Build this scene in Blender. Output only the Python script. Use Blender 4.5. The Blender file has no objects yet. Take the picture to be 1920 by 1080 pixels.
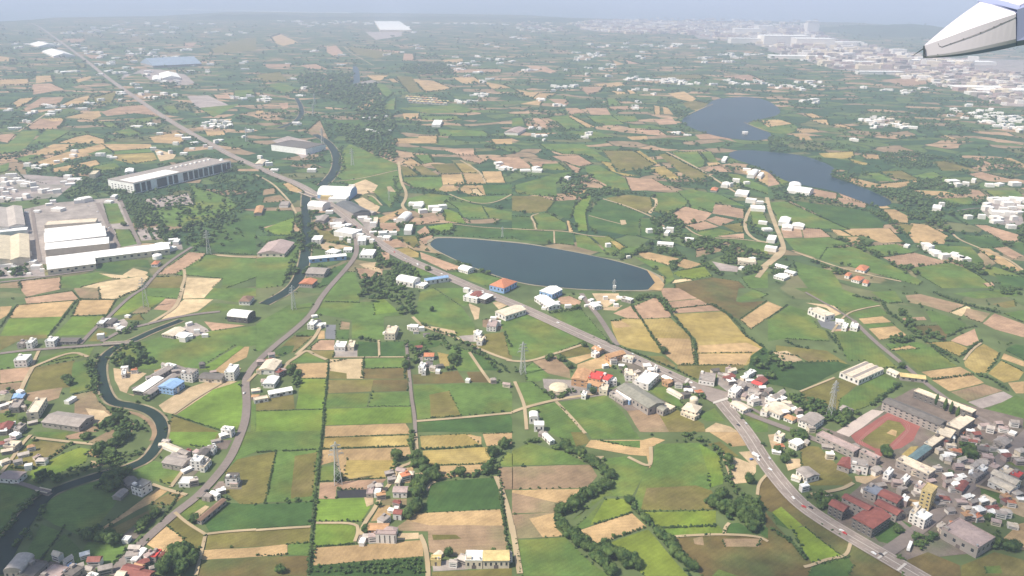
import bpy, math, random
import numpy as np
from mathutils import Vector
R = math.radians
random.seed(7); np.random.seed(7)
S = bpy.context.scene
COL = S.collection
# ------------------------------------------------------------------ camera
H = 450.0; FOC = 1507.0; PITCH = R(20.4); ROLL = R(0.6)
_f = Vector((0, math.cos(PITCH), -math.sin(PITCH)))
_r0 = Vector((1, 0, 0)); _u0 = _r0.cross(_f)
_r = math.cos(ROLL)*_r0 + math.sin(ROLL)*_u0
_u = math.cos(ROLL)*_u0 - math.sin(ROLL)*_r0
cam_d = bpy.data.cameras.new('camera'); cam = bpy.data.objects.new('camera', cam_d); COL.objects.link(cam)
from mathutils import Matrix
M = Matrix((( _r.x, _u.x, -_f.x, 0), (_r.y, _u.y, -_f.y, 0), (_r.z, _u.z, -_f.z, H), (0, 0, 0, 1)))
cam.matrix_world = M
cam_d.sensor_width = 36; cam_d.lens = 36*FOC/1920; cam_d.clip_start = 0.5; cam_d.clip_end = 120000
S.camera = cam
# ------------------------------------------------------------------ light
SUN_EL = 54.0
TRAVEL = Vector((0.86, 0.36, 0)).normalized()        # horizontal direction the sunlight travels
sd = Vector((TRAVEL.x*math.cos(R(SUN_EL)), TRAVEL.y*math.cos(R(SUN_EL)), -math.sin(R(SUN_EL))))
W = bpy.data.worlds.new('World'); S.world = W; W.use_nodes = True
nt = W.node_tree; nt.nodes.clear()
sky = nt.nodes.new('ShaderNodeTexSky'); sky.sky_type = 'NISHITA'; sky.sun_disc = False
sky.sun_elevation = R(SUN_EL); sky.sun_rotation = math.atan2(-TRAVEL.x, -TRAVEL.y)
sky.air_density = 1.2; sky.dust_density = 2.0; sky.ozone_density = 1.0; sky.altitude = 400
bg = nt.nodes.new('ShaderNodeBackground'); bg.inputs[1].default_value = 0.10
ow = nt.nodes.new('ShaderNodeOutputWorld')
nt.links.new(sky.outputs[0], bg.inputs[0]); nt.links.new(bg.outputs[0], ow.inputs[0])
sl = bpy.data.lights.new('sun', 'SUN'); sl.energy = 5.0; sl.angle = R(0.5); sl.color = (1.0, 0.905, 0.755)
so = bpy.data.objects.new('sun', sl); COL.objects.link(so)
so.rotation_euler = sd.to_track_quat('-Z', 'Y').to_euler(); so.location = (0, 0, 900)
S.view_settings.view_transform = 'Standard'; S.view_settings.look = 'None'
S.view_settings.gamma = 1; S.view_settings.exposure = 0.35
HAZE_D = 1.2e-4; HAZE_C = (0.65, 0.74, 0.955)

# ------------------------------------------------------------------ projection and tagging helpers
TILES = {c: ((i % 4)*480, (i//4)*270) for i, c in enumerate('abcdefghijklmnop')}
def tp(t, x, y):
    if t == '.': return (x, y)
    ox, oy = TILES[t]; return (ox+x/4.0, oy+y/4.0)
def un(px, py, z=0.0):
    d = _f*FOC + _r*(px-960) - _u*(py-540)
    if d.z > -4.0: d.z = -4.0
    t = (z-H)/d.z
    return Vector((d.x*t, d.y*t, z))
def pts(t, s): return [tp(t, *map(float, q.split(','))) for q in s.split()]
def proj(v):
    w = Vector(v)-Vector((0, 0, H)); z = w.dot(_f)
    return (960+FOC*w.dot(_r)/z, 540-FOC*w.dot(_u)/z, z)
def tag(o, label=None, cat=None, group=None, kind=None):
    if label: o['label'] = label
    if cat: o['category'] = cat
    if group: o['group'] = group
    if kind: o['kind'] = kind
    return o
def mesh(name, v, f, mats, parent=None, mi=None, smooth=False):
    me = bpy.data.meshes.new(name); me.from_pydata([tuple(p) for p in v], [], f)
    for m in (mats if isinstance(mats, (list, tuple)) else [mats]): me.materials.append(m)
    if mi is not None: me.polygons.foreach_set('material_index', mi)
    if smooth: me.polygons.foreach_set('use_smooth', [True]*len(me.polygons))
    me.update()
    o = bpy.data.objects.new(name, me); COL.objects.link(o)
    if parent: o.parent = parent
    return o
def empty(name, loc, rz=0):
    o = bpy.data.objects.new(name, None); COL.objects.link(o); o.location = loc; o.rotation_euler = (0, 0, rz)
    o.empty_display_size = 1; return o
class MB:
    def __init__(s): s.v = []; s.f = []; s.m = []
    def box(s, x0, x1, y0, y1, z0, z1, m=0, bottom=False):
        b = len(s.v); s.v += [(x0,y0,z0),(x1,y0,z0),(x1,y1,z0),(x0,y1,z0),(x0,y0,z1),(x1,y0,z1),(x1,y1,z1),(x0,y1,z1)]
        q = [(4,5,6,7),(0,1,5,4),(1,2,6,5),(2,3,7,6),(3,0,4,7),(3,2,1,0)]
        for a in q: s.f.append(tuple(b+i for i in a)); s.m.append(m)
    def bar(s, p, q, w, m=0, w2=None):
        p = Vector(p); q = Vector(q); d = (q-p).normalized(); w2 = w2 or w
        a = d.cross(Vector((0,0,1)))
        if a.length < 1e-3: a = Vector((1,0,0))
        a.normalize(); c = d.cross(a); b = len(s.v)
        for e, ww in ((p, w), (q, w2)):
            for i, j in ((-1,-1),(1,-1),(1,1),(-1,1)): s.v.append(tuple(e+a*i*ww/2+c*j*ww/2))
        for t in ((0,1,5,4),(1,2,6,5),(2,3,7,6),(3,0,4,7),(3,2,1,0),(4,5,6,7)): s.f.append(tuple(b+i for i in t)); s.m.append(m)
    def cyl(s, x, y, r, z0, z1, n=12, m=0, r2=None):
        b = len(s.v); r2 = r if r2 is None else r2
        for z, rr in ((z0, r), (z1, r2)):
            for i in range(n): s.v.append((x+rr*math.cos(6.2832*i/n), y+rr*math.sin(6.2832*i/n), z))
        for i in range(n): s.f.append((b+i, b+(i+1)%n, b+n+(i+1)%n, b+n+i)); s.m.append(m)
        s.f.append(tuple(b+n+i for i in range(n))); s.m.append(m)
    def poly(s, p, m=0):
        b = len(s.v); s.v += [tuple(q) for q in p]; s.f.append(tuple(range(b, b+len(p)))); s.m.append(m)
    def build(s, name, mats, parent=None): return mesh(name, s.v, s.f, mats, parent, s.m)

# ------------------------------------------------------------------ materials
MATS = {}
def mat(name, col, rough=0.9, noise=None, kind='noise', amt=0.25, spec=0.2, metal=0.0, col2=None, rows=None):
    if name in MATS: return MATS[name]
    m = bpy.data.materials.new(name); m.use_nodes = True; n = m.node_tree; b = n.nodes['Principled BSDF']
    b.inputs['Roughness'].default_value = rough; b.inputs['Specular IOR Level'].default_value = spec
    b.inputs['Metallic'].default_value = metal
    c = (*col, 1)
    if noise:
        tc = n.nodes.new('ShaderNodeNewGeometry')
        acc = None
        for k, (sc, a) in enumerate(noise):
            t = n.nodes.new('ShaderNodeTexNoise'); t.inputs['Scale'].default_value = sc; t.inputs['Detail'].default_value = 4
            n.links.new(tc.outputs['Position'], t.inputs['Vector'])
            r = n.nodes.new('ShaderNodeMapRange'); r.inputs[1].default_value = 0.3; r.inputs[2].default_value = 0.7
            r.inputs[3].default_value = 1-a; r.inputs[4].default_value = 1+a
            n.links.new(t.outputs['Fac'], r.inputs[0])
            if acc is None: acc = r.outputs[0]
            else:
                mu = n.nodes.new('ShaderNodeMath'); mu.operation = 'MULTIPLY'; n.links.new(acc, mu.inputs[0]); n.links.new(r.outputs[0], mu.inputs[1]); acc = mu.outputs[0]
        if rows:
            mp = n.nodes.new('ShaderNodeMapping'); mp.inputs['Rotation'].default_value = (0, 0, rows[0])
            wv = n.nodes.new('ShaderNodeTexWave'); wv.inputs['Scale'].default_value = .075; wv.inputs['Distortion'].default_value = 1.2; wv.inputs['Detail Scale'].default_value = .3
            n.links.new(tc.outputs['Position'], mp.inputs[0]); n.links.new(mp.outputs[0], wv.inputs[0])
            r = n.nodes.new('ShaderNodeMapRange'); r.inputs[3].default_value = 1-rows[1]; r.inputs[4].default_value = 1+rows[1]; n.links.new(wv.outputs['Fac'], r.inputs[0])
            mu = n.nodes.new('ShaderNodeMath'); mu.operation = 'MULTIPLY'; n.links.new(acc, mu.inputs[0]); n.links.new(r.outputs[0], mu.inputs[1]); acc = mu.outputs[0]
        base = None
        if col2:
            t = n.nodes.new('ShaderNodeTexNoise'); t.inputs['Scale'].default_value = noise[0][0]*0.6; t.inputs['Detail'].default_value = 3
            n.links.new(tc.outputs['Position'], t.inputs['Vector'])
            r = n.nodes.new('ShaderNodeMapRange'); r.inputs[1].default_value = 0.48; r.inputs[2].default_value = 0.66
            n.links.new(t.outputs['Fac'], r.inputs[0])
            mx = n.nodes.new('ShaderNodeMix'); mx.data_type = 'RGBA'; mx.inputs[6].default_value = c; mx.inputs[7].default_value = (*col2, 1)
            n.links.new(r.outputs[0], mx.inputs[0]); base = mx.outputs[2]
        vm = n.nodes.new('ShaderNodeVectorMath'); vm.operation = 'SCALE'
        if base: n.links.new(base, vm.inputs[0])
        else: vm.inputs[0].default_value = col
        n.links.new(acc, vm.inputs['Scale']); n.links.new(vm.outputs[0], b.inputs['Base Color'])
    else: b.inputs['Base Color'].default_value = c
    MATS[name] = m; return m

FIELDS = """
a t 100,770 150,740 270,730 200,780 130,810
a r 170,820 310,730 480,730 440,780 300,800 190,830
a t 430,800 560,740 690,710 650,770
a t 490,880 620,850 740,830 760,870 680,905 600,890
a r 760,840 900,800 1100,785 1210,870 1000,850 800,870
a r 180,970 300,890 490,900 440,965
a t 310,890 460,885 490,900 400,910
a g 60,1080 160,985 300,980 220,1080
a g 230,1080 350,970 520,990 400,1060
a t 440,1070 560,1030 660,1010 790,1050 780,1080
a r 0,1010 90,1000 120,1010 60,1070 0,1060
a g 700,905 850,920 900,960 820,960
a g 940,900 1200,870 1100,920 980,920
a g 840,990 980,960 1070,1010 960,1025
a o 700,730 860,690 880,690 840,770 720,780
a r 0,640 380,625 480,670 250,710 240,640
a t 0,600 220,590 210,625 0,635
a t 270,570 390,565 400,610 270,625
a t 560,600 680,570 680,590 580,620
a o 560,470 640,475 640,510 600,510
a r 470,290 640,290 600,320 540,320
a W 930,560 1050,550 1130,600 1400,640 1460,620 1390,560 1200,520 1060,520 900,600
a r 1590,710 1720,710 1740,740 1620,740
a W 1400,720 1560,715 1720,790 1480,810
a g 1200,800 1300,790 1350,850 1260,850
a g 1490,810 1800,780 1600,880
a g 1750,680 1900,670 1920,720 1760,730
a o 1800,300 1920,280 1920,380 1600,400 1570,370
a r 1380,320 1480,320 1440,350 1380,345
a t 1540,985 1680,985 1690,1010 1560,1020
a t 1120,1030 1340,990 1400,1050 1350,1080 1160,1070
a s 1600,900 1740,890 1720,910
a r 640,410 800,415 760,440 680,440
a t 0,420 70,430 70,460 0,460
b t 110,280 180,255 320,320 200,345 140,320
b r 530,350 600,340 655,400 580,420 530,390
b r 1110,400 1190,405 1190,455 1100,455
b t 830,565 990,565 930,605 880,600
b t 990,590 1040,590 1070,620 1030,620
b t 1170,590 1340,610 1470,665 1270,695 1200,620
b t 1470,580 1640,580 1700,620 1560,630
b t 1700,610 1860,640 1920,660 1760,670
b r 330,490 450,480 540,520 400,515
b r 50,480 260,480 260,500 90,510
b o 0,560 180,540 240,610 60,620
b g 80,640 180,620 340,670 220,700
b o 1050,570 1170,575 1240,690 1150,700 1080,620
b g 880,620 960,630 1030,700 980,740 900,660
b t 740,830 770,790 850,770 860,740 885,750 870,790 780,830
b r 170,775 240,770 240,815 200,820
b t 0,830 60,830 40,860 0,855
b t 1100,850 1225,850 1220,890 1110,890
b g 1230,870 1500,870 1550,900 1240,900
b t 1035,1040 1215,1035 1220,1020 1360,1020 1360,1075 1040,1075
b g 880,820 1050,730 1040,820
b g 1060,810 1500,790 1700,840 1300,850
b b 370,990 480,900 550,1060 480,1040
b W 820,240 1100,235 1090,270 900,300
b o 680,350 1100,390 900,440 740,400
b r 810,365 1100,385 1080,400
b t 1400,450 1550,440 1550,470 1420,470
b r 1370,520 1840,520 1840,540 1300,550
b t 1760,1045 1920,1040 1920,1080 1780,1080
b d 560,900 900,900 960,1000 700,1040 600,990
b g 1360,970 1700,980 1760,1020 1370,1020
c r 110,495 250,500 340,540 290,550 140,515
c t 740,445 840,480 770,495
c r 840,445 960,480 860,480
c t 0,660 130,690 230,690 150,730 90,720
c t 150,740 200,700 340,700 240,740
c t 60,780 240,740 210,790
c r 270,740 400,745 425,770 410,790 330,775
c r 400,810 490,810 560,850 480,850 430,870
c r 550,810 710,810 740,860 590,860
c r 720,800 870,795 890,825 740,825
c g 710,740 780,740 820,790 720,790
c r 500,650 690,650 660,690 570,710
c t 570,640 800,615 850,640 740,655
c t 730,680 840,690 870,700 780,710
c t 850,670 910,680 930,700 880,705
c t 1170,700 1290,685 1380,740 1350,765 1240,740
c o 1280,770 1370,755 1490,780 1400,840 1310,810
c t 1060,790 1110,800 1110,860 1070,860
c t 1130,800 1170,810 1210,860 1140,855
c r 1060,900 1200,880 1240,930 1100,935
c g 560,870 740,865 840,930 700,940 620,920
c g 750,870 920,870 950,910 820,920
c t 430,860 620,950 560,960 430,880
c g 260,880 420,870 560,950 400,970 330,910
c r 145,885 200,885 300,945 230,960
c r 930,975 1100,975 1160,1015 1010,1010
c g 870,935 1080,945 1200,970 880,960
c t 855,1025 1010,1020 1020,1045 900,1050
c r 1370,1010 1530,1000 1690,1065 1560,1040 1410,1045
c r 1150,985 1270,985 1300,1000 1200,1010
c g 390,980 640,990 780,1030 600,1040
c g 0,890 80,880 100,940 0,950
c U 500,220 620,150 1100,150 1600,170 1920,180 1920,360 1700,310 1400,290 1340,250 700,240
c r 1520,570 1780,560 1900,610 1720,600
c o 1080,570 1400,560 1470,590 1200,600
d U 0,200 200,180 700,350 1200,430 1920,450 1920,800 1750,780 1500,640 1200,600 900,560 500,520 300,460 0,380
d r 850,600 1010,585 1180,590 1200,630 1060,645 960,630
d t 0,905 110,900 190,935 20,955
d t 270,855 330,850 410,885 320,885
d t 310,900 440,895 460,940
d t 190,970 330,965 390,985 250,1000
d t 480,940 560,935 690,980 560,960
d t 170,1000 300,1010 330,1050 240,1050
d t 1290,1010 1340,1015 1440,1050 1360,1045
d W 1700,760 1920,750 1920,800 1760,795
e g 0,0 220,0 150,60 0,80
e t 240,70 400,0 560,0 470,60 300,85
e g 110,110 230,80 330,85 180,140
e g 0,160 70,140 60,200 0,220
e t 230,150 470,70 760,0 800,20 760,70 560,110 400,160
e g 650,75 800,30 850,60 700,85
e t 390,185 720,120 750,150 560,200 400,210
e g 530,200 860,140 900,170 750,230 680,190
e b 120,190 190,190 210,270 350,300 180,260
e t 760,0 1130,0 1140,30 840,50
e g 845,55 1135,35 1140,60 860,75
e y 850,80 1150,65 1180,120 1000,150 870,120
e s 1150,30 1320,80 1300,110 1200,130
e U 0,230 100,220 600,260 430,400 0,440
e w 180,490 370,445 880,400 1060,760 890,780 330,900 230,880
e g 775,445 880,445 940,590 820,600
e g 860,640 970,640 1030,750 900,775
e W 1050,420 1410,370 1460,450 1160,475
e W 1020,640 1100,630 1140,720 1060,725
e W 1125,630 1180,625 1220,710 1170,720
e g 1070,540 1180,480 1460,460 1420,300 1700,400 1790,460 1700,520 1500,600 1300,620 1100,590
e d 1420,740 1640,620 1850,520 1920,550 1920,830 1640,820 1540,740 1440,770
e r 1180,980 1420,810 1540,820 1500,880 1310,975
e g 1310,980 1550,830 1920,860 1920,1000 1700,1080 1660,1080 1670,1010 1400,985
e o 1150,1000 1370,990 1360,1080 1100,1080
e p 1390,1000 1670,1010 1590,1080 1385,1080
e g 460,1000 740,960 860,1000 590,1080 450,1080
e d 740,900 900,870 1110,870 1130,930 1000,920 880,970 720,950
e p 605,1075 740,1040 1100,985 1120,1000 1060,1080 880,1160 750,1165 720,1080
e p 740,970 950,985 960,1000 900,1015 830,1000
e p 920,980 1000,930 1110,960 1100,985 980,1000
e r 150,1030 450,1000 460,1080 160,1080
e b 0,1050 140,1030 150,1080 0,1080
e U 0,900 300,880 340,990 0,1010
e w 1270,760 1360,740 1370,790 1290,800
f d 0,500 280,500 290,550 150,600 0,640
f G 50,640 200,580 290,550 270,680 150,680
f d 0,690 280,690 60,740
f g 0,860 200,830 280,740 340,760 330,850 250,950 200,1060 80,1080 0,1080
f g 640,70 700,0 1060,150 1060,190 780,260 640,270 600,250
f g 600,280 780,262 1060,195 1100,330 1010,480 850,330 680,300
f s 680,320 820,265 915,310 890,350 800,380 700,350
f s 980,320 1010,315 1050,360 990,355
f s 735,420 800,400 930,470 900,520 830,530 760,440
f g 840,400 870,385 940,460 890,455
f t 200,300 240,290 340,345 370,380 250,350
f b 60,340 140,330 150,370 50,385
f b 60,400 180,380 240,430 50,440
f t 910,560 1100,480 1130,500 1040,540 960,590 920,585
f r 930,590 1060,590 1080,650 1000,670 930,640
f r 945,725 1070,710 1130,770 1000,780
f o 1050,690 1200,690 1230,760 1180,780
f y 1040,790 1140,775 1225,820 1220,850 1160,850
f r 930,800 1000,820 1000,870 970,880
f r 1230,810 1530,920 1540,940 1430,950 1240,860
f r 1220,560 1340,535 1380,580 1270,600
f r 1205,660 1270,615 1310,665 1250,695
f r 1220,710 1320,680 1340,720 1270,760
f G 1290,620 1470,590 1480,620 1440,665 1340,660
f g 1130,410 1300,370 1480,390 1370,480 1220,520 1130,460
f t 1100,140 1160,105 1240,155 1140,165
f o 1080,160 1140,170 1220,235 1110,245
f o 1170,165 1250,160 1370,235 1240,235
f g 1110,250 1390,245 1400,340 1380,360 1190,330 1110,280
f t 1390,230 1540,225 1565,300 1400,305
f t 1550,222 1680,220 1725,295 1580,300
f t 1370,340 1400,315 1530,320 1500,350 1420,360
f t 1520,350 1560,310 1700,310 1725,385 1640,390
f p 1610,340 1660,335 1690,370 1720,385 1640,390
f o 1310,150 1480,145 1540,215 1390,220
f y 1490,145 1600,145 1680,215 1550,218
f r 1530,90 1640,85 1720,130 1680,150 1560,120
f r 1720,100 1920,95 1920,195 1830,190 1800,130
f t 1690,205 1840,205 1870,290 1730,290
f r 1390,40 1640,40 1640,85 1520,80
f g 1180,80 1300,80 1330,135 1260,150
f d 1700,310 1920,300 1920,380 1720,380
f g 1480,400 1720,390 1910,390 1700,450 1560,430
f g 1430,430 1560,440 1690,460 1740,560 1560,550 1520,490
f g 1700,470 1920,510 1920,570 1750,555
f G 1400,470 1520,520 1580,600 1420,575
f d 1500,610 1920,640 1920,710 1480,690
f g 1430,960 1700,970 1900,1030 1800,1080 1700,1060
f g 1100,880 1280,930 1400,970 1150,1000 1180,940
f g 640,960 740,960 780,1080 560,1080
f r 745,930 950,940 945,990 780,1010
f s 770,900 900,885 950,970 820,930
f s 450,770 520,735 720,770 540,800
f o 420,640 540,650 700,750 500,730
f d 540,950 720,870 700,920 560,1050 460,1080
f w 440,540 520,530 560,590 540,610 460,570
f w 570,560 650,555 760,620 640,620 580,600
f w 740,540 850,540 910,640 850,660
f W 120,-25 330,90 340,110 500,50 480,0 240,-60
g r 300,90 500,85 610,150 520,170 380,130
g r 385,135 520,185 500,215 470,215
g r 0,100 50,95 160,180 0,185
g r 125,135 330,130 350,145 230,150 220,180 160,175
g g 235,150 350,145 420,195 300,195 225,180
g g 210,0 540,0 740,130 650,130 600,100 540,80 380,75 260,40
g o 680,50 900,50 1090,150 1010,180 800,210 740,130
g y 920,55 960,50 1100,150 1060,150
g y 665,130 740,140 780,210 960,240 850,240 740,200
g y 1035,180 1140,165 1250,250 1230,270 1130,250
g g 550,170 650,160 850,260 885,340 730,350 560,220
g r 850,250 1060,265 1200,345 890,350
g r 585,255 620,260 715,310 690,315 610,280
g r 465,280 530,280 530,300 490,305
g t 405,345 560,340 540,380 410,385
g r 340,385 460,400 470,415 380,415
g g 20,310 300,230 470,200 330,300 340,400 30,370
g o 0,390 200,390 320,430 270,500 150,520 0,500
g d 260,505 320,430 480,420 440,560 340,540
g G 445,490 540,400 590,380 590,440 550,520 570,650 500,660 480,590
g d 570,530 640,430 680,410 1000,530 950,580 940,690 840,680 610,640 575,600
g o 700,405 870,380 1040,400 1060,500 1020,520 860,470
g g 1060,370 1240,360 1320,430 1300,470 1150,530 1060,500 1090,440
g s 1040,400 1090,410 1095,450 1045,520 1010,520 1070,460 1070,420
g s 810,570 850,570 860,600 820,608
g g 150,530 260,515 400,590 410,640 185,640 180,590
g d 0,540 140,550 160,640 0,635
g d 0,645 310,655 315,740 60,720 0,700
g d 320,655 450,660 470,760 320,745
g t 410,575 430,575 460,665 430,665
g g 470,680 560,685 640,750 700,815 600,800 490,770
g g 590,690 720,690 860,780 720,820 640,730
g y 730,730 780,730 860,775 800,795
g g 860,770 960,770 920,830 780,820
g t 940,820 1020,810 1260,860 1180,910 1000,860
g t 1230,910 1290,860 1420,900 1320,940
g L 1200,970 1250,950 1440,920 1500,990 1310,1020
g p 1220,1020 1300,1010 1360,1020 1200,1045
g t 1060,1030 1100,980 1150,1000 1140,1050
g g 900,840 1080,880 1180,920 1220,1010 1150,1060 1150,990 1080,940
g d 960,560 1080,560 1140,620 1100,690 960,690
g r 1205,520 1290,470 1400,480 1500,520 1440,580 1300,600 1240,570
g r 1300,610 1450,580 1550,620 1390,650
g r 1450,570 1530,540 1670,570 1560,615
g r 1530,450 1740,490 1740,560 1500,520
g g 1240,350 1350,340 1560,380 1760,470 1530,440 1490,515 1340,480 1310,420
g g 1390,660 1550,630 1670,665 1500,705 1420,695
g r 1540,690 1740,670 1740,710 1580,700
g g 1560,715 1760,720 1920,740 1920,830 1750,780
g g 1780,490 1880,500 1920,600 1920,640 1810,620
g o 1580,610 1720,590 1740,660 1680,660
g g 1200,65 1390,55 1450,130 1440,170 1380,180
g g 1410,60 1490,55 1550,140 1470,130
g r 1440,205 1480,170 1560,160 1630,210
g t 1460,140 1550,138 1570,155 1480,165
g o 1100,80 1150,70 1480,240 1400,280 1300,240
g g 1600,220 1700,230 1920,330 1920,380 1680,300
g t 1640,165 1720,190 1920,200 1920,310 1820,260
g b 1380,780 1500,755 1580,800 1380,850
g W 1500,880 1700,920 1690,960 1560,950
g k 1220,1050 1500,1000 1700,1030 1750,1080 1220,1080
g g 1720,1000 1920,950 1920,1080 1780,1080
h r 0,215 30,230 90,300 0,320
h g 30,205 110,220 200,290 100,300
h r 310,330 520,370 510,430 350,390
h r 530,360 760,430 740,450 540,390
h r 525,400 740,450 730,480 530,440
h t 760,430 850,440 920,480 850,485
h d 150,420 480,460 680,490 830,560 870,600 860,630 600,635
h g 0,440 130,430 600,640 100,625 60,540
h r 95,630 245,630 260,700 120,705
h r 255,630 400,640 470,695 270,705
h t 470,640 540,645 630,690 530,690
h t 570,645 910,635 1015,735 850,740 720,690 640,690
h t 540,700 670,695 720,725 630,750
h g 125,710 460,700 620,755 500,770 380,860 200,800
h g 390,860 440,780 640,770 850,870 1160,1030 1130,1060 800,970
h t 850,490 950,490 1060,545 1050,590 940,585
h t 1070,595 1190,605 1350,690 1320,750 1100,740 1060,690
h o 960,590 1090,610 1050,680
h g 700,770 960,750 1090,810 850,840
h r 860,850 1100,815 1360,890 1020,930
h g 1050,935 1360,890 1480,930 1600,1000 1700,1080 1300,1080
h g 1190,755 1520,770 1620,880 1550,920 1400,860
h d 1450,680 1700,700 1770,760 1700,780 1560,780
h r 1550,605 1640,610 1880,680 1880,730 1780,735 1640,660
h t 1570,780 1660,785 1910,950 1880,975 1720,900
h r 1690,780 1790,770 1920,840 1840,865
h d 1800,745 1920,740 1920,820
h g 1560,950 1700,920 1900,990 1720,1000
h d 1700,980 1920,1000 1920,1080 1760,1080
h r 1610,1045 1680,1035 1700,1060 1640,1070
h y 380,70 640,55 650,100 560,110 420,100
h y 600,110 760,145 720,160 640,140
h t 700,85 830,80 840,115 740,110
h g 710,215 830,215 960,280 830,280
h o 840,205 1000,200 1120,260 1100,290 950,260
h t 510,230 560,235 830,300 1110,275 1120,290 980,330 800,330 700,320 590,270
h g 1070,240 1240,210 1450,300 1300,280
h o 1240,130 1330,130 1590,200 1300,200
h r 1500,225 1600,210 1820,265 1600,265
h r 1530,105 1580,110 1820,200 1700,180
h t 1760,105 1820,105 1920,150 1920,180
h g 1620,350 1860,345 1920,390 1700,410
h g 1290,410 1510,400 1590,450 1380,460
h t 1080,345 1330,355 1420,380 1170,385
h r 1480,335 1590,350 1640,390 1560,395
h g 190,880 480,950 560,1080 300,1080 220,980
h t 1060,90 1120,120 1080,150 1040,130
h U 1650,430 1900,430 1920,620 1700,600 1600,500
i t 0,140 90,135 60,200 0,235
i t 130,130 555,95 460,215 70,225
i G 70,230 465,215 355,365 300,360 0,355
i o 0,360 350,350 350,375 130,400 0,470
i r 185,75 540,25 590,85 200,118
i r 160,0 450,-10 450,10 200,65 160,20
i b 560,0 740,0 750,90 605,80 555,10
i t 600,90 870,90 810,195 540,210
i G 545,212 780,210 650,350 400,360
i g 1105,0 1360,0 1335,78 1110,60
i G 1100,60 1250,70 1130,150 1080,130 960,190 850,210 880,150 950,90 1040,25 1090,0
i r 1240,80 1330,85 1330,130 1270,170 1150,160
i p 1380,85 1600,85 1480,175 1200,245
i p 1385,0 1600,0 1530,75 1370,80
i g 1540,75 1600,0 1760,0 1640,85
i g 1640,85 1760,0 1920,0 1920,60 1800,110
i g 1500,180 1600,110 1830,130 1790,150 1550,200
i o 915,235 1050,195 1080,240 940,240
i b 980,195 1060,135 1140,150 1100,190
i w 730,290 930,230 960,260 950,290 870,310
i o 660,400 740,310 810,340 740,400
i g 870,480 1000,420 1290,345 1500,330 1700,310 1920,280 1920,430 1830,440 1760,430 1490,605 960,610 870,590
i G 1495,610 1790,430 1830,440 1600,620
i t 1600,625 1835,440 1870,440 1850,520 1740,570 1680,640
i r 1530,250 1720,270 1840,280 1590,320
i w 1380,290 1470,260 1580,320 1430,380 1250,340
i g 300,520 540,460 710,440 670,510 270,585
i g 0,490 160,480 210,500 120,590 90,600 0,615
i r 0,615 245,590 210,690 0,715
i o 245,600 560,540 550,740 190,780
i g 550,560 660,535 710,640 720,740 580,780 520,790
i b 0,720 200,700 150,790 0,800
i b 200,785 470,745 440,825 300,870 200,840
i b 0,870 80,860 90,930 0,940
i g 0,945 140,930 120,990 0,1000
i b 560,800 700,770 740,850 880,980 800,1000 720,1080 560,1080
i s 640,900 780,920 860,980 700,1020
i b 820,1080 930,970 1010,1010 990,1080
i s 850,600 1000,620 1100,640 970,740 950,790 1010,800 1000,810 900,770 860,690
i w 980,750 1220,660 1280,560 1400,600 1320,690 1100,800
i s 1190,880 1380,760 1560,700 1780,700 1560,790 1320,950 1230,930
i G 1330,950 1600,760 1800,700 1830,900 1800,1020 1770,1070 1620,1060
i o 1240,1080 1290,960 1600,1060 1640,1080 1640,1195 1560,1195 1380,1180 1220,1150
i g 1880,1080 1890,870 1920,870 1920,1080
j g 0,270 240,130 430,110 370,210 260,300 160,360 60,460 0,480
j g 500,110 870,105 1060,185 1110,205 960,215 960,370 900,385 770,375 720,380 720,240 500,200 450,190
j G 880,100 960,80 1040,150 1065,180 890,200
j g 520,0 790,0 770,110 500,100
j o 290,355 440,360 400,380 290,480 120,520 230,400
j d 115,490 210,435 290,430 270,480 200,515
j d 300,340 430,300 450,340 400,365 300,365
j r 415,440 480,390 590,390 585,465 410,465
j o 400,470 585,470 583,530 520,535 430,500
j A 525,275 600,275 595,385 520,380
j b 640,250 705,260 700,310 625,310
j d 600,320 700,310 690,385 605,380
j t 475,320 515,320 515,380 460,385
j g 250,560 380,460 520,550
j t 240,565 300,570 535,560 540,670 350,675 270,625 230,610
j p 550,535 805,530 800,680 680,680 550,655
j o 550,620 680,640 680,680 545,680
j d 765,400 920,410 920,520 765,520
j d 935,405 1120,400 1115,515 930,518
j g 810,530 1130,515 1140,590 1110,600 810,600
j k 805,605 1110,600 1110,680 805,680
j o 1115,600 1140,600 1145,680 1115,680
j o 540,690 885,685 860,775 540,790
j k 880,688 1145,685 1140,770 860,778
j g 530,795 850,790 830,890 520,900
j g 870,785 1150,780 1155,885 845,890
j G 515,905 1160,890 1170,1010 510,1030
j t 520,1035 1120,1015 1150,1060 1150,1092 515,1118
j G 340,680 530,680 505,905 300,905
j o 0,830 280,800 290,910 0,920
j G 0,925 500,910 490,1080 0,1080
j w 590,465 760,460 760,515 585,515
j g 1230,30 1330,0 1540,140 1640,270 1640,350 1500,360 1500,330 1230,250 1180,210 1210,130
j g 1345,0 1570,0 1600,120 1560,140
j s 1240,285 1330,290 1490,320 1500,345 1380,330
j d 1140,400 1300,380 1420,410 1350,440 1180,470
j g 1460,430 1600,470 1700,620 1520,620 1440,540
j d 1600,480 1790,540 1820,620 1700,615
j y 1360,480 1450,500 1450,590 1390,600
j w 1200,470 1255,460 1255,545 1190,540
j k 1175,650 1510,620 1570,710 1180,720
j k 1580,630 1710,625 1760,710 1610,705
j g 1180,730 1560,715 1850,710 1920,790 1920,925 1210,985
j o 1300,800 1450,770 1540,960 1310,975
j d 1205,1000 1900,945 1920,980 1920,1080 1205,1080
j o 1715,345 1860,330 1920,450 1920,535 1780,500 1600,420 1700,410
j w 1520,360 1640,350 1660,405 1560,400
j s 1590,110 1680,150 1670,230 1640,240
j s 1775,110 1830,95 1910,120 1820,160
j b 1700,240 1870,210 1880,290 1800,320 1700,290
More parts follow.
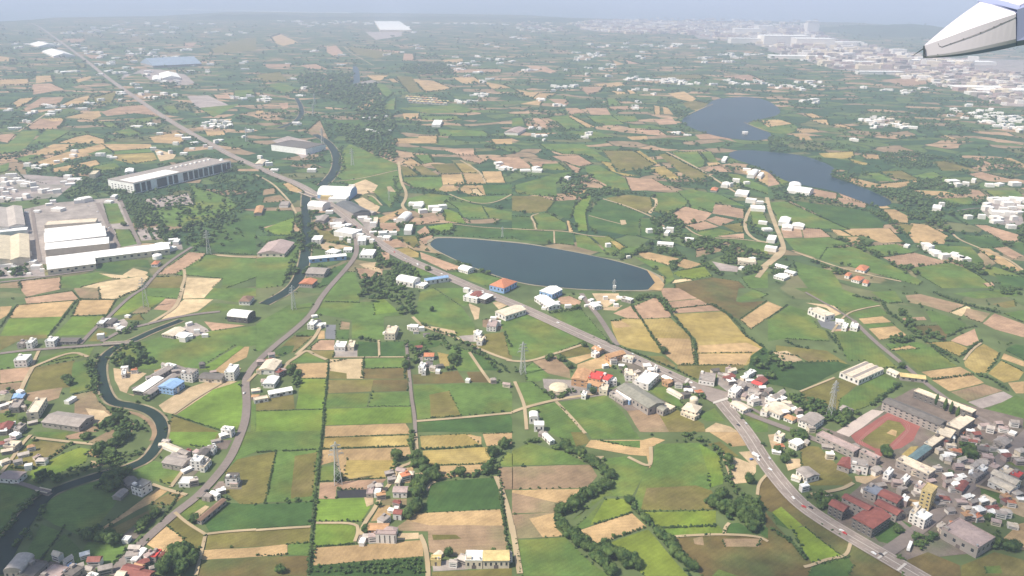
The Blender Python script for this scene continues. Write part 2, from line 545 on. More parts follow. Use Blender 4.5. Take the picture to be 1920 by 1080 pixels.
k g -100,230 0,180 90,180 545,380 540,410 300,490 150,540 -20,500 -60,330
k g 290,190 520,160 700,370 730,400 560,360 370,250
k r 345,70 430,60 520,100 500,130 350,120
k s 600,40 800,40 810,80 700,150 650,120
k s 660,150 830,130 780,170 690,165
k r 760,190 900,130 960,230 860,225
k r 905,140 1110,55 1190,195 1190,220 970,230
k r 1110,0 1250,0 1430,75 1150,100
k r 1160,105 1420,80 1500,125 1200,155
k r 1200,160 1500,125 1570,170 1210,190
k y 740,250 860,228 970,235 1120,450 1110,490 870,450 800,420 760,330
k t 745,250 820,245 900,290 770,300
k y 975,235 1190,225 1340,370 1370,570 1240,575 1130,480
k t 1080,375 1330,380 1370,470 1370,570 1250,575 1160,510
k y 1210,195 1590,175 1740,350 1900,460 1760,580 1400,575 1380,380 1330,340
k t 1400,430 1760,410 1890,465 1820,480 1400,485
k t 1400,495 1800,490 1750,575 1405,575
k o 1020,510 1130,510 1230,585 1200,600 1100,570
k o 1240,580 1740,580 1740,610 1560,640 1380,680 1300,650 1240,610
k k 1560,170 1250,0 1700,0 1680,100 1720,110 1910,95 1710,235 1650,210
k g 1690,80 1810,10 1920,50 1860,75 1700,105
k t 1710,240 1920,100 2030,145 1920,220 1790,310
k o 330,490 560,425 600,490 400,520
k t 410,530 590,490 600,520 480,570
k t 490,575 700,500 760,590 560,620 490,600
k b 155,550 330,510 380,560 430,610 440,680 360,660 270,640
k g 100,600 150,560 290,660 200,700 110,700
k g 45,710 150,705 310,835 90,890
k g 350,860 700,805 830,930 920,1080 560,1080 350,870
k g 130,900 330,855 530,1080 280,1080 200,930 130,930
k b 860,920 1060,880 1160,990 1180,1080 960,1080
k o 1080,910 1220,900 1440,1020 1450,1080 1180,1080
k g 1010,750 1150,740 1290,880 1230,890 1100,820
k g 1400,960 1520,900 1600,1000 1460,1000
k s 1450,1060 1530,1010 1640,1040 1700,1080 1450,1080
k g 1750,970 1820,940 1920,990 1920,1080 1820,1080
k u 640,440 760,470 840,520 980,570 1100,650 1240,700 1330,690 1620,780 1620,830 1510,860 1350,740 1200,700 860,700 830,640 780,560
k w 1540,650 1900,720 1920,760 1920,900 1640,820 1620,780 1540,720
k u 700,790 860,700 1150,850 1210,900 860,920
k w 230,680 450,690 640,760 740,760 730,800 480,830 330,850 240,760
l g 0,240 160,130 320,180 330,230 380,300 430,320 460,400 130,380 0,400
l g 200,0 540,0 840,120 700,150 580,180 480,130
l g 480,320 690,315 950,580 1000,600 860,600 720,545 600,550 560,470
l o 60,430 440,470 600,570 330,565 240,520 60,480
l s 40,480 140,470 260,540 130,570
l D -30,440 120,560 520,550 620,580 240,770 130,740 -170,690 -130,510
l o 240,780 500,675 680,720 540,830 520,920 350,920
l g 700,720 860,640 1000,720 760,880 640,930 540,920 540,830
l g 770,30 950,20 1010,110 900,115
l b 1030,55 1140,45 1480,130 1360,185 1180,130 1060,110
l g 600,190 830,140 900,200 860,210 680,225
l t 680,230 860,212 925,255 720,270
l g 720,272 930,260 950,280 750,300
l t 755,305 950,285 1045,355 840,390
l r 1010,225 1170,215 1190,240 1010,245
l k 1080,285 1280,280 1345,350 1330,390 1170,370
l g 1190,170 1240,170 1480,260 1490,290 1330,345 1260,250 1230,260
l p 1365,185 1490,135 1520,150 1480,180 1450,215
l b 1490,150 1670,190 1600,260 1500,230 1470,200
l r 1610,265 1700,190 1920,270 1920,370 1700,310
l r 1370,395 1410,370 1550,305 1585,410 1490,435
l y 1180,410 1380,400 1500,450 1440,520 1340,470 1250,430
l y 1470,555 1560,450 1620,420 1740,490 1640,635 1560,640 1480,590
l g 880,420 1120,405 1200,430 1160,460 930,470
l t 920,460 1060,430 1130,455 930,470
l g 950,475 1220,440 1380,560 1420,585 1130,625
l t 1150,630 1440,590 1540,645 1250,690
l t 1230,690 1530,650 1620,710 1360,775
l b 1370,780 1620,720 1760,770 1500,850
l W 1500,855 1765,775 1860,825 1600,905
l g 1640,920 1860,800 1920,830 1920,1050 1790,1010
l y 1650,640 1750,545 1920,630 1880,690 1770,710
l t 1770,490 1920,550 1920,590 1750,530
l t 1800,710 1920,700 1920,790 1860,790
l d 1790,450 1860,420 1920,430 1920,540 1780,470
l g 1760,190 1920,165 1920,260
l g 1390,40 1860,0 1880,60 1560,80
l o 1680,120 1850,90 1860,140 1780,150
l A 370,240 520,250 560,310 490,320 400,290
l r 490,310 680,300 690,315 500,325
l s 280,110 490,130 560,190 500,210 440,150
l u 860,870 1100,750 1560,920 1920,1080 1920,1300 1000,1140 500,1080
p u 350,-60 850,120 1240,-270 1920,-100 1920,500 1500,600 1600,900 1040,960 950,900 700,830 560,700 450,600 860,260
. R 1595,817 1670,770 1727,797 1713,825 1690,840 1668,845 1642,862 1640,846 1605,830
. o 1614,826 1640,806 1665,787 1688,792 1698,805 1680,822 1660,843 1640,840
. t 1662,812 1672,805 1682,808 1680,818
. S 1568,810 1602,788 1635,768 1658,771 1592,819
p y 1000,170 1070,110 1130,105 1060,190
p k -20,600 60,700 160,800 260,900 330,980 300,1080 -20,1080
p d 30,600 100,560 260,700 160,730 60,690
p L 30,600 100,560 260,700 160,730
p L 170,720 270,710 550,930 330,980 260,880
p k 0,230 200,520 350,660 540,780 620,850 600,930 340,1000 550,930 270,710 100,560 30,600 0,590
p k 620,850 720,850 1000,1060 1000,1080 600,1080
p d 340,1000 600,940 640,1000 600,1080 300,1080
p s 120,200 240,200 250,260 150,290
p s 0,20 90,10 110,60 30,130
p o 240,100 380,110 640,360 600,400 260,400
p s 650,330 760,330 870,270 840,330 730,390 660,370
p t 1740,820 1880,690 1920,680 1920,890
p g 1590,400 1780,460 1740,540 1600,470
p g 1790,230 1900,180 1920,200 1920,290
p o 1450,1000 1700,900 1920,960 1920,1080 1450,1080
p g 1620,1010 1740,1000 1760,1060 1640,1060
p s 1760,560 1800,480 1920,520 1920,640 1740,570
p t 1010,500 1250,520 1200,570 1040,550
p d 960,640 1080,700 1000,860 830,820 780,760
p k 1040,960 1200,900 1440,1000 1450,1080 1150,1080
o g 0,140 130,80 400,150 560,240 0,250
o b 0,260 590,245 640,330 560,420 0,430
o t 0,435 560,425 470,490 380,540 0,460
o b 0,455 380,540 330,600 0,610
o b 0,620 330,600 330,720 390,780 30,800
o t 130,650 320,605 330,720 390,780 230,790
o g 30,810 400,790 600,990 740,1080 70,1080
o g 280,0 450,0 480,100 440,100 360,50
o o 440,0 540,0 590,80 480,110
o g 560,0 930,0 960,50 600,50
o t 590,60 980,60 1060,40 1150,60 1050,110 1050,250 1030,270 1010,180 880,170 600,120 550,110
o g 640,65 960,65 960,120 880,110
o g 680,200 870,180 1020,260 1000,300 900,480 700,480 450,660 500,640 760,320
o g 1080,90 1400,80 1550,170 1590,350 1580,390 1480,420 1530,580 960,595 900,530 1000,300 1040,270
o G 1400,85 1550,170 1590,350 1580,390 1480,415 1470,300
o o 1010,420 1380,400 1500,440 1530,580 965,590
o L 980,600 1530,590 1530,700 1100,720
o L 700,500 880,500 900,600 580,700 640,600
o g 490,700 560,640 690,500 580,710 510,730
o t 515,735 900,610 1010,710 640,840 570,790
o L 680,850 1020,730 1180,920 1320,1080 1000,1080 830,960
o G 1060,730 1550,700 1590,760 1170,780
o k 1170,800 1600,760 1850,780 1920,830 1920,1080 1420,1080 1300,900
o b 1360,800 1430,780 1440,850 1370,840
o b 1580,800 1880,800 1850,860 1600,860
o g 1500,1080 1550,1030 1700,1080
o d 1620,690 1700,680 1840,760 1600,760
o o 1470,90 1560,70 1700,180 1600,190 1520,130
o t 1480,0 1700,0 1770,100 1650,110 1560,50
o s 1570,160 1700,200 1830,250 1830,300 1760,380 1650,390
o s 1700,150 1830,140 1880,240 1800,250
o k 1840,400 1920,320 1920,580 1850,510
o d 1880,700 1920,720 1920,800 1840,750
n g -230,270 -90,0 500,-10 480,125 0,150 -120,200
n o -140,205 150,145 70,525 0,540 -120,540 -240,440 -230,300
n g 155,145 470,130 430,515 75,525
n o 290,180 460,150 420,480 260,500
n d -390,680 -220,530 0,545 430,520 410,700 0,725 -350,745
n o -360,760 0,740 410,710 400,830 0,860 -380,880
n t -390,885 0,865 235,840 235,920 0,935 -410,960
n g 240,840 405,830 400,930 240,920
n k -410,965 0,940 400,925 380,1080 -450,1080
n y 515,45 1145,22 1145,105 500,125
n t 500,135 1150,110 1165,180 1060,200 1000,340 660,355 590,220 480,250
n y 680,210 1040,210 1000,340 660,350
n g 490,260 580,250 600,370 480,370
n r 480,380 980,350 900,430 600,430 600,500 470,500
n K 605,440 828,430 830,488 612,495
n G 465,505 810,495 860,560 790,670 450,670
n G 450,685 750,680 740,810 720,840 430,860
n s 810,490 880,490 880,540 830,560
n t 440,870 1250,810 1255,930 430,1000
n D 420,1005 1250,935 1280,1080 400,1080
n t 1080,275 1180,260 1180,380 1060,385
n s 1190,310 1290,300 1280,350
n b 950,500 1130,500 1130,550 930,545
n t 930,550 1010,550 1010,660 860,670
n y 1230,30 1600,15 1690,40 1690,100 1240,130
n t 1580,20 1690,35 1690,100
n y 1250,140 1790,110 1740,235 1260,250
n t 1300,260 1740,240 1740,300 1600,320 1400,350
n t 1700,15 1920,5 1920,90 1730,105
n d 1270,560 1310,390 1400,370 1800,340 1840,575 1210,605
n b 1130,660 1200,610 1830,580 1900,880 1570,900 1560,930 1390,930 1300,900 1290,745 1080,740 1060,710
n t 1130,660 1200,610 1830,580 1860,700 1300,700
n o 1320,770 1500,770 1540,800 1330,810
n s 1070,760 1220,755 1220,800 1060,810
n w 1320,980 1560,940 1590,1030 1330,1045
n o 1320,1050 1920,1020 1920,1080 1320,1080
n b 1810,265 1925,262 1925,430 1850,430
n g 1820,250 1880,150 1925,165 1925,260
n w 780,760 1060,740 1050,830 760,830
m g 250,0 520,0 480,55 280,30
m r 490,30 600,0 640,0 600,50 500,55
m o 60,260 160,130 270,60 500,90 460,150 250,270 160,300
m G 210,340 240,280 480,160 600,115 680,130 640,230 350,350 250,350
m b 650,80 800,0 930,0 960,20 870,110 700,90
m t 640,170 710,110 880,120 720,190
m s 680,215 760,220 780,250 700,270
m G 1240,0 1640,0 1580,115 1380,110 1200,60 1100,160 1060,180
m g 870,290 980,210 1180,220 1410,290 1280,400 1180,370
m g 0,390 270,430 0,740
m g 380,500 700,340 900,470 850,560 700,740 580,770 400,690 300,620
m g 180,950 310,690 460,750 310,960
m g 320,960 480,760 620,900 540,1000 400,1000
m g 550,1000 700,760 950,870 790,1060 740,1030 600,1000
m t 940,600 1180,420 1260,440 1140,530 1020,590 760,740 700,760
m o 1190,500 1280,450 1380,480 1330,520 1260,550 1130,540
m t 1280,460 1320,450 1380,480 1340,500
m o 780,750 1190,550 1230,570 1000,700 900,790
m u 900,790 1180,570 1250,570 1220,600 1000,820 930,820
m t 1080,830 1230,695 1380,800 1350,930 1260,930 1150,870
m o 1240,690 1310,610 1520,760 1550,780 1480,900 1370,930 1380,800
m g 1330,600 1490,500 1560,540 1420,640 1390,660
m s 1420,630 1540,550 1570,560 1480,645
m u 30,1080 50,1000 250,950 550,990 750,1080
m u 1590,430 1640,370 1820,360 1810,430
m u 1360,290 1500,280 1380,400 1280,400
m u 1640,60 1740,60 1700,130 1600,130
"""
LINES = """
# roads: name|width|z|mat|tile pts
road|22|hw|. 60,44 75,50 95,65 130,90 160,112 200,145 250,180 300,215 350,245 400,272 430,290 480,312 520,330 560,345 600,370 640,398 670,425 700,447 720,462 760,485 820,510 900,545 960,568 1030,600 1100,632 1180,668 1260,705 1330,738 1350,748
road|18|hw|. 1345,745 1370,775 1400,810 1430,860 1460,900 1500,945 1560,985 1620,1020 1680,1055 1740,1090
road|9|asphalt|. 1350,748 1400,775 1440,790 1527,822 1590,852 1650,880 1720,905 1790,932
road|12|asphalt|. 1655,1040 1700,1010 1760,962 1800,925 1850,885 1900,840 1940,800
road|7|asphalt|. 1600,600 1640,640 1690,680 1750,730 1800,765 1850,790 1885,812 1930,835
road|9|asphalt|. 205,1078 262,1020 330,960 365,935 395,905 430,862 445,830 460,790 463,755 460,722 462,705 480,680 512,650 550,620 575,598 590,580 600,560 620,535 652,500 668,478 669,460 667,445
road|7|asphalt|i 0,490 200,465 350,455 600,435 800,420 980,412 1040,400
road|7|asphalt|i 760,400 850,350 930,310 1100,270 1300,220 1500,190 1650,175
road|8|asphalt|k 520,40 580,130 650,210 720,320 790,430
road|7|pale|. 1250,285 1300,310 1340,335 1370,355 1405,375 1440,380
road|9|pale|. 1438,370 1442,390 1455,425 1468,455 1470,475 1440,495 1420,520
road|9|pale|. 1468,462 1455,480 1430,500
road|7|pale|. 1420,375 1400,400 1395,430 1415,450 1440,455
road|6|asphalt|e 0,1035 200,1015 350,990 700,945
road|6|asphalt|e 1440,770 1300,860 1200,940 1130,1020 1080,1080
road|6|asphalt|i 1080,0 980,60 900,130 800,230 720,290 600,420
road|5|pale|e 1360,1080 1390,1000 1380,940
road|6|pale|i 1370,0 1330,130 1250,190 1100,275
road|8|asphalt|e 730,440 800,580 890,770
road|7|asphalt|e 900,410 960,560 1045,750
road|6|asphalt|e 240,480 270,700 300,880
road|6|pale|a 140,985 250,915 350,850
road|6|pale|a 0,1000 150,985
road|5|pale|f 0,230 120,290 200,370 260,440 300,520
road|7|pale|f 1070,130 1085,280 1130,360 1120,420 1090,460 1130,500
road|4|pale|f 590,280 780,262 1060,195
road|4|pale|f 840,385 880,390 945,460
road|5|pale|f 1530,120 1620,170 1690,220 1720,290
road|4|pale|f 1450,375 1570,425 1700,450 1820,430 1920,375
road|3|pale|f 1480,600 1700,625 1920,635
road|4|pale|g 0,635 200,645 420,655 560,685 700,695
road|4|pale|g 180,640 170,590 135,540 200,520
road|3|pale|g 315,655 318,745
road|5|pale|g 680,410 850,460 1030,535 1100,570 1140,620
road|3|pale|g 575,535 700,570 820,600
road|4|pale|g 1300,620 1380,680 1500,705 1700,710 1920,740
road|5|pale|h 200,810 400,880 520,920 700,970 1000,1030
road|5|pale|h 1360,620 1400,700 1560,770 1800,860 1920,950
road|4|asphalt|h 1420,500 1540,480 1640,480
road|3|pale|j 920,390 925,520
road|3|pale|j 585,518 1130,516
road|4|asphalt|j 1125,390 1140,560 1155,690 1165,820 1190,960 1195,1085
road|4|pale|n 1195,0 1210,180 1170,230 1070,260 1020,370 940,460 900,560 800,700 790,770
road|5|pale|j 1175,215 1250,290 1480,360 1600,420 1780,500 1920,545
road|4|pale|j 1600,480 1680,600 1760,710
road|4|pale|j 1195,998 1500,975 1920,935
road|5|pale|k -40,540 50,550 150,545 320,490 540,420
road|4|pale|k 20,700 90,860 100,940 110,1060
road|5|pale|k 0,930 110,890 330,835 640,790
road|4|pale|k 330,850 430,950 550,1090
road|5|asphalt|k 1640,820 1760,880 1920,970
road|3|pale|n 1345,370 1300,390 1280,440
road|5|pale|n 1800,330 1850,450 1900,620 1925,760
road|5|pale|o 0,700 20,820 60,1060
road|4|pale|n 1230,770 1270,850 1290,1000 1290,1090
road|3|pale|n 0,735 200,720 410,708
road|3|pale|n 450,680 750,680 770,740 740,820
road|3|pale|o 1175,785 1400,770 1600,765 1850,780 1920,820
road|3|pale|o 1590,765 1600,710 1630,680
road|3|pale|p 620,830 590,930 450,950 320,1000 270,1010
road|3|pale|o 1920,310 1850,380 1840,470
road|4|pale|j 0,640 -60,700
road|5|pale|j 530,535 440,500 380,460 300,520 230,560 220,610
road|5|pale|j 490,260 470,320 430,380 380,430 300,500
road|4|pale|m 240,40 500,70 700,90 880,115
road|4|pale|m 0,310 60,240 170,80 230,20
road|5|asphalt|m -40,330 130,375 270,420 340,460 380,470
road|4|pale|m 1140,390 1250,430 1400,470
road|3|pale|m 1310,600 1400,680 1540,765
road|3|pale|m 1540,765 1700,745 1920,730
road|3|pale|m 1540,770 1510,900 1470,1070
road|4|pale|m 1280,410 1370,290
road|5|pale|i 150,780 190,690 240,600 245,590 540,470 660,515
road|4|pale|i 240,580 290,470
road|4|pale|i 1300,940 1500,800 1700,690 1800,600
road|3|pale|l 240,775 500,670
road|3|pale|l 480,330 580,190 720,150 840,130
road|3|pale|l 1470,540 1530,460 1600,410
road|4|asphalt|l 280,30 440,120 560,190 640,240
road|6|asphalt|p 950,640 1050,730 1120,760
road|4|pale|p 1560,400 1700,440 1850,480
road|4|pale|p 320,465 550,430 640,380
road|4|pale|c 1260,880 1340,850 1430,810 1510,780
road|3|pale|c 1740,915 1830,955 1920,985
road|6|pale|b 880,490 700,390 660,350
road|5|pale|e 1630,835 1760,845 1920,850
road|5|pale|o 500,185 600,190 690,190
road|4|pale|o 870,185 1030,265 1045,200 1040,110
"""
HEDGES = """
# hedge|r|spacing|tile pts|label
1.6|2.8|j 545,545 530,750 510,900 500,1085|tall straight hedgerow of dark shrubs beside the square green fields, upper stretch
1.9|2.8|n 500,0 480,180 455,400 440,560 425,750 410,900 395,1080|tall straight hedgerow of dark shrubs beside the square green fields, lower stretch
1.3|2.5|n 150,145 70,525|thin dark hedge splitting the two olive fields left of the tall straight hedgerow
1.4|2.5|n 500,128 300,140 0,152|thin hedge across the top of the olive fields left of the tall straight hedgerow
1.1|2.5|n 515,42 1145,22|thin hedge between the first two straw coloured strips
1.1|2.5|n 500,130 1150,108|thin hedge above the straw field that carries the lattice pylon
1.1|2.5|n 480,372 980,345|thin hedge below the straw field that carries the lattice pylon
1.3|2.5|n 430,862 720,842 760,835|thin hedge between the square green field and the long tan strip
1.8|2.8|n 1245,130 1500,120 1690,105|low hedge between the two straw fields right of the farm lane
1.1|2.5|n 1260,252 1740,238|low hedge above the tan strip right of the farm lane
2.2|3.2|n 1835,450 1860,650 1885,850 1905,950|dark hedgerow along the right side of the brown field
1.6|3|i 580,90 500,190 430,280 360,365|dark hedgerow between the two green fields above the canal road
1.6|3|i 130,130 60,210 0,300|dark hedgerow at the far left between two orange fields
1.2|2.6|i 135,128 555,95|thin hedge along the top of the wide orange field at far left
1.2|2.6|i 190,75 540,22 600,85|thin hedge above the narrow pinkish field at far left
1.3|2.6|i 600,85 870,88 805,200 710,290|hedge round the orange field beside the lattice pylon
1.3|2.6|i 1290,955 1450,1005 1640,1065|hedge between the bright green field and the olive field left of the winding road
1.2|2.6|i 245,590 480,530 660,510|hedge along the dirt lane above the olive field by the canal
1.3|2.6|o 590,700 900,605|thin hedge above the tan four cornered field
1.3|2.6|o 640,842 1010,712|thin hedge below the tan four cornered field
1.4|2.6|o 1100,722 1530,705|low hedge below the lime green field
2.6|4|k 900,140 980,250 1060,380 1130,480|hedgerow between the two striped yellow fields
2.4|3.5|k 1100,90 1190,190 1280,300 1370,400 1385,570|hedgerow through the middle of the big yellow field
2.6|4|k 1500,125 1620,200 1700,280 1760,370 1900,450|dark hedgerow on the far edge of the big yellow field
1.2|2.6|k 1400,490 1800,485|thin hedge crossing the ripe yellow field
1.2|2.6|k 1240,580 1740,578|thin hedge along the lower edge of the ripe yellow field
1.2|2.6|k 320,490 545,405|thin hedge along the lower edge of the green field by the highway
2.0|3|k 730,415 1000,520 1240,620 1380,690|roadside hedge between the highway and the yellow fields
1.4|3|l 0,230 150,125|thin hedge on the edge of the orange field at the right
2.6|4|l 130,400 210,440 300,455|short thick hedge crossing the green field below the white barn
2.6|4|l 440,330 500,400 540,460|short thick hedge beside the grey parking lot and green field
3.0|5|l 640,60 850,100 900,190 1010,260 1100,350 1180,400 1300,480 1450,570|long winding hedgerow through the patchwork fields at the right
3.2|5|l 1250,40 1400,100 1560,150 1740,190|thick hedgerow above the big ploughed field at the right edge
2.8|4|l 1570,650 1680,690 1800,770|thick dark hedgerow beside the school farm fields
2.2|4|l 1350,370 1450,310 1560,290|hedge above the ploughed field right of the patchwork
2.0|4|l 1240,690 1540,650|low hedge between the two orange fields by the school
2.4|4|l 1440,520 1560,420 1600,400|hedge beside the curved yellow field
3.4|5|l 780,880 880,800 980,730|thick hedgerow between the long white shed and the school
1.5|3|j 545,560 700,530|thin hedge above the pale square field
2.4|4|j 1240,270 1340,320 1480,370 1600,430|bushy hedge along the curving tan lane
2.4|4|j 1600,470 1720,520 1850,590 1900,640|bushy hedge right of the curving tan lane
2.0|3.5|m 70,270 250,280 500,110|hedge between the dark olive field and the bright green field at lower left
1.4|2.6|m 1100,830 1380,420|thin hedge beside the roadside parking strip
1.3|2.6|m 310,960 460,750 480,700|thin hedge between the shaded fields at lower left
1.3|2.6|m 800,1050 960,890 1080,780|hedge along the left verge of the winding road at lower left
2.4|4|k 280,190 400,165 520,150|clipped dark hedge above the green field by the highway
2.2|4|k 1230,900 1330,970 1400,990|dark hedge below the cream temple by the junction
2.6|4|p 40,740 150,810 220,880 280,960|dark ragged hedge beside the lime green field near the lower right corner
2.0|4|o 1180,780 1280,900 1360,1060|hedge between the lime field and the dark olive field, bottom right
"""
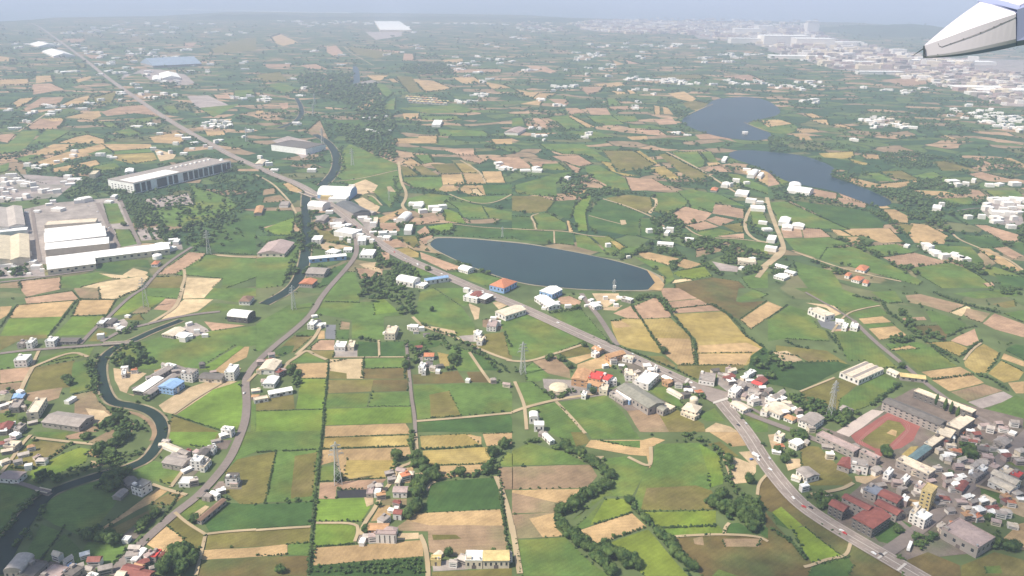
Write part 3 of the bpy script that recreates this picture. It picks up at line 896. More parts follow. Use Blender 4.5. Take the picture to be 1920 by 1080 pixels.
TREES = """
# row: R radius width n|pts|cat label ; solo
R|4.4|6|125|o 130,80 250,90 330,120 420,140 520,180 600,240 680,300 740,330 720,400 640,450 520,500 430,580 350,640 370,720 440,780 500,830 560,870 640,920 650,980 720,1030 760,1085|dark broadleaf tree in the winding streamside tree belt near the bottom of the photo|trees of the winding stream belt
R|5|8|10|o 700,870 830,1000 950,1020|dark tree in the short spur at the bottom edge beside the lime green field|trees of the short spur
R|4.2|4|24|o 880,520 940,590 1020,690 1100,770 1180,840 1230,920 1300,1000 1370,1060|small dark tree in the straight row right of the tan four cornered field|straight row of small trees
R|4.2|9|36|o 1270,30 1400,60 1520,130 1600,230 1620,330 1640,400 1700,480 1800,580 1860,680 1850,740|dark tree in the curved line between the round green field and the sandy yard|curved line of trees
R|5.4|26|34|o 1540,500 1600,560 1700,620 1850,690|dark tree in the thick grove below the sandy yard by the highway|thick grove trees
R|4.4|5|20|n 1150,0 1180,100 1210,190 1130,200 1050,220 1010,320|roadside tree along the farm lane beside the straw fields|farm lane trees
R|5.2|14|26|n 1200,200 1260,260 1330,350 1240,400 1220,520 1130,600 1060,700|dark tree in the belt behind the small farmstead with the red roof|farmstead belt trees
R|4.5|5|22|n 1380,350 1440,335 1530,335 1620,330 1740,310 1780,180 1870,110 1920,80|round tree along the top of the dark green field|trees above the dark green field
R|5|6|8|n 990,460 980,400 920,520 900,580|tree beside the lane in the small farmstead|farmstead lane trees
R|4|6|10|j 780,390 910,400 940,390 1050,385 1120,378|dark tree in the row above the two small dark green fields|trees above the small dark fields
R|5.5|14|34|j 1150,420 1160,530 1160,620 1300,380 1400,400 1480,480 1500,580 1400,620|dark tree ringing the courtyard farm with the red roof|courtyard farm trees
R|4|6|20|j 1240,280 1330,320 1450,360 1600,440 1750,540 1830,640|tree along the curving tan lane|trees along the tan lane
R|5.5|8|12|j 200,650 280,640 320,700 290,760|dark tree behind the two white roofed farm buildings beside the winding road|trees behind the white farm buildings
R|5|8|12|f 1110,290 1180,340 1300,370 1400,380|dark tree along the lane right of the upper canal bend|trees right of the canal bend
R|5|9|34|f 340,560 330,700 300,850 260,930 230,1040|dark tree on the left bank of the straight canal|left bank canal trees
R|4.5|7|24|f 430,460 420,560 410,640 410,760 400,900|dark tree on the right bank of the straight canal|right bank canal trees
R|5.5|16|24|f 780,730 880,740 920,820 960,900 1040,930|dark tree beside the highway junction with the white roofs|trees by the white roof junction
R|6.5|18|40|f 640,20 650,120 640,200 560,260 490,300 430,300|tree on the banks of the upper canal bend|upper bend canal trees
R|5|12|26|f 1040,250 1060,330 1060,400 1030,460|dark tree in the belt beside the lane above the highway|trees beside the upper lane
R|6|12|24|i 870,590 900,470 1030,440 1070,540 960,600 1150,560|dark tree in the rough green field inside the canal bend|trees inside the canal bend
R|5|9|14|i 680,560 690,620 700,690 700,760|dark tree on the left bank of the canal below the bridge|trees below the bridge
R|5|10|12|i 1030,270 1000,290 950,320 900,350|dark tree clump on the upper bank of the canal behind the bridge|trees behind the bridge
R|5|9|14|i 1020,810 1100,780 1180,770 1200,840 1120,830|dark tree around the blue walled shed|trees around the blue shed
R|5|12|26|i 870,920 900,1000 960,1060 1060,1050 720,1070 860,1000|dark tree on the sandy loop of the canal|trees on the sandy canal loop
R|5|10|22|m 960,30 900,90 730,170 800,190 850,220|dark tree between the canal and the sandy patch at lower left|trees by the sandy patch
R|5.5|14|20|m 750,300 830,330 900,380 780,440 960,300|shaded tree beside the white house with the dark flat roof at lower left|shaded trees by the lone white house
R|6|20|34|m 1180,950 1280,960 1380,960 1440,950 1300,1040 1150,1030|dark tree behind the red roofs at the lower left bottom edge|trees behind the lower left red roofs
R|4|4|12|m 1210,600 1150,640 1060,730 1010,790|small tree between the roadside parking strip and the winding road|parking strip trees
R|4.5|10|16|m 700,800 850,830 930,830 600,760|shaded tree in the dip left of the winding road|trees in the shaded dip
R|5.5|14|30|p 340,480 420,500 480,560 400,580 1010,560 1060,640 1100,690|dark tree around the red roofed college blocks|trees around the red roofed blocks
R|5.5|26|46|p 1280,300 1350,360 1420,100 1500,160 1600,120 1300,420 1560,60|dark tree in the neighbourhood right of the sports field|neighbourhood trees
R|5|6|30|p 380,10 500,60 650,120 790,130 900,200|dark tree in the belt below the running track|trees below the running track
R|6|16|16|p 1080,60 1150,120 1000,170|dark tree at the right corner of the running track|trees at the running track corner
R|5|12|18|p 170,10 280,60 330,90|dark tree between the white hut and the school wall|trees beside the school wall
R|4.5|8|20|p 1450,920 1600,880 1750,860 1850,880|tree along the top of the meadow in the lower right corner|trees above the corner meadow
R|3.6|8|22|k 240,770 330,830 450,780 500,800 540,820|dark tree around the round cream roof|trees around the round cream roof
R|5|10|16|k 690,490 760,590 820,620 860,590|dark tree by the highway row of shops|trees by the highway shops
R|5|9|12|k 1210,700 1260,730 1370,770 1400,830 1440,820|dark tree between the junction and the cream temple|trees by the junction
R|5|9|16|k 290,170 400,160 500,150|tree along the hedge by the highway|trees along the highway hedge
R|5|10|22|k 930,100 1000,70 1110,80 1150,130 1190,190|dark tree in the row between the pinkish fields|trees between the pinkish fields
R|5.5|14|34|l 1000,170 1080,330 1200,340 1300,380 900,400 1050,380|dark tree in the belt between the orange and brown fields at the right|trees of the right hand belt
R|5.5|12|24|l 980,690 1060,700 860,610 900,640 1100,740|dark tree beside the yellow roof at the right|trees beside the yellow roof
R|5|14|34|l 430,1000 560,950 600,1000 350,900 250,850 150,830|dark tree between the row of white houses and the school|trees left of the school
R|6|14|28|h 770,440 850,530 920,590 980,660 1050,710|large dark tree in the belt crossing the orange fields at the upper right|upper right belt trees
B|6|.|230|. 228,368 300,358 380,335 440,322 490,330 500,350 480,378 465,392 440,415 410,445 395,465 360,470 330,450 290,415 262,395 240,395|wood
B|6|.|200|. 232,365 262,372 262,392 300,420 335,455 320,470 290,440 245,400|wood
B|6|.|150|. 120,300 215,330 245,360 230,372 140,375 110,372 150,350|wood
B|7|.|240|. 675,518 700,512 740,545 770,550 778,565 777,588 762,592 745,585 738,572 720,560 700,566 677,567|wood
B|6|.|160|. 705,500 728,488 760,500 790,520 785,540 740,545|wood
B|7|.|200|g 330,280 400,240 600,240 560,330 590,380 560,420 340,370|wood
B|6|.|120|g 560,350 740,330 840,350 660,400 600,430|wood
B|6|.|160|g 1040,560 1200,540 1290,610 1250,700 1060,690|wood
B|6|.|170|g 1240,690 1500,720 1700,790 1740,850 1650,870 1400,810 1280,760|wood
B|6|.|110|g 1690,830 1850,800 1910,860 1850,890 1700,870|wood
B|7|.|260|b 560,560 700,560 880,620 980,820 1060,1000 900,1060 780,900 640,760|wood
B|8|.|300|b 300,560 680,570 720,640 760,720 640,760 480,740 400,700 330,640|wood
B|7|.|200|b 560,930 900,960 1060,1060 1000,1200 900,1180 700,1080 620,1010|wood
B|6|.|140|f 700,0 1000,0 1060,100 1040,150 900,60|wood
B|6|.|80|e 700,900 900,850 1120,860 1140,900 900,920 760,960|wood
B|6|.|100|e 580,140 ,|x
B|7|.|300|h 760,330 900,320 1100,370 1240,470 1340,600 1400,700 1200,600 1000,450 850,400|wood
B|7|.|160|h 500,200 640,240 700,310 820,330 700,340 560,280 440,240|wood
B|6|.|260|h 840,80 1060,60 1240,100 1220,170 1060,200 860,150|wood
B|6|.|160|h 1040,290 1300,260 1450,310 1300,340 1060,340|wood
B|7|.|160|c 1200,820 1300,840 1600,960 1700,1000 1500,1000 1250,930|wood
B|7|.|160|b 1050,520 1200,480 1400,480 1500,560 1200,570|wood
B|6|.|60|d 0,1030 120,1080 60,1150 0,1120|wood
B|6|.|120|e 880,400 1060,420 1170,500 1080,540 1100,620 960,560|wood
B|6|.|100|n 430,1015 840,985 1240,950 1270,1080 410,1080|orchard
B|6|.|130|k 1760,560 1900,470 2000,500 2130,560 1920,700|wood
B|5|.|90|l 1640,10 1900,0 1900,60 1700,50|wood
B|6|.|60|i 1180,380 1300,350 1400,380 1250,400|wood
B|6|.|60|e 150,880 340,870 340,990 0,1010 0,960|wood
B|4.5|.|60|p 1280,120 1500,40 1620,150 1500,260 1380,330 1270,300|wood
B|4.5|.|40|p 940,600 1000,560 1090,640 1100,720 1000,700|wood
B|4.5|.|50|p 340,470 480,460 520,520 460,600 380,580|wood
B|5|.|40|p 300,-30 640,60 800,110 780,150 560,90|wood
B|4.5|.|50|p 1420,510 1540,520 1700,620 1660,680 1500,600|wood
B|5|.|60|l 150,840 430,850 430,1000 250,1060 180,960|wood
B|5|.|50|l 440,960 620,930 700,960 560,1060 440,1070|wood
B|4.5|.|40|p 1100,740 1240,800 1200,900 1100,880|wood
B|5|.|60|m 200,280 420,330 460,420 300,400|wood
B|5|.|60|i 0,800 120,780 200,900 180,1060 60,1050|wood
R|3.6|12|30|i 740,500 720,620 730,740 780,830 900,860 1050,900 1180,990|small tree on the bank of the canal bend at the left|bank trees of the canal bend
R|3.6|14|26|m 1230,60 1100,150 980,180 820,250 560,310 420,370|small tree on the canal bank above the weir bridge|bank trees above the weir bridge
R|3.6|22|16|m 330,500 240,620 160,760 100,900|shaded small tree on the right bank of the wide canal|shaded bank trees
R|3.6|8|22|m 0,800 80,700 160,600 230,520 280,470|shaded tree on the left bank of the wide canal in the corner|shaded left bank trees
T|6|k 1137,492|large round dark tree standing alone at the corner of the yellow fields
T|6.5|i 1030,455|big dark tree at the canal bend inside the rough green field
T|6|i 1075,535|large dark tree beside the lane inside the canal bend
T|5|i 500,690|dark tree at the edge of the olive field left of the canal, upper of two
T|5|i 520,725|dark tree at the edge of the olive field left of the canal, lower of two
T|4.5|k 605,798|round dark tree beside the white cube hut and the tan yard
T|4|n 828,750|round dark tree beside the white four bay barn
T|4|n 1445,930|round dark tree on the concrete yard beside the yellow roofed shed
T|4|n 185,1050|solitary tree in the brown field at the bottom edge
T|5|o 1780,380|dark tree at the lower end of the sandy yard by the highway
T|5|m 1460,670|dark tree at the low end of the long brown shed
T|4|p 970,750|small tree on the lawn below the red roofed college
T|5|p 70,150|round tree on the sandy yard by the highway
T|4.5|p 175,180|round tree above the sandy patch by the highway
T|4.5|p 120,225|round tree beside the sandy patch and the highway edge
T|5|m 650,50|dark tree beside the brown plot at the canal loop
T|4|k 540,440|dark round shrub tree at the lower edge of the green field by the highway
T|4|k 265,545|left one of two small trees on the brown plot by the pylon
T|4.5|k 293,530|right one of two small trees on the brown plot by the pylon
T|4.5|k 372,550|oval tree on the yellow plot above the orange temple roof
T|4|k 430,600|small tree between the brown plot and the orange temple roof
T|4|l 1000,600|dark tree on the verge of the straight road at the right
T|5|f 1290,950|dark tree beside the highway opposite the blue roofed shed
T|6|e 930,615|large round dark tree at the crossing inside the factory grounds
T|6|e 1415,525|large dark tree in the factory meadow
T|5|e 1680,440|round dark tree in the meadow below the long factory
T|4|j 1320,175|small dark tree in the middle of the green field below the wood
T|4|n 610,370|small tree at the foot of the lattice pylon in the straw field
T|4|n 635,360|small tree right beside the foot of the lattice pylon in the straw field
C|4|p 1200,-60|x
"""
BLDS = """
i|c|8|W|dk|1718,208 1762,163 1900,186|warehouse|white arched warehouse with a dark open gable front by the canal road
i|g|4|c|n|1230,345 1310,290 1378,312|farm_shed|longer of the two pale sheds on the canal bank behind the bridge
i|g|4|W|w|1328,357 1380,325 1437,345|farm_shed|shorter white shed on the canal bank behind the bridge
i|f|8|W|w|335,402 375,370 442,370|house|white house with a wide flat roof on the canal road, third from the left
i|f|8|W|w|200,412 230,378 268,382|house|tall narrow white house on the canal road, second from the left edge
i|f|6|n|n|135,422 160,390 196,394|house|grey low house on the canal road nearest the left edge
i|g|4|k|n|440,402 465,372 602,376|farm_shed|dark roofed long shed on the canal road beside the white house
i|f|9|W|w|115,542 140,500 224,504|house|white two storey house standing alone below the canal road
i|f|6|W|n|738,266 762,228 802,234|house|white block with a dark front at the bridge approach
i|g|4|k|n|780,266 812,226 866,236|farm_shed|grey roofed annexe at the bridge approach
i|f|11|n|w|1358,638 1402,600 1482,612|apartment_house|grey three storey house behind the blue walled shed
i|g|8|B|B|1200,738 1272,678 1368,702|shed|blue walled shed with a pale blue roof inside the canal bend
i|g|5|k|c|1498,672 1530,630 1692,648|hall|low cream hall with a dark grey roof and arcaded front
i|f|11|W|w|1688,632 1720,575 1786,580|house|tall white house beside the winding road by the cream hall
i|g|5|W|dk|1005,766 1150,663 1218,678|farm_shed|long white roofed shed at the gravel yard inside the canal bend
i|g|5|n|n|1080,790 1285,645 1330,655|farm_shed|long grey shed beside the long white roofed shed in the canal bend
i|g|5|n|n|1140,652 1240,585 1286,600|farm_shed|striped grey shed at the upper end of the gravel yard
i|f|5|W|w|1238,580 1268,562 1322,578|shed|small white shed at the top of the gravel yard
i|g|3|B|n|82,832 104,795 188,790|shed|small blue roofed shed at the far left edge
i|f|8|c|c|205,938 262,830 342,828|house|cream stepped roof house among the farm buildings at far left
i|g|4|o|n|-10,855 -5,806 82,800|shed|olive roofed shed cut by the left edge
i|g|6|n|n|330,1002 432,920 688,965|shed|large grey shed with a double roof near the canal loop
i|f|6|n|n|75,902 100,842 168,842|house|grey house below the small blue roofed shed
i|g|5|R|n|-5,1062 15,1012 95,1012|house|low house with a dark red roof cut by the left edge
i|f|6|n|n|95,1062 150,1018 202,1018|house|grey flat roofed house right of the dark red roof at far left
i|f|3|W|w|495,848 540,808 562,822|shed|narrow white container on the drive beside the large grey shed
i|f|5|W|w|915,650 912,614 942,614|shed|small white hut on the yard edge inside the canal bend
i|f|3|W|w|875,302 902,283 932,294|shed|little white hut on the yard above the bridge
i|h|6|b|w|1800,98 1822,58 1896,64|house|small house with a brown hipped roof on the field lane above the arched warehouse
i|f|8|W|w|1658,1062 1682,1035 1756,1046|house|white block on the left verge of the winding road beside the olive field
m|f|10|W|w|1420,222 1462,180 1538,180|house|tall white house with dark openings left of the winding road
m|g|6|k|n|1466,172 1508,120 1576,128|shed|dark roofed shed just behind the tall white house left of the winding road
m|g|6|n|n|1222,228 1290,164 1432,196|shed|large grey roofed shed left of the tall white house
m|g|5|n|n|1332,152 1368,128 1428,150|shed|small grey roof above the large grey roofed shed at lower left
m|f|5|c|w|1500,268 1550,204 1582,208|shed|cream lean-to strip right of the tall white house
m|f|4|W|w|1338,388 1372,340 1452,340|shed|low white shed at the end of the farm drive left of the winding road
m|f|9|S|w|983,402 1060,350 1132,376|house|lone white house with a dark flat roof standing at the edge of the cloud shadow
m|g|4|k|n|918,366 1000,335 1050,372|shed|dark low shed behind the lone house at the cloud shadow
m|g|3|n|n|848,484 902,428 956,440|shed|long grey low shed in the cloud shadow
m|f|9|k|w|1682,350 1710,310 1800,308|house|white house with a grey roof and water tank right of the winding road
m|g|5|W|w|1570,456 1602,440 1656,464|shed|white roofed barn below the grey roofed house by the winding road
m|f|4|n|n|1524,482 1542,450 1590,470|shed|grey annexe beside the white roofed barn by the winding road
m|g|4|b|n|1475,656 1660,500 1694,512|farm_shed|long narrow shed with a brown roof beside the winding road
m|g|5|W|w|980,962 1060,870 1100,876|shed|long white roofed shed on the right verge of the winding road near the bottom
m|f|5|E|n|1125,934 1165,878 1208,888|shed|bright red roofed shed near the bottom left corner
m|g|4|R|n|1180,934 1206,898 1238,906|shed|dark red roof touching the bright red roofed shed
m|f|3|W|w|918,812 940,778 982,786|shed|small white hut at the lower end of the roadside parking strip
m|g|5|P|w|8,340 58,285 184,306|house|pinkish grey roofed house at the left edge by the shaded field
m|f|6|c|n|28,106 74,64 158,72|house|house with a pale cream roof near the left edge above the dirt lane
m|c|9|Q|n|42,1036 116,922 240,936|warehouse|big pale arched roof warehouse in the lower left corner
m|f|7|k|n|150,1064 240,958 342,990|warehouse|dark grey flat roofed workshop beside the big arched warehouse in the corner
m|f|6|P|n|300,1084 398,992 520,1022|warehouse|brownish roofed workshop at the lower left bottom edge
m|f|4|B|n|474,1034 530,985 576,996|shed|small blue roofed shed at the lower left bottom edge
m|f|6|k|n|440,1064 550,1004 650,1014|warehouse|dark roofed workshop by the small blue roofed shed at the bottom
m|f|7|W|w|648,1084 688,1052 742,1068|house|white block at the bottom edge left of the winding road
m|g|5|R|n|918,1044 960,980 1062,1020|house|long dark red roofed house at the bottom edge right of the winding road
m|g|5|c|n|868,1078 900,1032 958,1044|shed|pale orange roof beside the winding road at the bottom edge
m|g|5|R|n|985,1078 1030,1018 1150,1050|house|second red brown roofed house right at the bottom edge
m|f|5|W|w|1578,140 1600,108 1622,112|shed|small white hut at the drive bend left of the winding road
m|g|3|c|w|1212,106 1262,84 1374,126|farm_shed|long low cream shed in the bright green field at lower left
j|g|6|c|w|20,612 80,540 192,545|house|pale gabled house right of the winding road, the upper one
j|g|6|W|w|60,714 90,660 166,668|house|white gabled house right of the winding road, the lower one
j|g|5|W|w|88,808 105,776 272,732|farm_shed|long white roofed shed right of the winding road
j|f|4|c|w|-20,852 -10,826 90,800|farm_shed|cream low shed at the left end of the long white roofed shed
j|f|9|c|c|965,342 985,288 1062,292|house|square cream two storey house alone in the green field
j|c|6|W|w|1150,292 1162,274 1222,276|shed|white arched roof shed at the end of the tan lane
j|f|7|W|w|395,272 412,240 452,250|house|pale house on the right of the fork of the winding road
j|f|4|W|w|452,282 470,262 506,268|shed|low shed beside the pale house at the fork
j|f|6|W|w|590,442 600,402 678,406|house|white L shaped house below the dark red plot
j|f|5|c|c|690,444 697,398 742,400|house|tan roofed house right of the white L shaped house
j|g|5|O|w|1262,514 1266,486 1336,488|house|house with an orange red roof in the courtyard farm
j|f|8|W|w|1222,596 1230,560 1268,566|house|white block at the lower left of the courtyard farm
j|f|6|W|w|1240,624 1245,600 1276,600|shed|small white block below the white block of the courtyard farm
j|f|3|W|w|1345,628 1350,610 1382,612|shed|small pale shed at the lower right of the courtyard farm
j|f|3|W|w|1570,694 1578,678 1608,682|shed|small hut on the corner of the brown field
j|f|9|W|w|1638,352 1650,318 1692,326|house|tall white house on the grey lot beside the curving tan lane
j|f|6|c|w|1658,398 1670,364 1708,370|house|pale lower wing of the house on the grey lot
j|f|7|P|w|1732,288 1744,244 1812,250|house|house with a white terrace ringed by a brown court
j|f|7|W|w|1568,62 1612,18 1704,44|hall|white walled temple-like hall by the highway with a white roof
j|g|8|R|w|1610,52 1640,22 1702,38|hall|dark red roofed block inside the white hall by the highway
j|f|7|W|dk|1648,68 1700,34 1774,56|hall|white roofed block with a dark front beside the highway
.|g|8|c|w|931,584 967,571 984,580|warehouse|long cream roofed warehouse directly on the highway verge
k|g|9|W|B|200,22 285,-12 384,10|warehouse|white roofed warehouse with blue grey walls below the reservoir
k|g|6|W|w|188,72 260,48 342,124|warehouse|white roofed warehouse below the blue grey walled one
k|g|5|W|w|584,118 636,106 668,134|shed|white gabled shed on the sandy lot across the side road
k|f|5|W|n|820,76 842,64 914,82|house|low white house on the sandy lot below the reservoir corner
k|f|5|W|w|600,488 624,470 652,486|shed|small white roofed shed below the highway near the orange roofs
k|g|7|T|T|713,502 812,462 836,490|house|house with a large orange tan roof by the highway
k|g|5|T|n|590,452 640,440 700,462|shed|low orange brown roofed shed beside the highway
k|f|5|c|w|818,528 850,504 930,512|house|pale cream flat roofed shop by the highway
k|f|8|c|w|846,658 850,614 908,610|house|cream white block behind the temple, left one
k|f|6|c|w|905,690 906,650 946,654|house|smaller cream white block behind the temple, right one
k|f|8|W|w|968,692 984,602 1054,655|house|big bright white roofed building in the middle of the highway shops
k|f|5|W|w|1064,612 1068,584 1092,586|shed|narrow white tower block on the highway verge
k|c|5|W|T|1138,668 1150,648 1196,684|shed|white lens shaped roof with an orange base by the highway
k|g|5|T|T|1130,700 1160,680 1200,700|shed|orange roofed shed below the white lens shaped roof
k|f|6|n|w|1388,692 1425,635 1542,642|hall|flat roofed hall with a white rear parapet at the left of the junction
k|g|5|R|n|1585,672 1612,640 1674,660|house|low dark red roofed house right of the flat roofed hall
k|f|8|W|w|1632,772 1662,725 1714,747|house|bright white block right of the junction
k|g|6|n|n|1690,732 1712,704 1762,716|shed|grey roofed shed behind the bright white block at the junction
k|g|5|E|n|1796,712 1820,694 1888,716|shed|bright red roofed shed in the upper right of the junction village
k|g|4|R|n|1826,692 1850,665 1912,690|shed|pinkish red roofed shed beside the bright red one
k|f|5|W|w|1746,642 1786,612 1818,628|shed|white roof at the edge of the dark green wood by the junction village
k|g|9|T|T|445,680 492,606 600,622|temple|temple wing with a broad orange tan roof, left part
k|g|7|T|T|548,702 580,668 682,712|temple|temple wing with an orange tan roof, lower part in front of the teal wall
k|f|11|E|T|572,674 602,620 692,636|temple|bright red roofed main hall of the temple
k|f|10|E|w|655,678 690,640 755,660|temple|bright red roofed side hall of the temple
k|f|7|W|w|672,704 690,680 790,668|temple|white terrace block in front of the red temple roofs
k|f|5|V|V|565,735 575,712 650,730|shed|low teal walled block under the orange temple roof
k|f|6|c|c|650,764 662,722 726,730|house|cream pavilion right of the teal walled block
k|f|5|W|w|520,804 530,776 564,782|house|white cube hut on the lane below the temple
k|g|9|N|n|815,754 905,700 1110,858|warehouse|very large grey green roofed warehouse by the highway
k|c|6|N|n|1028,872 1058,845 1165,905|warehouse|grey rounded roof annexe at the end of the grey green warehouse
k|f|5|Q|n|742,790 775,768 865,836|shed|pale grey roofed shed left of the blue edged white roof
k|g|6|W|B|788,772 812,760 905,834|shed|narrow white roofed shed with a blue edge by the grey green warehouse
k|f|4|c|c|1130,888 1150,856 1208,892|shed|cream low block right of the grey rounded annexe
k|h|7|c|c|1278,906 1318,856 1420,888|temple|ornate cream temple below the junction
k|f|4|c|c|1270,930 1300,905 1400,950|shed|cream forecourt block of the ornate temple
k|g|3|c|w|1168,764 1192,748 1286,806|shed|long cream strip roof beside the small green plot
k|c|8|W|w|128,972 132,934 198,932|farm_shed|upper of the two joined white arched barns on the green field
k|c|8|W|w|165,1030 168,1000 240,1000|farm_shed|lower of the two joined white arched barns on the green field
o|g|4|W|w|233,20 266,6 314,62|farm_shed|small long white shed below the two arched barns
k|g|4|c|w|1640,868 1700,846 1795,900|shed|cream roofed arcade right of the highway below the junction
k|f|6|W|w|1776,836 1800,800 1842,822|house|white house between the junction and the upper right village
k|f|6|c|w|1868,920 1900,878 1946,895|house|cream house on the straight road to the school, nearest the junction
l|f|8|c|w|330,162 372,134 472,196|warehouse|large cream white barn beside a grey lot in the right half
l|f|4|W|w|500,254 512,234 576,240|shed|small white shed behind the grey lot by the cream barn
l|f|5|W|w|550,296 570,264 606,270|house|left white house of the pair at the grey lot
l|f|5|W|w|612,294 626,262 682,270|house|right white house of the pair at the grey lot
l|s|7|c|w|550,632 722,546 858,606|warehouse|big striped cream shed standing on the meadow
l|g|5|Y|n|985,668 1000,642 1180,652|warehouse|yellow roofed long shed by the straight side road
l|g|4|c|w|893,618 930,606 1002,642|shed|cream roof at the left end of the yellow roofed shed
l|g|8|n|w|243,988 310,925 410,972|house|grey ridged roof house with white walls beside the straight road
l|g|5|n|w|552,902 582,878 628,912|house|small grey roofed house behind the big grey ridged one
l|g|6|c|w|-30,900 45,848 165,905|warehouse|cream white warehouse on the straight road from the junction
l|f|4|W|w|68,818 95,798 134,826|shed|small white box behind the cream warehouse by the junction road
l|f|5|W|w|0,830 15,795 64,832|shed|white shed behind the cream warehouse nearest the junction
l|h|4|T|w|126,968 150,942 210,972|house|small orange roofed house on the straight road to the school
l|f|9|c|k|1098,772 1126,752 1560,918|school_block|longest rear school block with a pale roof
l|g|10|k|n|865,856 915,822 1335,998|school_block|long school block with a grey roof beside the running track
.|f|9|c|k|1776,796 1803,776 1827,786|school_block|upper pale roofed wing of the school below the cypresses
.|f|9|c|k|1757,812 1762,797 1789,808|school_block|middle pale roofed wing of the school
.|f|8|c|k|1732,831 1756,815 1772,821|school_block|lower pale roofed wing of the school
p|g|6|V|n|1055,186 1170,95 1225,120|hall|blue grey roofed sports hall beside the running track corner
p|f|8|c|n|978,212 1010,168 1242,284|school_block|long cream roofed block below the running track
.|f|8|P|n|1531,815 1542,808 1612,841|school_block|long narrow school wing along the white court, left part
.|f|8|P|n|1613,846 1619,841 1650,857|school_block|short narrow school wing along the white court, right part
p|g|6|R|n|518,244 562,192 652,220|house|dark red roofed house behind the courtyard of the narrow school wing
p|f|9|n|w|632,240 612,182 740,214|house|grey flat roofed house with white parapets right of the dark red roof
p|g|10|R|k|462,544 502,504 604,560|college_block|red roofed college block nearest the highway, left one
p|g|12|R|n|568,492 592,458 776,560|college_block|red roofed college block, long rear one
p|g|10|R|k|622,642 775,560 934,632|college_block|largest red roofed college block nearest the highway
p|g|8|R|n|828,472 872,428 1008,492|college_block|red roofed college block in the upper right of the campus
p|g|8|R|n|810,540 842,500 1000,590|college_block|red roofed college block in the middle of the campus
p|f|8|A|n|716,434 768,388 862,430|college_block|bluish grey roofed campus hall
p|f|19|Y|Y|1148,434 1198,384 1278,412|tower_block|tall yellow tower block in the lower right
p|f|7|P|w|1092,412 1130,374 1194,396|house|lilac roofed house behind the tall yellow tower
p|f|8|W|w|866,314 904,268 944,284|house|white house on the road behind the college, left one
p|f|7|W|w|992,362 1030,320 1068,336|house|white house on the road behind the college, right one
p|f|10|W|w|1102,624 1150,578 1228,622|house|white walled block by the bus road below the yellow tower
p|f|10|c|w|1062,602 1112,548 1148,562|house|cream roofed block joined to the white walled block by the bus road
p|f|10|P|n|1318,726 1430,640 1690,790|warehouse|very large pinkish grey warehouse in the lower right corner
p|g|5|R|n|1404,424 1450,360 1504,382|house|red roofed house on the upper bus road
p|f|6|n|n|1498,324 1560,282 1622,310|house|grey flat roofed house on the upper bus road
p|f|7|W|w|1574,276 1600,246 1644,270|house|white house on the upper bus road
p|g|7|c|w|1680,312 1712,282 1892,368|hall|rear long cream roof of the market hall at the right edge
p|g|6|c|w|1668,366 1700,328 1850,410|hall|front long cream roof of the market hall at the right edge
p|f|5|E|n|1818,316 1848,284 1914,312|shed|red roofed shed at the right edge
p|f|5|c|w|1746,288 1774,252 1834,286|shed|cream roofed shed left of the red one at the right edge
p|f|4|c|w|1596,486 1620,466 1706,516|shed|cream framed shed on the small green lot
p|f|4|W|w|1496,506 1530,468 1548,480|shed|white hut on the corner of the small green lot
p|f|4|W|w|1652,594 1682,572 1718,602|shed|white roofed shed behind the large pinkish warehouse
p|g|6|n|w|232,288 306,252 368,318|farm_shed|grey roofed farmhouse on the sandy plot beside the highway
p|g|3|c|w|172,340 190,318 256,338|shed|low cream shed in front of the grey roofed farmhouse by the highway
p|g|6|W|w|168,74 206,44 258,78|house|white hut at the corner of the dark trees by the highway
p|f|7|c|w|58,22 70,-8 118,18|house|narrow cream house on the sandy plot by the highway
p|g|6|n|n|1698,64 1732,34 1815,72|house|grey roofed house near the right edge crossroads
n|f|4|P|n|828,466 835,422 882,422|shed|lilac grey pump house beside the black lined pond
n|f|4|W|w|884,464 894,426 938,428|shed|white pump house beside the farm lane
n|g|6|P|w|1028,450 1036,408 1138,412|house|lilac roofed farmhouse of the small farmstead
n|g|6|R|w|1028,614 1042,580 1102,586|house|dark red roofed farmhouse in the small farmstead
n|f|4|W|w|1034,578 1038,560 1070,562|shed|tiny white hut behind the dark red farmhouse
n|b|9|P|w|893,768 905,738 1056,742|farm_shed|white barn with four tall bays above the tan strip
n|h|5|P|w|958,738 975,700 1060,718|farm_shed|grey hipped roof behind the white four bay barn
n|g|4|T|T|838,734 850,684 996,690|farm_shed|orange tan roofed byre above the white four bay barn
n|f|5|Y|Y|1312,964 1314,924 1388,928|shed|small yellow roofed shed at the bottom edge
n|f|8|W|c|1568,966 1578,892 1704,892|warehouse|white left part of the yellow roofed warehouse at the bottom edge
n|g|8|Y|c|1702,966 1704,892 1896,888|warehouse|yellow roofed warehouse at the bottom edge
n|g|3|W|w|772,834 786,796 822,800|shed|small striped white shed beside the concrete farm yard
n|c|4|c|c|1040,384 1070,308 1108,312|farm_shed|cream greenhouse tunnel at the head of the farmstead
e|g|12|Q|w|58,622 50,478 166,464|warehouse|pale grey warehouse at the left edge, right one of the upper pair
e|g|12|Q|w|-70,640 -80,490 46,476|warehouse|pale grey warehouse cut by the left edge, upper pair
e|g|12|Y2|c|84,868 72,690 206,678|warehouse|large cream warehouse at the left edge, right one of the lower pair
e|g|12|Y2|c|-70,884 -85,705 66,690|warehouse|large cream warehouse cut by the left edge, lower pair
e|f|8|W|w|-60,668 -60,648 204,626|warehouse|narrow white strip roof between the two warehouse pairs
e|g|10|W|w|338,660 342,636 758,594|warehouse|first and narrowest of the three white factory roofs
e|g|11|W|w|345,738 332,664 774,618|warehouse|middle white factory roof with two skylight boxes
e|g|12|W|c|345,792 347,744 812,700|warehouse|lowest of the three stacked white factory roofs
e|f|7|c|c|345,608 345,580 720,560|warehouse|tan roofed block behind the three stacked white factory roofs
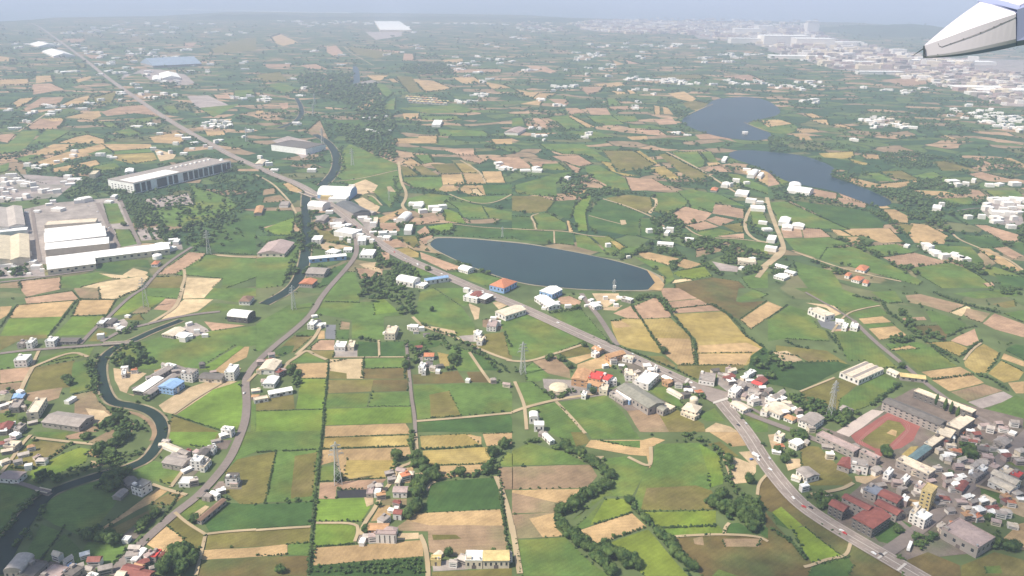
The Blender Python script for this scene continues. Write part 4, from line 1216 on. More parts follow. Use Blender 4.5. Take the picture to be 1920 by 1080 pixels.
e|g|10|W|c|355,898 345,848 1248,742|warehouse|very long narrow white roofed warehouse
e|g|9|W|c|362,940 352,892 705,852|warehouse|short bright white warehouse in front of the very long one
e|f|5|W|w|834,396 845,378 878,380|shed|white gatehouse at the top corner of the factory grounds
e|f|5|W|w|1293,738 1310,716 1354,714|shed|white shed beside the paved lot at the end of the long warehouse
e|h|5|O|w|1145,900 1152,876 1192,880|house|small red roofed house below the round white tank
e|f|10|Y2|c|678,228 690,200 734,202|house|pale yellow tall house left of the long factory
e|g|8|W|w|935,212 945,186 1005,182|shed|white arched roof behind the left end of the long factory
e|f|4|n|w|-10,905 5,890 60,885|shed|grey roofed hut by the warehouse car park
f|f|17|k|W|172,2 262,-38 462,4|factory|white walled factory with a grey roof beside the upper canal bend
f|c|9|W|B|498,374 504,330 722,352|warehouse|white and blue arched bus depot roof on the highway
f|f|8|W|w|555,408 575,372 700,380|warehouse|white lower roof in front of the bus depot
f|f|8|Y|Y|498,392 502,356 586,362|warehouse|bright yellow roofed corner of the bus depot
f|g|9|S|n|608,450 720,428 838,502|warehouse|large dark grey roofed workshop on the highway
f|c|8|W|w|434,458 448,428 510,456|shed|white arched shed on the left of the highway opposite the bus depot
f|f|9|W|w|624,652 656,614 755,650|house|white two tier building by the highway
f|f|6|W|w|584,618 608,600 660,614|shed|small white shed left of the white two tier building
f|f|8|W|w|424,718 432,686 496,690|house|white block on the right bank of the straight canal
f|g|7|W|B|394,868 404,848 676,818|warehouse|long white and blue striped roof near the straight canal
f|h|5|W|w|538,806 562,780 622,798|house|white roofed house above the long striped roof
f|f|4|W|w|652,800 662,778 726,776|shed|white shed at the end of the sandy yard by the junction
f|g|6|n|n|392,966 412,920 536,936|house|grey roofed house below the long striped roof
f|g|6|O|n|338,1044 356,1008 444,1022|house|red brown roofed house near the end of the straight canal
f|c|7|W|w|1056,566 1100,518 1166,524|shed|white arched barn beside the tan fields above the highway
f|f|8|W|w|1112,650 1120,604 1174,606|house|white block right of the orange field above the highway
f|f|5|W|w|938,704 962,688 1020,690|shed|white shed by the highway below the orange field
f|f|8|W|w|762,728 770,690 830,690|house|white block at the white roof junction on the highway
f|f|4|c|w|876,604 882,550 914,550|shed|upright pale canopy beside the highway lane
f|g|6|P|c|36,816 80,730 262,744|farm_shed|large grey pink farm shed with a cream front in the green fields
f|g|6|T|n|-5,516 -2,464 50,466|house|tan roofed house left of the straight canal
f|c|5|W|w|1538,934 1570,908 1620,936|house|white arched house on the reservoir bank
f|c|8|W|w|1080,1016 1102,980 1204,1016|warehouse|white arched roof warehouse below the highway, left of the blue roof
f|g|7|B|w|1268,1034 1284,1014 1436,978|warehouse|long pale blue roofed warehouse on the highway
f|f|4|W|w|1162,1052 1192,1028 1288,1046|shed|low white shed between the arched and the blue roofed warehouse
.|h|9|O|B|920,534 942,521 967,528|warehouse|big red roofed warehouse with blue grey walls at the reservoir corner
f|g|5|W|w|1180,468 1196,444 1256,448|shed|white shed in the green field above the highway
f|g|5|W|w|1328,498 1340,482 1394,490|house|white hut by the hedge lane above the reservoir
f|f|5|W|w|786,832 794,788 890,796|warehouse|flat white roof below the highway junction
f|g|6|n|n|456,574 480,532 536,538|shed|grey roofed shed above the small dark plot by the highway
f|f|5|n|n|580,598 592,566 664,570|shed|grey annexe above the white two tier building
f|g|5|Q|n|800,500 870,520 900,510|shed|narrow pale roof at the end of the dark workshop
f|f|5|n|w|170,462 190,432 256,430|house|grey and white house on the left bank of the straight canal
f|g|6|c|w|0,150 20,118 70,120|house|pale roofed house on the upper side of the highway
g|f|4|W|w|1074,752 1104,736 1226,738|greenhouse|flat white greenhouse standing in the green behind the reservoir
g|f|5|W|w|150,198 156,184 228,188|house|white flat house on the orange fields in the middle
g|f|6|c|c|1688,884 1700,856 1832,860|hall|cream hall among dark trees in the right middle
g|f|6|W|w|1784,484 1796,460 1902,464|hall|white flat hall by the three way road
g|c|5|W|w|1568,310 1584,290 1634,296|shed|white round shed by the concrete road below the lower lake
g|f|5|W|w|1658,376 1700,346 1794,350|house|white house group by the concrete road below the lower lake
g|f|5|W|w|1134,668 1160,650 1194,652|shed|white hut above the white greenhouse
g|h|4|O|n|1490,345 1500,325 1546,330|house|little orange roofed house by the concrete road
g|f|5|W|w|1574,124 1582,92 1612,96|house|white hut on the shore of the lower lake
g|c|6|W|w|1762,236 1800,195 1850,200|house|white domed pair on the orange field by the lower lake, left one
g|c|6|W|w|1842,244 1856,215 1886,220|house|white domed pair on the orange field by the lower lake, right one
h|c|6|W|w|155,322 160,298 252,304|greenhouse|upper of the two cream tunnel roofs at the lower lake shore
h|c|6|W|w|160,346 170,322 326,350|greenhouse|lower of the two cream tunnel roofs at the lower lake shore
h|g|7|W|w|78,586 100,546 174,554|house|large white house right of the road fork
h|g|5|W|w|104,628 112,602 186,608|house|white long shed below the large white house at the road fork, left one
h|g|5|W|w|178,614 190,592 276,602|house|white long shed below the large white house at the road fork, right one
h|f|6|W|w|-5,716 0,680 60,690|house|white house inside the curve of the road at the right
h|g|4|W|w|60,912 72,898 148,924|shed|upper left of the four small white sheds near the road loop
h|g|4|W|w|135,956 148,940 206,962|shed|upper right of the four small white sheds near the road loop
h|g|4|W|w|68,990 80,962 138,990|shed|lower one of the small white sheds near the road loop
h|h|5|O|w|664,938 688,904 752,920|house|orange roofed villa on the lane, topmost of four
h|h|5|O|w|638,1012 660,984 712,1002|house|orange roofed villa on the lane, middle of four
h|h|5|O|w|706,1040 724,1018 764,1024|house|orange roofed villa on the lane, lowest of four
h|h|5|O|w|578,984 594,962 626,970|house|pinkish orange roofed villa on the lane, leftmost of four
h|f|6|W|w|1232,480 1240,454 1304,462|house|white house with a low annexe on the lane beyond the lower lake
a|g|12|B2|n|1108,500 1120,470 1440,448|factory|big blue roofed factory far away in the upper left
a|g|10|W|w|1200,590 1210,552 1340,545|warehouse|white roofed warehouse below the big blue roofed factory
a|g|8|W|w|1140,600 1150,570 1210,568|warehouse|smaller white roof left of the white warehouse near the blue factory
a|g|10|W|w|372,424 350,384 490,376|warehouse|large white roof beside the highway in the far upper left
a|g|8|W|w|255,352 262,330 400,322|warehouse|white roofs left of the highway in the far upper left
b|f|22|W|c|888,226 925,160 1110,158|factory|huge white factory on the far skyline
b|f|12|W|c|1060,232 1100,196 1160,196|factory|right annexe of the huge white factory on the far skyline
b|f|8|W|w|1322,936 1332,900 1394,902|house|white block with a small tower in the upper middle green
b|g|4|n|w|800,628 825,606 848,620|shed|pale roofed shed at the end of the upper pond
c|g|8|P|w|-40,990 0,955 90,965|hall|pale pinkish hall with a yard in the middle distance
"""
SMALL = """
# small houses: group label | px,py[,size] ...
small pale house of the hamlet at the left edge above the warehouses|10,348 22,345 32,338 40,344 47,350 20,356 28,360 52,346 62,349 8,340 66,358 12,365 78,362 88,358 96,360 108,362 5,372 18,375 36,376 50,371 120,344 132,347 140,338,18 128,335 150,340 16,330 26,332 2,356
small white house beside the orange fields left of the long factory|52,312 66,316 74,314 84,311 72,320 125,301,12 107,305,8 140,286 186,292 194,293 206,295 213,297 138,294 70,320
small white house in the village on the lane at the upper left|20,208 57,215 62,213 47,229 20,242 30,242 85,198 90,203 103,202 98,212 110,209 119,202 133,200 155,198 162,195 158,206 146,206 98,216 225,176 233,178 258,180 190,189 228,190 268,193 176,196
small white house beside the highway in the upper left|276,174 284,183 289,186 311,179 330,180 258,167 250,159 235,139 222,138 208,133 190,123 188,141 235,129 245,130 212,117 207,121 195,105 176,99 190,100 163,101 155,92 160,96 140,85 146,86
small white house of the far villages along the top left|27,84 40,90 50,84 75,86 83,80 100,83 112,85 118,63 130,62 150,60 171,62 177,58 185,60 175,54 200,54 207,52 214,50 220,47 225,57 241,44 232,63 248,57 254,67 277,65 275,42 280,44 293,51 296,49 310,43 325,53,16 305,62 325,62 376,46,14 396,45 395,63 400,61 430,66 433,67 452,60 460,63 350,93 343,96 358,95 289,95 289,101 313,108 324,108 300,108 330,108 267,94 242,98 240,104 260,102 280,104 249,104 214,110 115,137,18 125,136,18 142,135,14 188,109
small white house by the big blue roofed factory at the upper left|207,120 232,138 245,129 292,146,12 283,136 275,142 300,153 310,154 330,153 334,160 355,136 352,136 390,136 365,123 345,113 248,117 275,119 395,122,14 460,117 462,131,14 455,120
small white house of the hamlet on the upper highway|382,238 390,232 396,236 400,240 405,230 410,235 416,229 421,233 430,230 432,236 388,241 425,240 467,247,16 457,258 436,182 445,185 452,186 460,186 471,182 500,183 502,192 490,181 485,190 504,187
small white shed of the roadside cluster above the long factory|340,242,16 352,249,16 360,247,14 336,256,12 350,262,16 370,256 378,260 413,264 330,272 360,280 385,276 300,252 283,235 252,238,10 405,268 300,290 320,288 345,290 365,270 395,280 288,282
small white house standing alone in the upper middle fields|542,120 636,122 555,234,14 701,226 683,224 718,220 725,249 704,249,8 706,254 690,247 571,167 562,180 550,149,16 730,103 777,86,20 755,98 792,92 595,96 588,97 637,104
small white house of the villages along the top middle|531,41 552,42,16 562,42,16 570,47,16 580,50 590,43 595,45 620,43 628,45 635,41 610,47 655,41 668,43 685,43,14 695,46,14 780,44,22 775,62 815,45 840,45 855,45 870,45 885,45 895,45 910,45 920,46 948,47,24 912,85 930,88 960,71 975,73 935,113 958,116
small white house beside the cluster of yellow roofed villas|856,191 863,193 873,193 880,192 886,192 884,180 900,178 908,178 912,179 900,181
small white house of the twin hamlets in the upper centre|850,125 860,122 855,132 862,130 875,121 887,117 898,123 895,107 916,112 893,137,14 878,143 903,154 914,150 857,108 865,120 935,120
white house of the hamlet below the far city, upper middle|983,133 990,133 997,133 1004,132 1060,133 1081,108 1083,108 1085,99 1080,114 1098,127 1100,113 1108,105 1115,107 1122,106 1130,104 1118,102 1105,102 1140,144,14 1101,140 1102,153 1141,123 1150,127 1130,130 1200,108 1205,110 1196,107 1204,99 1108,84 1130,89 1141,87 1173,83 1176,89 1210,85 1220,86 1238,88 1252,91,10 1262,88,14 1270,84,22 1300,87 1314,91 1334,80 1313,110 1321,118,12 1330,109 1350,104 1365,103 1370,104 1375,108 1390,109 1400,104 1415,103 1425,103 1365,117 1372,117
white house of the long village between the fields above the upper lake|1172,150 1180,151 1185,147 1190,147 1197,151 1205,150 1215,151 1221,151 1230,151 1240,153 1245,150 1250,153 1257,149 1262,152 1268,150 1275,157 1281,153 1285,155 1278,158 1295,159 1310,158 1335,160 1241,156 1252,156 1265,155
white house of the village behind the upper lake|1360,151 1370,157 1378,158 1385,158 1400,160 1395,159 1415,153 1425,155 1436,157 1445,161 1460,166,12 1473,162 1480,163 1488,164 1503,165 1505,170 1515,155 1525,160 1537,155 1540,162 1493,155 1505,191,14 1527,189,14 1527,194,14
small white house on the fields between the river and the upper lake|1038,163 1043,166 1060,164 1075,164 1080,162 1037,172 1014,187,14 1020,189 1042,199,16 1055,199,14 1198,193,14 1190,200 1193,205 1100,253 1107,252 1099,259 995,242 1010,243 1008,257 1022,256 1020,264 1210,170 1225,177 1160,170 1195,169 1264,251 1287,254 1398,252
small house of the hamlet on the right beyond the upper lake|1615,226 1622,226 1628,228 1635,235 1641,233 1636,241 1642,227 1653,228 1660,236 1678,235,14 1695,240,14 1712,241,14 1685,236 1650,225 1604,265 1670,170 1621,166 1655,170 1693,172 1700,175 1729,168 1712,172 1733,167
small white house of the big village at the right edge|1785,218 1790,207 1815,200,14 1800,210 1830,212 1840,210,14 1848,216,14 1855,221 1860,215 1870,220 1875,225 1880,222 1890,222 1895,228 1900,226 1905,221 1868,238 1880,236 1888,241 1897,240,14 1905,242,14 1910,230 1918,226 1915,240 1850,228 1835,222 1805,222 1820,216 1842,230 1860,232 1875,214 1858,207 1912,248 1895,236 1885,230 1845,222
small house of the village on the right below the wide green fields|1785,343,16 1795,350 1780,348 1810,348 1825,342 1855,350,14 1873,348,16 1902,348,14 1865,378,18 1875,381,18 1890,376,16 1905,378,16 1888,386,14 1897,392,14 1842,391 1850,394,14 1858,396 1870,402,16 1880,402,16 1890,404,12 1865,410,14 1868,418,14 1875,415 1815,410,10 1840,410,10 1900,413 1895,428 1910,380 1915,390 1910,400 1765,387 1850,385 1880,395
small house of the hedge lined hamlet between two orange fields at the right|1728,462 1735,465 1741,469 1748,473 1753,476 1757,480 1770,485 1788,482,12 1795,485,12 1803,488 1808,489,12 1700,463
small white house by the three way lane right of the lower lake|1400,320,14 1410,325,14 1418,322,14 1408,380,12 1424,382 1430,420 1438,432 1445,470,14 1390,505 1428,493 1410,489,14 1400,345 1380,342 1370,350 1360,345
small white hut in the fields right of the reservoir|1140,463 1256,435 1218,436 1292,455 1240,432 1152,540,6 1064,338 1178,484
small house of the hamlet by the round fields in the middle right|934,316,8 945,318,14 955,319,14 985,321,14 1005,319,14 935,308 965,320
small white hut among the fields near the highway bridge|515,320 505,311,12 495,305,14 522,324 585,322,12 475,308,14 488,298 660,350 775,386,12 785,384,14 793,399 813,394,12 820,396,12 830,392 745,415 700,420 640,450 655,455
small shed in the built up strip beside the white roof junction|662,445 676,447 683,452 690,448 698,455 705,450 712,447 720,440 700,438 690,436 655,437 640,430,12 630,425,12 670,400 680,410 690,415 700,425 625,395 618,400 650,425 735,440
small house on the far side of the highway above the bus yard|1108,565 1120,573 1135,562 1148,568 1162,560,12 1175,563,14 1155,575 1090,560 1100,575 1045,571 1065,578 1012,565 1020,580 1015,570 1036,580
small shop in the row along the highway before the junction|1120,660 1135,690 1160,668 1172,672 1180,676 1195,700 1213,690,12 1222,697,12 1237,690 1246,693,12 1255,705 1260,715 1270,718 1272,727 1280,722 1290,735 1300,730,10 1310,738 1285,745 1215,705 1165,690 1150,683
small building around the big road junction|1340,700 1352,705 1362,712 1370,720 1390,728 1395,712 1405,718 1410,740 1420,745 1428,735 1432,745 1440,738 1395,745 1385,735 1380,757 1400,770 1390,765 1415,760 1372,700,12 1365,698 1410,700 1425,708 1445,755 1450,762
small house in the row on the straight road left of the school|1452,752,12 1464,745,12 1475,758 1480,765 1490,770 1497,776 1470,780 1500,790 1487,832,12 1462,840 1455,850,10 1511,833 1522,894 1507,920 1520,810 1560,830 1550,840,12 1570,835 1555,860 1600,845 1580,850
small house around the red roofed college blocks|1612,886,12 1640,888 1674,890 1666,905,14 1680,913,10 1600,905 1625,872 1660,880 1720,890,14 1745,905 1760,935,12 1650,915 1690,925 1720,928 1770,940 1695,945 1760,950 1740,970 1555,940 1625,925 1630,970 1700,965
small house in the leafy neighbourhood right of the sports field|1818,815 1828,822 1822,835 1830,828 1840,850,12 1850,865,12 1808,830 1875,838,12 1880,850,10 1872,858 1865,870 1836,878,12 1848,875 1825,882 1820,895 1812,905 1795,905 1790,915 1785,925 1813,912 1775,900 1898,815,10 1888,825 1905,822,12 1870,800 1880,810 1900,800 1912,830 1795,880 1802,870 1760,850 1780,855,12 1815,868 1845,845 1899,865 1803,813 1780,828 1803,897 1879,826 1886,863 1844,871 1786,899 1780,818 1775,913 1772,833 1793,855 1782,842 1814,880 1790,938 1913,852 1786,850 1838,876 1846,842 1777,867 1756,884 1830,878 1863,880 1787,923 1860,845 1843,804 1833,896 1855,811 1786,850 1770,862 1818,974 1831,975 1834,962 1898,989 1810,941 1831,976 1770,999 1723,969 1875,970 1720,949 1884,969 1823,950 1884,936 1764,988 1866,983 1737,937
small house on the road behind the bus|1755,960 1780,962 1800,950,12 1812,955 1825,965 1840,948 1862,960,14 1885,945 1895,950 1790,990 1770,1000 1810,975 1905,930 1910,870 1915,940
small farm house in the lower left corner village|8,815 20,830,12 5,835 25,845 30,820 60,845 45,855 15,850 10,870 2,800 35,870 70,860 80,870 55,880,8 62,795 20,800 8,765,12 45,770 22,760 40,742,10 8,745,12
small farm house at the lower left bottom edge|270,1060 282,1050 262,1068 250,1050,12 240,1075 290,1070 180,1060,12 200,1075 150,1070 130,1060 110,1050 160,1045 170,1075 255,1035 300,1045
small outbuilding beside the winding road at lower left|330,862 345,868,12 352,850 372,856 382,868 392,850,12 350,884 340,872 398,845 405,830 420,820 365,910 415,925,10 440,912 305,837 312,830 360,875
small outbuilding beside the canal bend farm cluster|345,640 355,635 310,690 330,700 345,708 380,690 400,700 410,708 425,705 235,697,10 253,700 280,712 330,735 355,700 300,700 370,625 385,632 355,610 205,605 220,612 190,635 240,595
small outbuilding of the farms beside the winding road|495,670,12 505,680,12 515,690,14 490,685 500,720,14 515,712 525,705 480,735,12 530,700 488,700 595,605,12 605,612 590,595 480,748,10 510,672
small outbuilding near the courtyard farms in the middle|725,627 740,620 770,617 780,625 790,620 800,630 785,655 795,690,10 805,688 812,695 825,690 895,630 905,640 925,600 935,610 885,555 895,560 905,565 875,548 1002,790 1018,818 950,725 925,718
small shed of the farmstead below the straw fields|700,918 712,920 730,890 752,885 760,900 768,895,10 745,950 735,960 720,980 690,1010 700,1015 735,905 715,935 820,1045 850,1062,8 870,1055 950,1050
small building in the grounds of the left hand warehouses|33,395 42,470 50,480 60,495,12 30,505 20,515 70,505 80,510 15,500 55,515 110,395,16 150,380 160,378,16 205,380 100,380 92,385 25,400,6 300,465 310,460,14 320,470 287,478,10 325,452,14 70,398 20,485 5,490
"""

# ------------------------------------------------------------------ albedo palette (real surface colours)
ALB = dict(g=(.095,.155,.050), G=(.125,.195,.042), L=(.140,.205,.050), d=(.052,.105,.038), D=(.032,.075,.034), o=(.130,.135,.065),
 y=(.26,.225,.13), k=(.112,.096,.062), t=(.40,.275,.140), b=(.265,.185,.115), r=(.36,.235,.155), p=(.52,.40,.24), s=(.45,.34,.21),
 w=(.29,.255,.235), W=(.34,.29,.27), u=(.175,.14,.12), U=(.30,.26,.25), A=(.17,.175,.19), K=(.035,.035,.04), R=(.28,.10,.085), S=(.50,.42,.38))
ALT = dict(g=(.14,.17,.055), G=(.16,.20,.05), o=(.175,.150,.085), y=(.36,.29,.16), k=(.085,.105,.05), b=(.20,.17,.09), d=(.07,.12,.04), L=(.14,.22,.04), u=(.10,.12,.07), U=(.2,.2,.16))
FNAME = dict(g='green_field', G='green_field', L='lime_green_field', d='dark_green_field', D='dark_green_field', o='olive_field', y='straw_field',
 k='brown_green_field', t='tan_field', b='brown_field', r='ploughed_field', p='pale_soil_field', s='sandy_ground', w='paved_yard', W='concrete_yard',
 u='village_ground', U='village_ground', A='asphalt_lot', K='pond_liner', R='running_track', S='sports_court')
for _k in 'gGLdDoyk':
    r_, g_, b_ = ALB[_k]; ALB[_k] = (r_*1.12, g_*.98, b_*.55)
    if _k in 'gGd': ALB[_k] = (r_*.98, g_*1.0, b_*.72)
    if _k in ALT: r_, g_, b_ = ALT[_k]; ALT[_k] = (r_*1.05, g_*1.0, b_*.68)
def field_mat(c, edge=False):
    v = 1 if edge else random.randint(0, 2); j = (v-1)*0.09
    base = tuple(min(.9, x*(1+j)) for x in ALB[c])
    if c in 'RSKA': return mat('field_%s' % c, ALB[c], noise=[(.05, .1), (.6, .08)])
    return mat('field_%s%d' % (c, v), base, noise=[(.022, .24), (.10, .17), (.8, .12)], col2=ALT.get(c), rows=(.35+v*.55, .045) if c in 'tyrbgGokLd' else None)

# ground, sea, far hills -------------------------------------------------------------
def ground_mat():
    m = bpy.data.materials.new('farmland_ground'); m.use_nodes = True; n = m.node_tree; b = n.nodes['Principled BSDF']
    b.inputs['Roughness'].default_value = .95; b.inputs['Specular IOR Level'].default_value = .1
    g = n.nodes.new('ShaderNodeNewGeometry')
    nz = n.nodes.new('ShaderNodeTexNoise'); nz.inputs['Scale'].default_value = .0035; nz.inputs['Detail'].default_value = 2
    n.links.new(g.outputs['Position'], nz.inputs['Vector'])
    sc = n.nodes.new('ShaderNodeVectorMath'); sc.operation = 'SCALE'; sc.inputs['Scale'].default_value = 260
    n.links.new(nz.outputs['Color'], sc.inputs[0])
    ad = n.nodes.new('ShaderNodeVectorMath'); ad.operation = 'ADD'
    n.links.new(g.outputs['Position'], ad.inputs[0]); n.links.new(sc.outputs[0], ad.inputs[1])
    mp = n.nodes.new('ShaderNodeMapping'); mp.inputs['Rotation'].default_value = (0, 0, .35); mp.inputs['Scale'].default_value = (.55, 1.0, 0)
    n.links.new(ad.outputs[0], mp.inputs['Vector'])
    def vor(feat, scale):
        v = n.nodes.new('ShaderNodeTexVoronoi'); v.voronoi_dimensions = '2D'; v.feature = feat; v.inputs['Scale'].default_value = scale
        n.links.new(mp.outputs[0], v.inputs['Vector']); return v
    v1 = vor('F1', .0175); v2 = vor('DISTANCE_TO_EDGE', .0175)
    sp = n.nodes.new('ShaderNodeSeparateColor'); n.links.new(v1.outputs['Color'], sp.inputs[0])
    cr = n.nodes.new('ShaderNodeValToRGB'); cr.color_ramp.interpolation = 'CONSTANT'
    el = cr.color_ramp.elements; el[0].position = 0; el[0].color = (.042,.086,.040,1); el[1].position = .30; el[1].color = (.068,.120,.048,1)
    for p, c in ((.46,(.095,.14,.05)), (.60,(.13,.14,.065)), (.70,(.05,.092,.042)), (.79,(.25,.185,.12)), (.90,(.36,.25,.16))):
        e = el.new(p); e.color = (*c, 1)
    n.links.new(sp.outputs[0], cr.inputs[0])
    # hedges on cell borders
    mr = n.nodes.new('ShaderNodeMapRange'); mr.inputs[1].default_value = .02; mr.inputs[2].default_value = .05
    n.links.new(v2.outputs['Distance'], mr.inputs[0])
    mx = n.nodes.new('ShaderNodeMix'); mx.data_type = 'RGBA'; mx.inputs[6].default_value = (.03,.055,.028,1)
    n.links.new(mr.outputs[0], mx.inputs[0]); n.links.new(cr.outputs[0], mx.inputs[7])
    n2 = n.nodes.new('ShaderNodeTexNoise'); n2.inputs['Scale'].default_value = .03; n2.inputs['Detail'].default_value = 5
    n.links.new(g.outputs['Position'], n2.inputs['Vector'])
    r2 = n.nodes.new('ShaderNodeMapRange'); r2.inputs[1].default_value = .3; r2.inputs[2].default_value = .7; r2.inputs[3].default_value = .75; r2.inputs[4].default_value = 1.25
    n.links.new(n2.outputs['Fac'], r2.inputs[0])
    vm = n.nodes.new('ShaderNodeVectorMath'); vm.operation = 'SCALE'; n.links.new(mx.outputs[2], vm.inputs[0]); n.links.new(r2.outputs[0], vm.inputs['Scale'])
    # close to the camera: plain rough grass
    sx = n.nodes.new('ShaderNodeSeparateXYZ'); n.links.new(g.outputs['Position'], sx.inputs[0])
    r3 = n.nodes.new('ShaderNodeMapRange'); r3.inputs[1].default_value = 1100; r3.inputs[2].default_value = 1500
    n.links.new(sx.outputs['Y'], r3.inputs[0])
    m3 = n.nodes.new('ShaderNodeMix'); m3.data_type = 'RGBA'
    vg = n.nodes.new('ShaderNodeVectorMath'); vg.operation = 'SCALE'; vg.inputs[0].default_value = (.105,.14,.055); n.links.new(r2.outputs[0], vg.inputs['Scale'])
    n.links.new(r3.outputs[0], m3.inputs[0]); n.links.new(vg.outputs[0], m3.inputs[6]); n.links.new(vm.outputs[0], m3.inputs[7])
    n.links.new(m3.outputs[2], b.inputs['Base Color'])
    return m
L_ = 46000
mesh('ground', [(-L_,-1500,0),(L_,-1500,0),(L_,L_,0),(-L_,L_,0)], [(0,1,2,3)], ground_mat())
tag(bpy.data.objects['ground'], kind='structure')
coast = [(0,40),(60,37),(100,33),(300,30),(420,23),(500,22),(700,24),(980,28),(1060,33),(1240,38),(1440,40),(1600,42),(1740,52),(1920,62),(2300,80)]
cv = [un(x, y, 2.0) for x, y in coast]
sea_m = mat('sea_water', (.17,.235,.31), rough=.35, noise=[(.0006,.15),(.003,.08)])
a0 = un(-400, 44, 2.0)
sp_ = [a0]+cv+[Vector((44000, cv[-1].y+3000, 2)), Vector((44000, 44500, 2)), Vector((-44000, 44500, 2)), Vector((-44000, a0.y, 2))]
tag(mesh('sea', sp_, [tuple(range(len(sp_)))], sea_m), kind='structure')

def point_in(poly, x, y):
    c = False; j = len(poly)-1
    for i in range(len(poly)):
        xi, yi = poly[i][:2]; xj, yj = poly[j][:2]
        if (yi > y) != (yj > y) and x < (xj-xi)*(y-yi)/(yj-yi)+xi: c = not c
        j = i
    return c
GW, GH = 640, 370
_gx, _gy = np.meshgrid((np.arange(GW)+.5)*3.0, (np.arange(GH)+.5)*3.0)
def raster(poly):
    m = np.zeros((GH, GW), bool); n = len(poly); j = n-1
    for i in range(n):
        xi, yi = poly[i][:2]; xj, yj = poly[j][:2]
        if yi != yj:
            c = ((yi > _gy) != (yj > _gy)) & (_gx < (xj-xi)*(_gy-yi)/(yj-yi)+xi); m ^= c
        j = i
    return m
WATER = np.zeros((GH, GW), bool)
LAY = np.zeros((GH, GW), np.int16)          # sheet level of the ground pieces
NOTREE = np.zeros((GH, GW), bool); ROADM = np.zeros((GH, GW), bool)
def rough(poly, amp=.35, step=14):
    # gently uneven outline in ground space, corners kept
    out = []
    for i in range(len(poly)):
        a, b = poly[i], poly[(i+1) % len(poly)]; d = b-a; n = max(1, min(14, int(d.length/step)))
        nn = Vector((-d.y, d.x, 0)).normalized() if d.length > 0 else Vector()
        for k in range(n):
            q = a+d*(k/n)
            if k: q = q+nn*random.uniform(-amp, amp)*min(3.0, 1+d.length/150)
            out.append(q)
    return out
def smooth(poly, closed=True, it=2):
    for _ in range(it):
        o = []
        n = len(poly)
        for i in range(n if closed else n-1):
            a, b = poly[i], poly[(i+1) % n]
            o += [a*.75+b*.25, a*.25+b*.75]
        if not closed: o = [poly[0]]+o+[poly[-1]]
        poly = o
    return poly
def sheet(name, P, m, smo=False, kind='structure', extra=0):
    global LAY
    r = raster(P)
    lv = (int(LAY[r].max()) if r.any() else 0)+1
    LAY[r] = lv; NOTREE[r] = True
    z = .10+lv*.045+extra
    V = [un(x, y, z) for x, y in P]
    V = smooth(V, it=2) if smo else rough(V)
    o = mesh(name, V, [tuple(range(len(V)))], m)
    if o.data.polygons[0].normal.z < 0: o.data.flip_normals()
    return tag(o, kind=kind)
for ln in FIELDS.strip().split('\n'):
    if not ln.strip(): continue
    t, c, s = ln.split(' ', 2)
    P = pts(t, s)
    if len(P) < 3: continue
    edge = any(abs(float(q.split(',')[0])-e) < 12 for q in s.split() for e in (0, 1920)) or any(abs(float(q.split(',')[1])-e) < 8 for q in s.split() for e in (0, 1080))
    sheet(FNAME[c], P, field_mat(c, edge and t != '.'))
maxlev = int(LAY.max())
ZR = .10+(maxlev+1)*.045
ov = [(1611,829),(1640,803),(1665,784),(1692,790),(1702,805),(1684,825),(1660,846),(1637,843)]
cx_, cy_ = sum(p[0] for p in ov)/8, sum(p[1] for p in ov)/8
for kk in (1.02, 1.10, 1.18):
    C_ = smooth([un(cx_+(x-cx_)*kk, cy_+(y-cy_)*kk, ZR+.02) for x, y in ov], it=3); n_ = len(C_); v_ = []
    for i in range(n_):
        d_ = C_[(i+1) % n_]-C_[i-1]; q_ = Vector((-d_.y, d_.x, 0)).normalized()*.16; v_ += [C_[i]+q_, C_[i]-q_]
    tag(mesh('lane_line', v_, [(2*i, 2*i+1, (2*i+3) % (2*n_), (2*i+2) % (2*n_)) for i in range(n_)], mat('track_paint', (.40,.22,.19))), kind='structure')

# water -------------------------------------------------------------
water_m = mat('reservoir_water', (.016,.038,.036), rough=.18, noise=[(.005,.35),(.03,.1)], spec=.32)
dark_water = mat('canal_water', (.018,.035,.028), rough=.45, noise=[(.02,.35)], spec=.1)
lake_m = mat('lake_water', (.016,.036,.050), rough=.3, noise=[(.004,.2)], spec=.2)
bank_m = mat('bank_concrete', (.27,.24,.17), noise=[(.05,.15)])
RES = [(806,462),(808,453),(816,447),(830,446),(870,447),(930,452),(1000,459),(1080,473),(1150,488),(1200,502),(1222,511),(1235,519),(1239,528),(1233,539),(1214,543),(1196,544),(1150,544),(1090,542),(1040,538),(1000,534),(960,526),(920,513),(880,498),(840,480)]
def grow(P, k):
    P = [P[0]]+[q for a, b in zip(P, P[1:]) for q in (((a[0]*.5+b[0]*.5+random.uniform(-2, 2)), (a[1]*.5+b[1]*.5+random.uniform(-.8, .8))), b)]
    cx = sum(p[0] for p in P)/len(P); cy = sum(p[1] for p in P)/len(P)
    return [(cx+(x-cx)*(1+k), cy+(y-cy)*(1+k*1.6)) for x, y in P]
V = smooth([un(x, y, ZR+.05) for x, y in grow(RES, .028)])
tag(mesh('reservoir_bank', V, [tuple(range(len(V)))], bank_m), kind='structure')
V = smooth([un(x, y, ZR+.18) for x, y in RES])
tag(mesh('reservoir_water', V, [tuple(range(len(V)))], water_m), kind='structure')
NOTREE |= raster(grow(RES, .05)); WATER |= raster(RES)
P = pts('.', '1212,505 1236,520 1246,534 1240,545 1215,543 1228,530'); V = [un(x, y, ZR+.35) for x, y in P]
tag(mesh('sandy_bank', V, [tuple(range(len(V)))], mat('sand_bank', ALB['t'], noise=[(.05,.2)])), kind='structure')
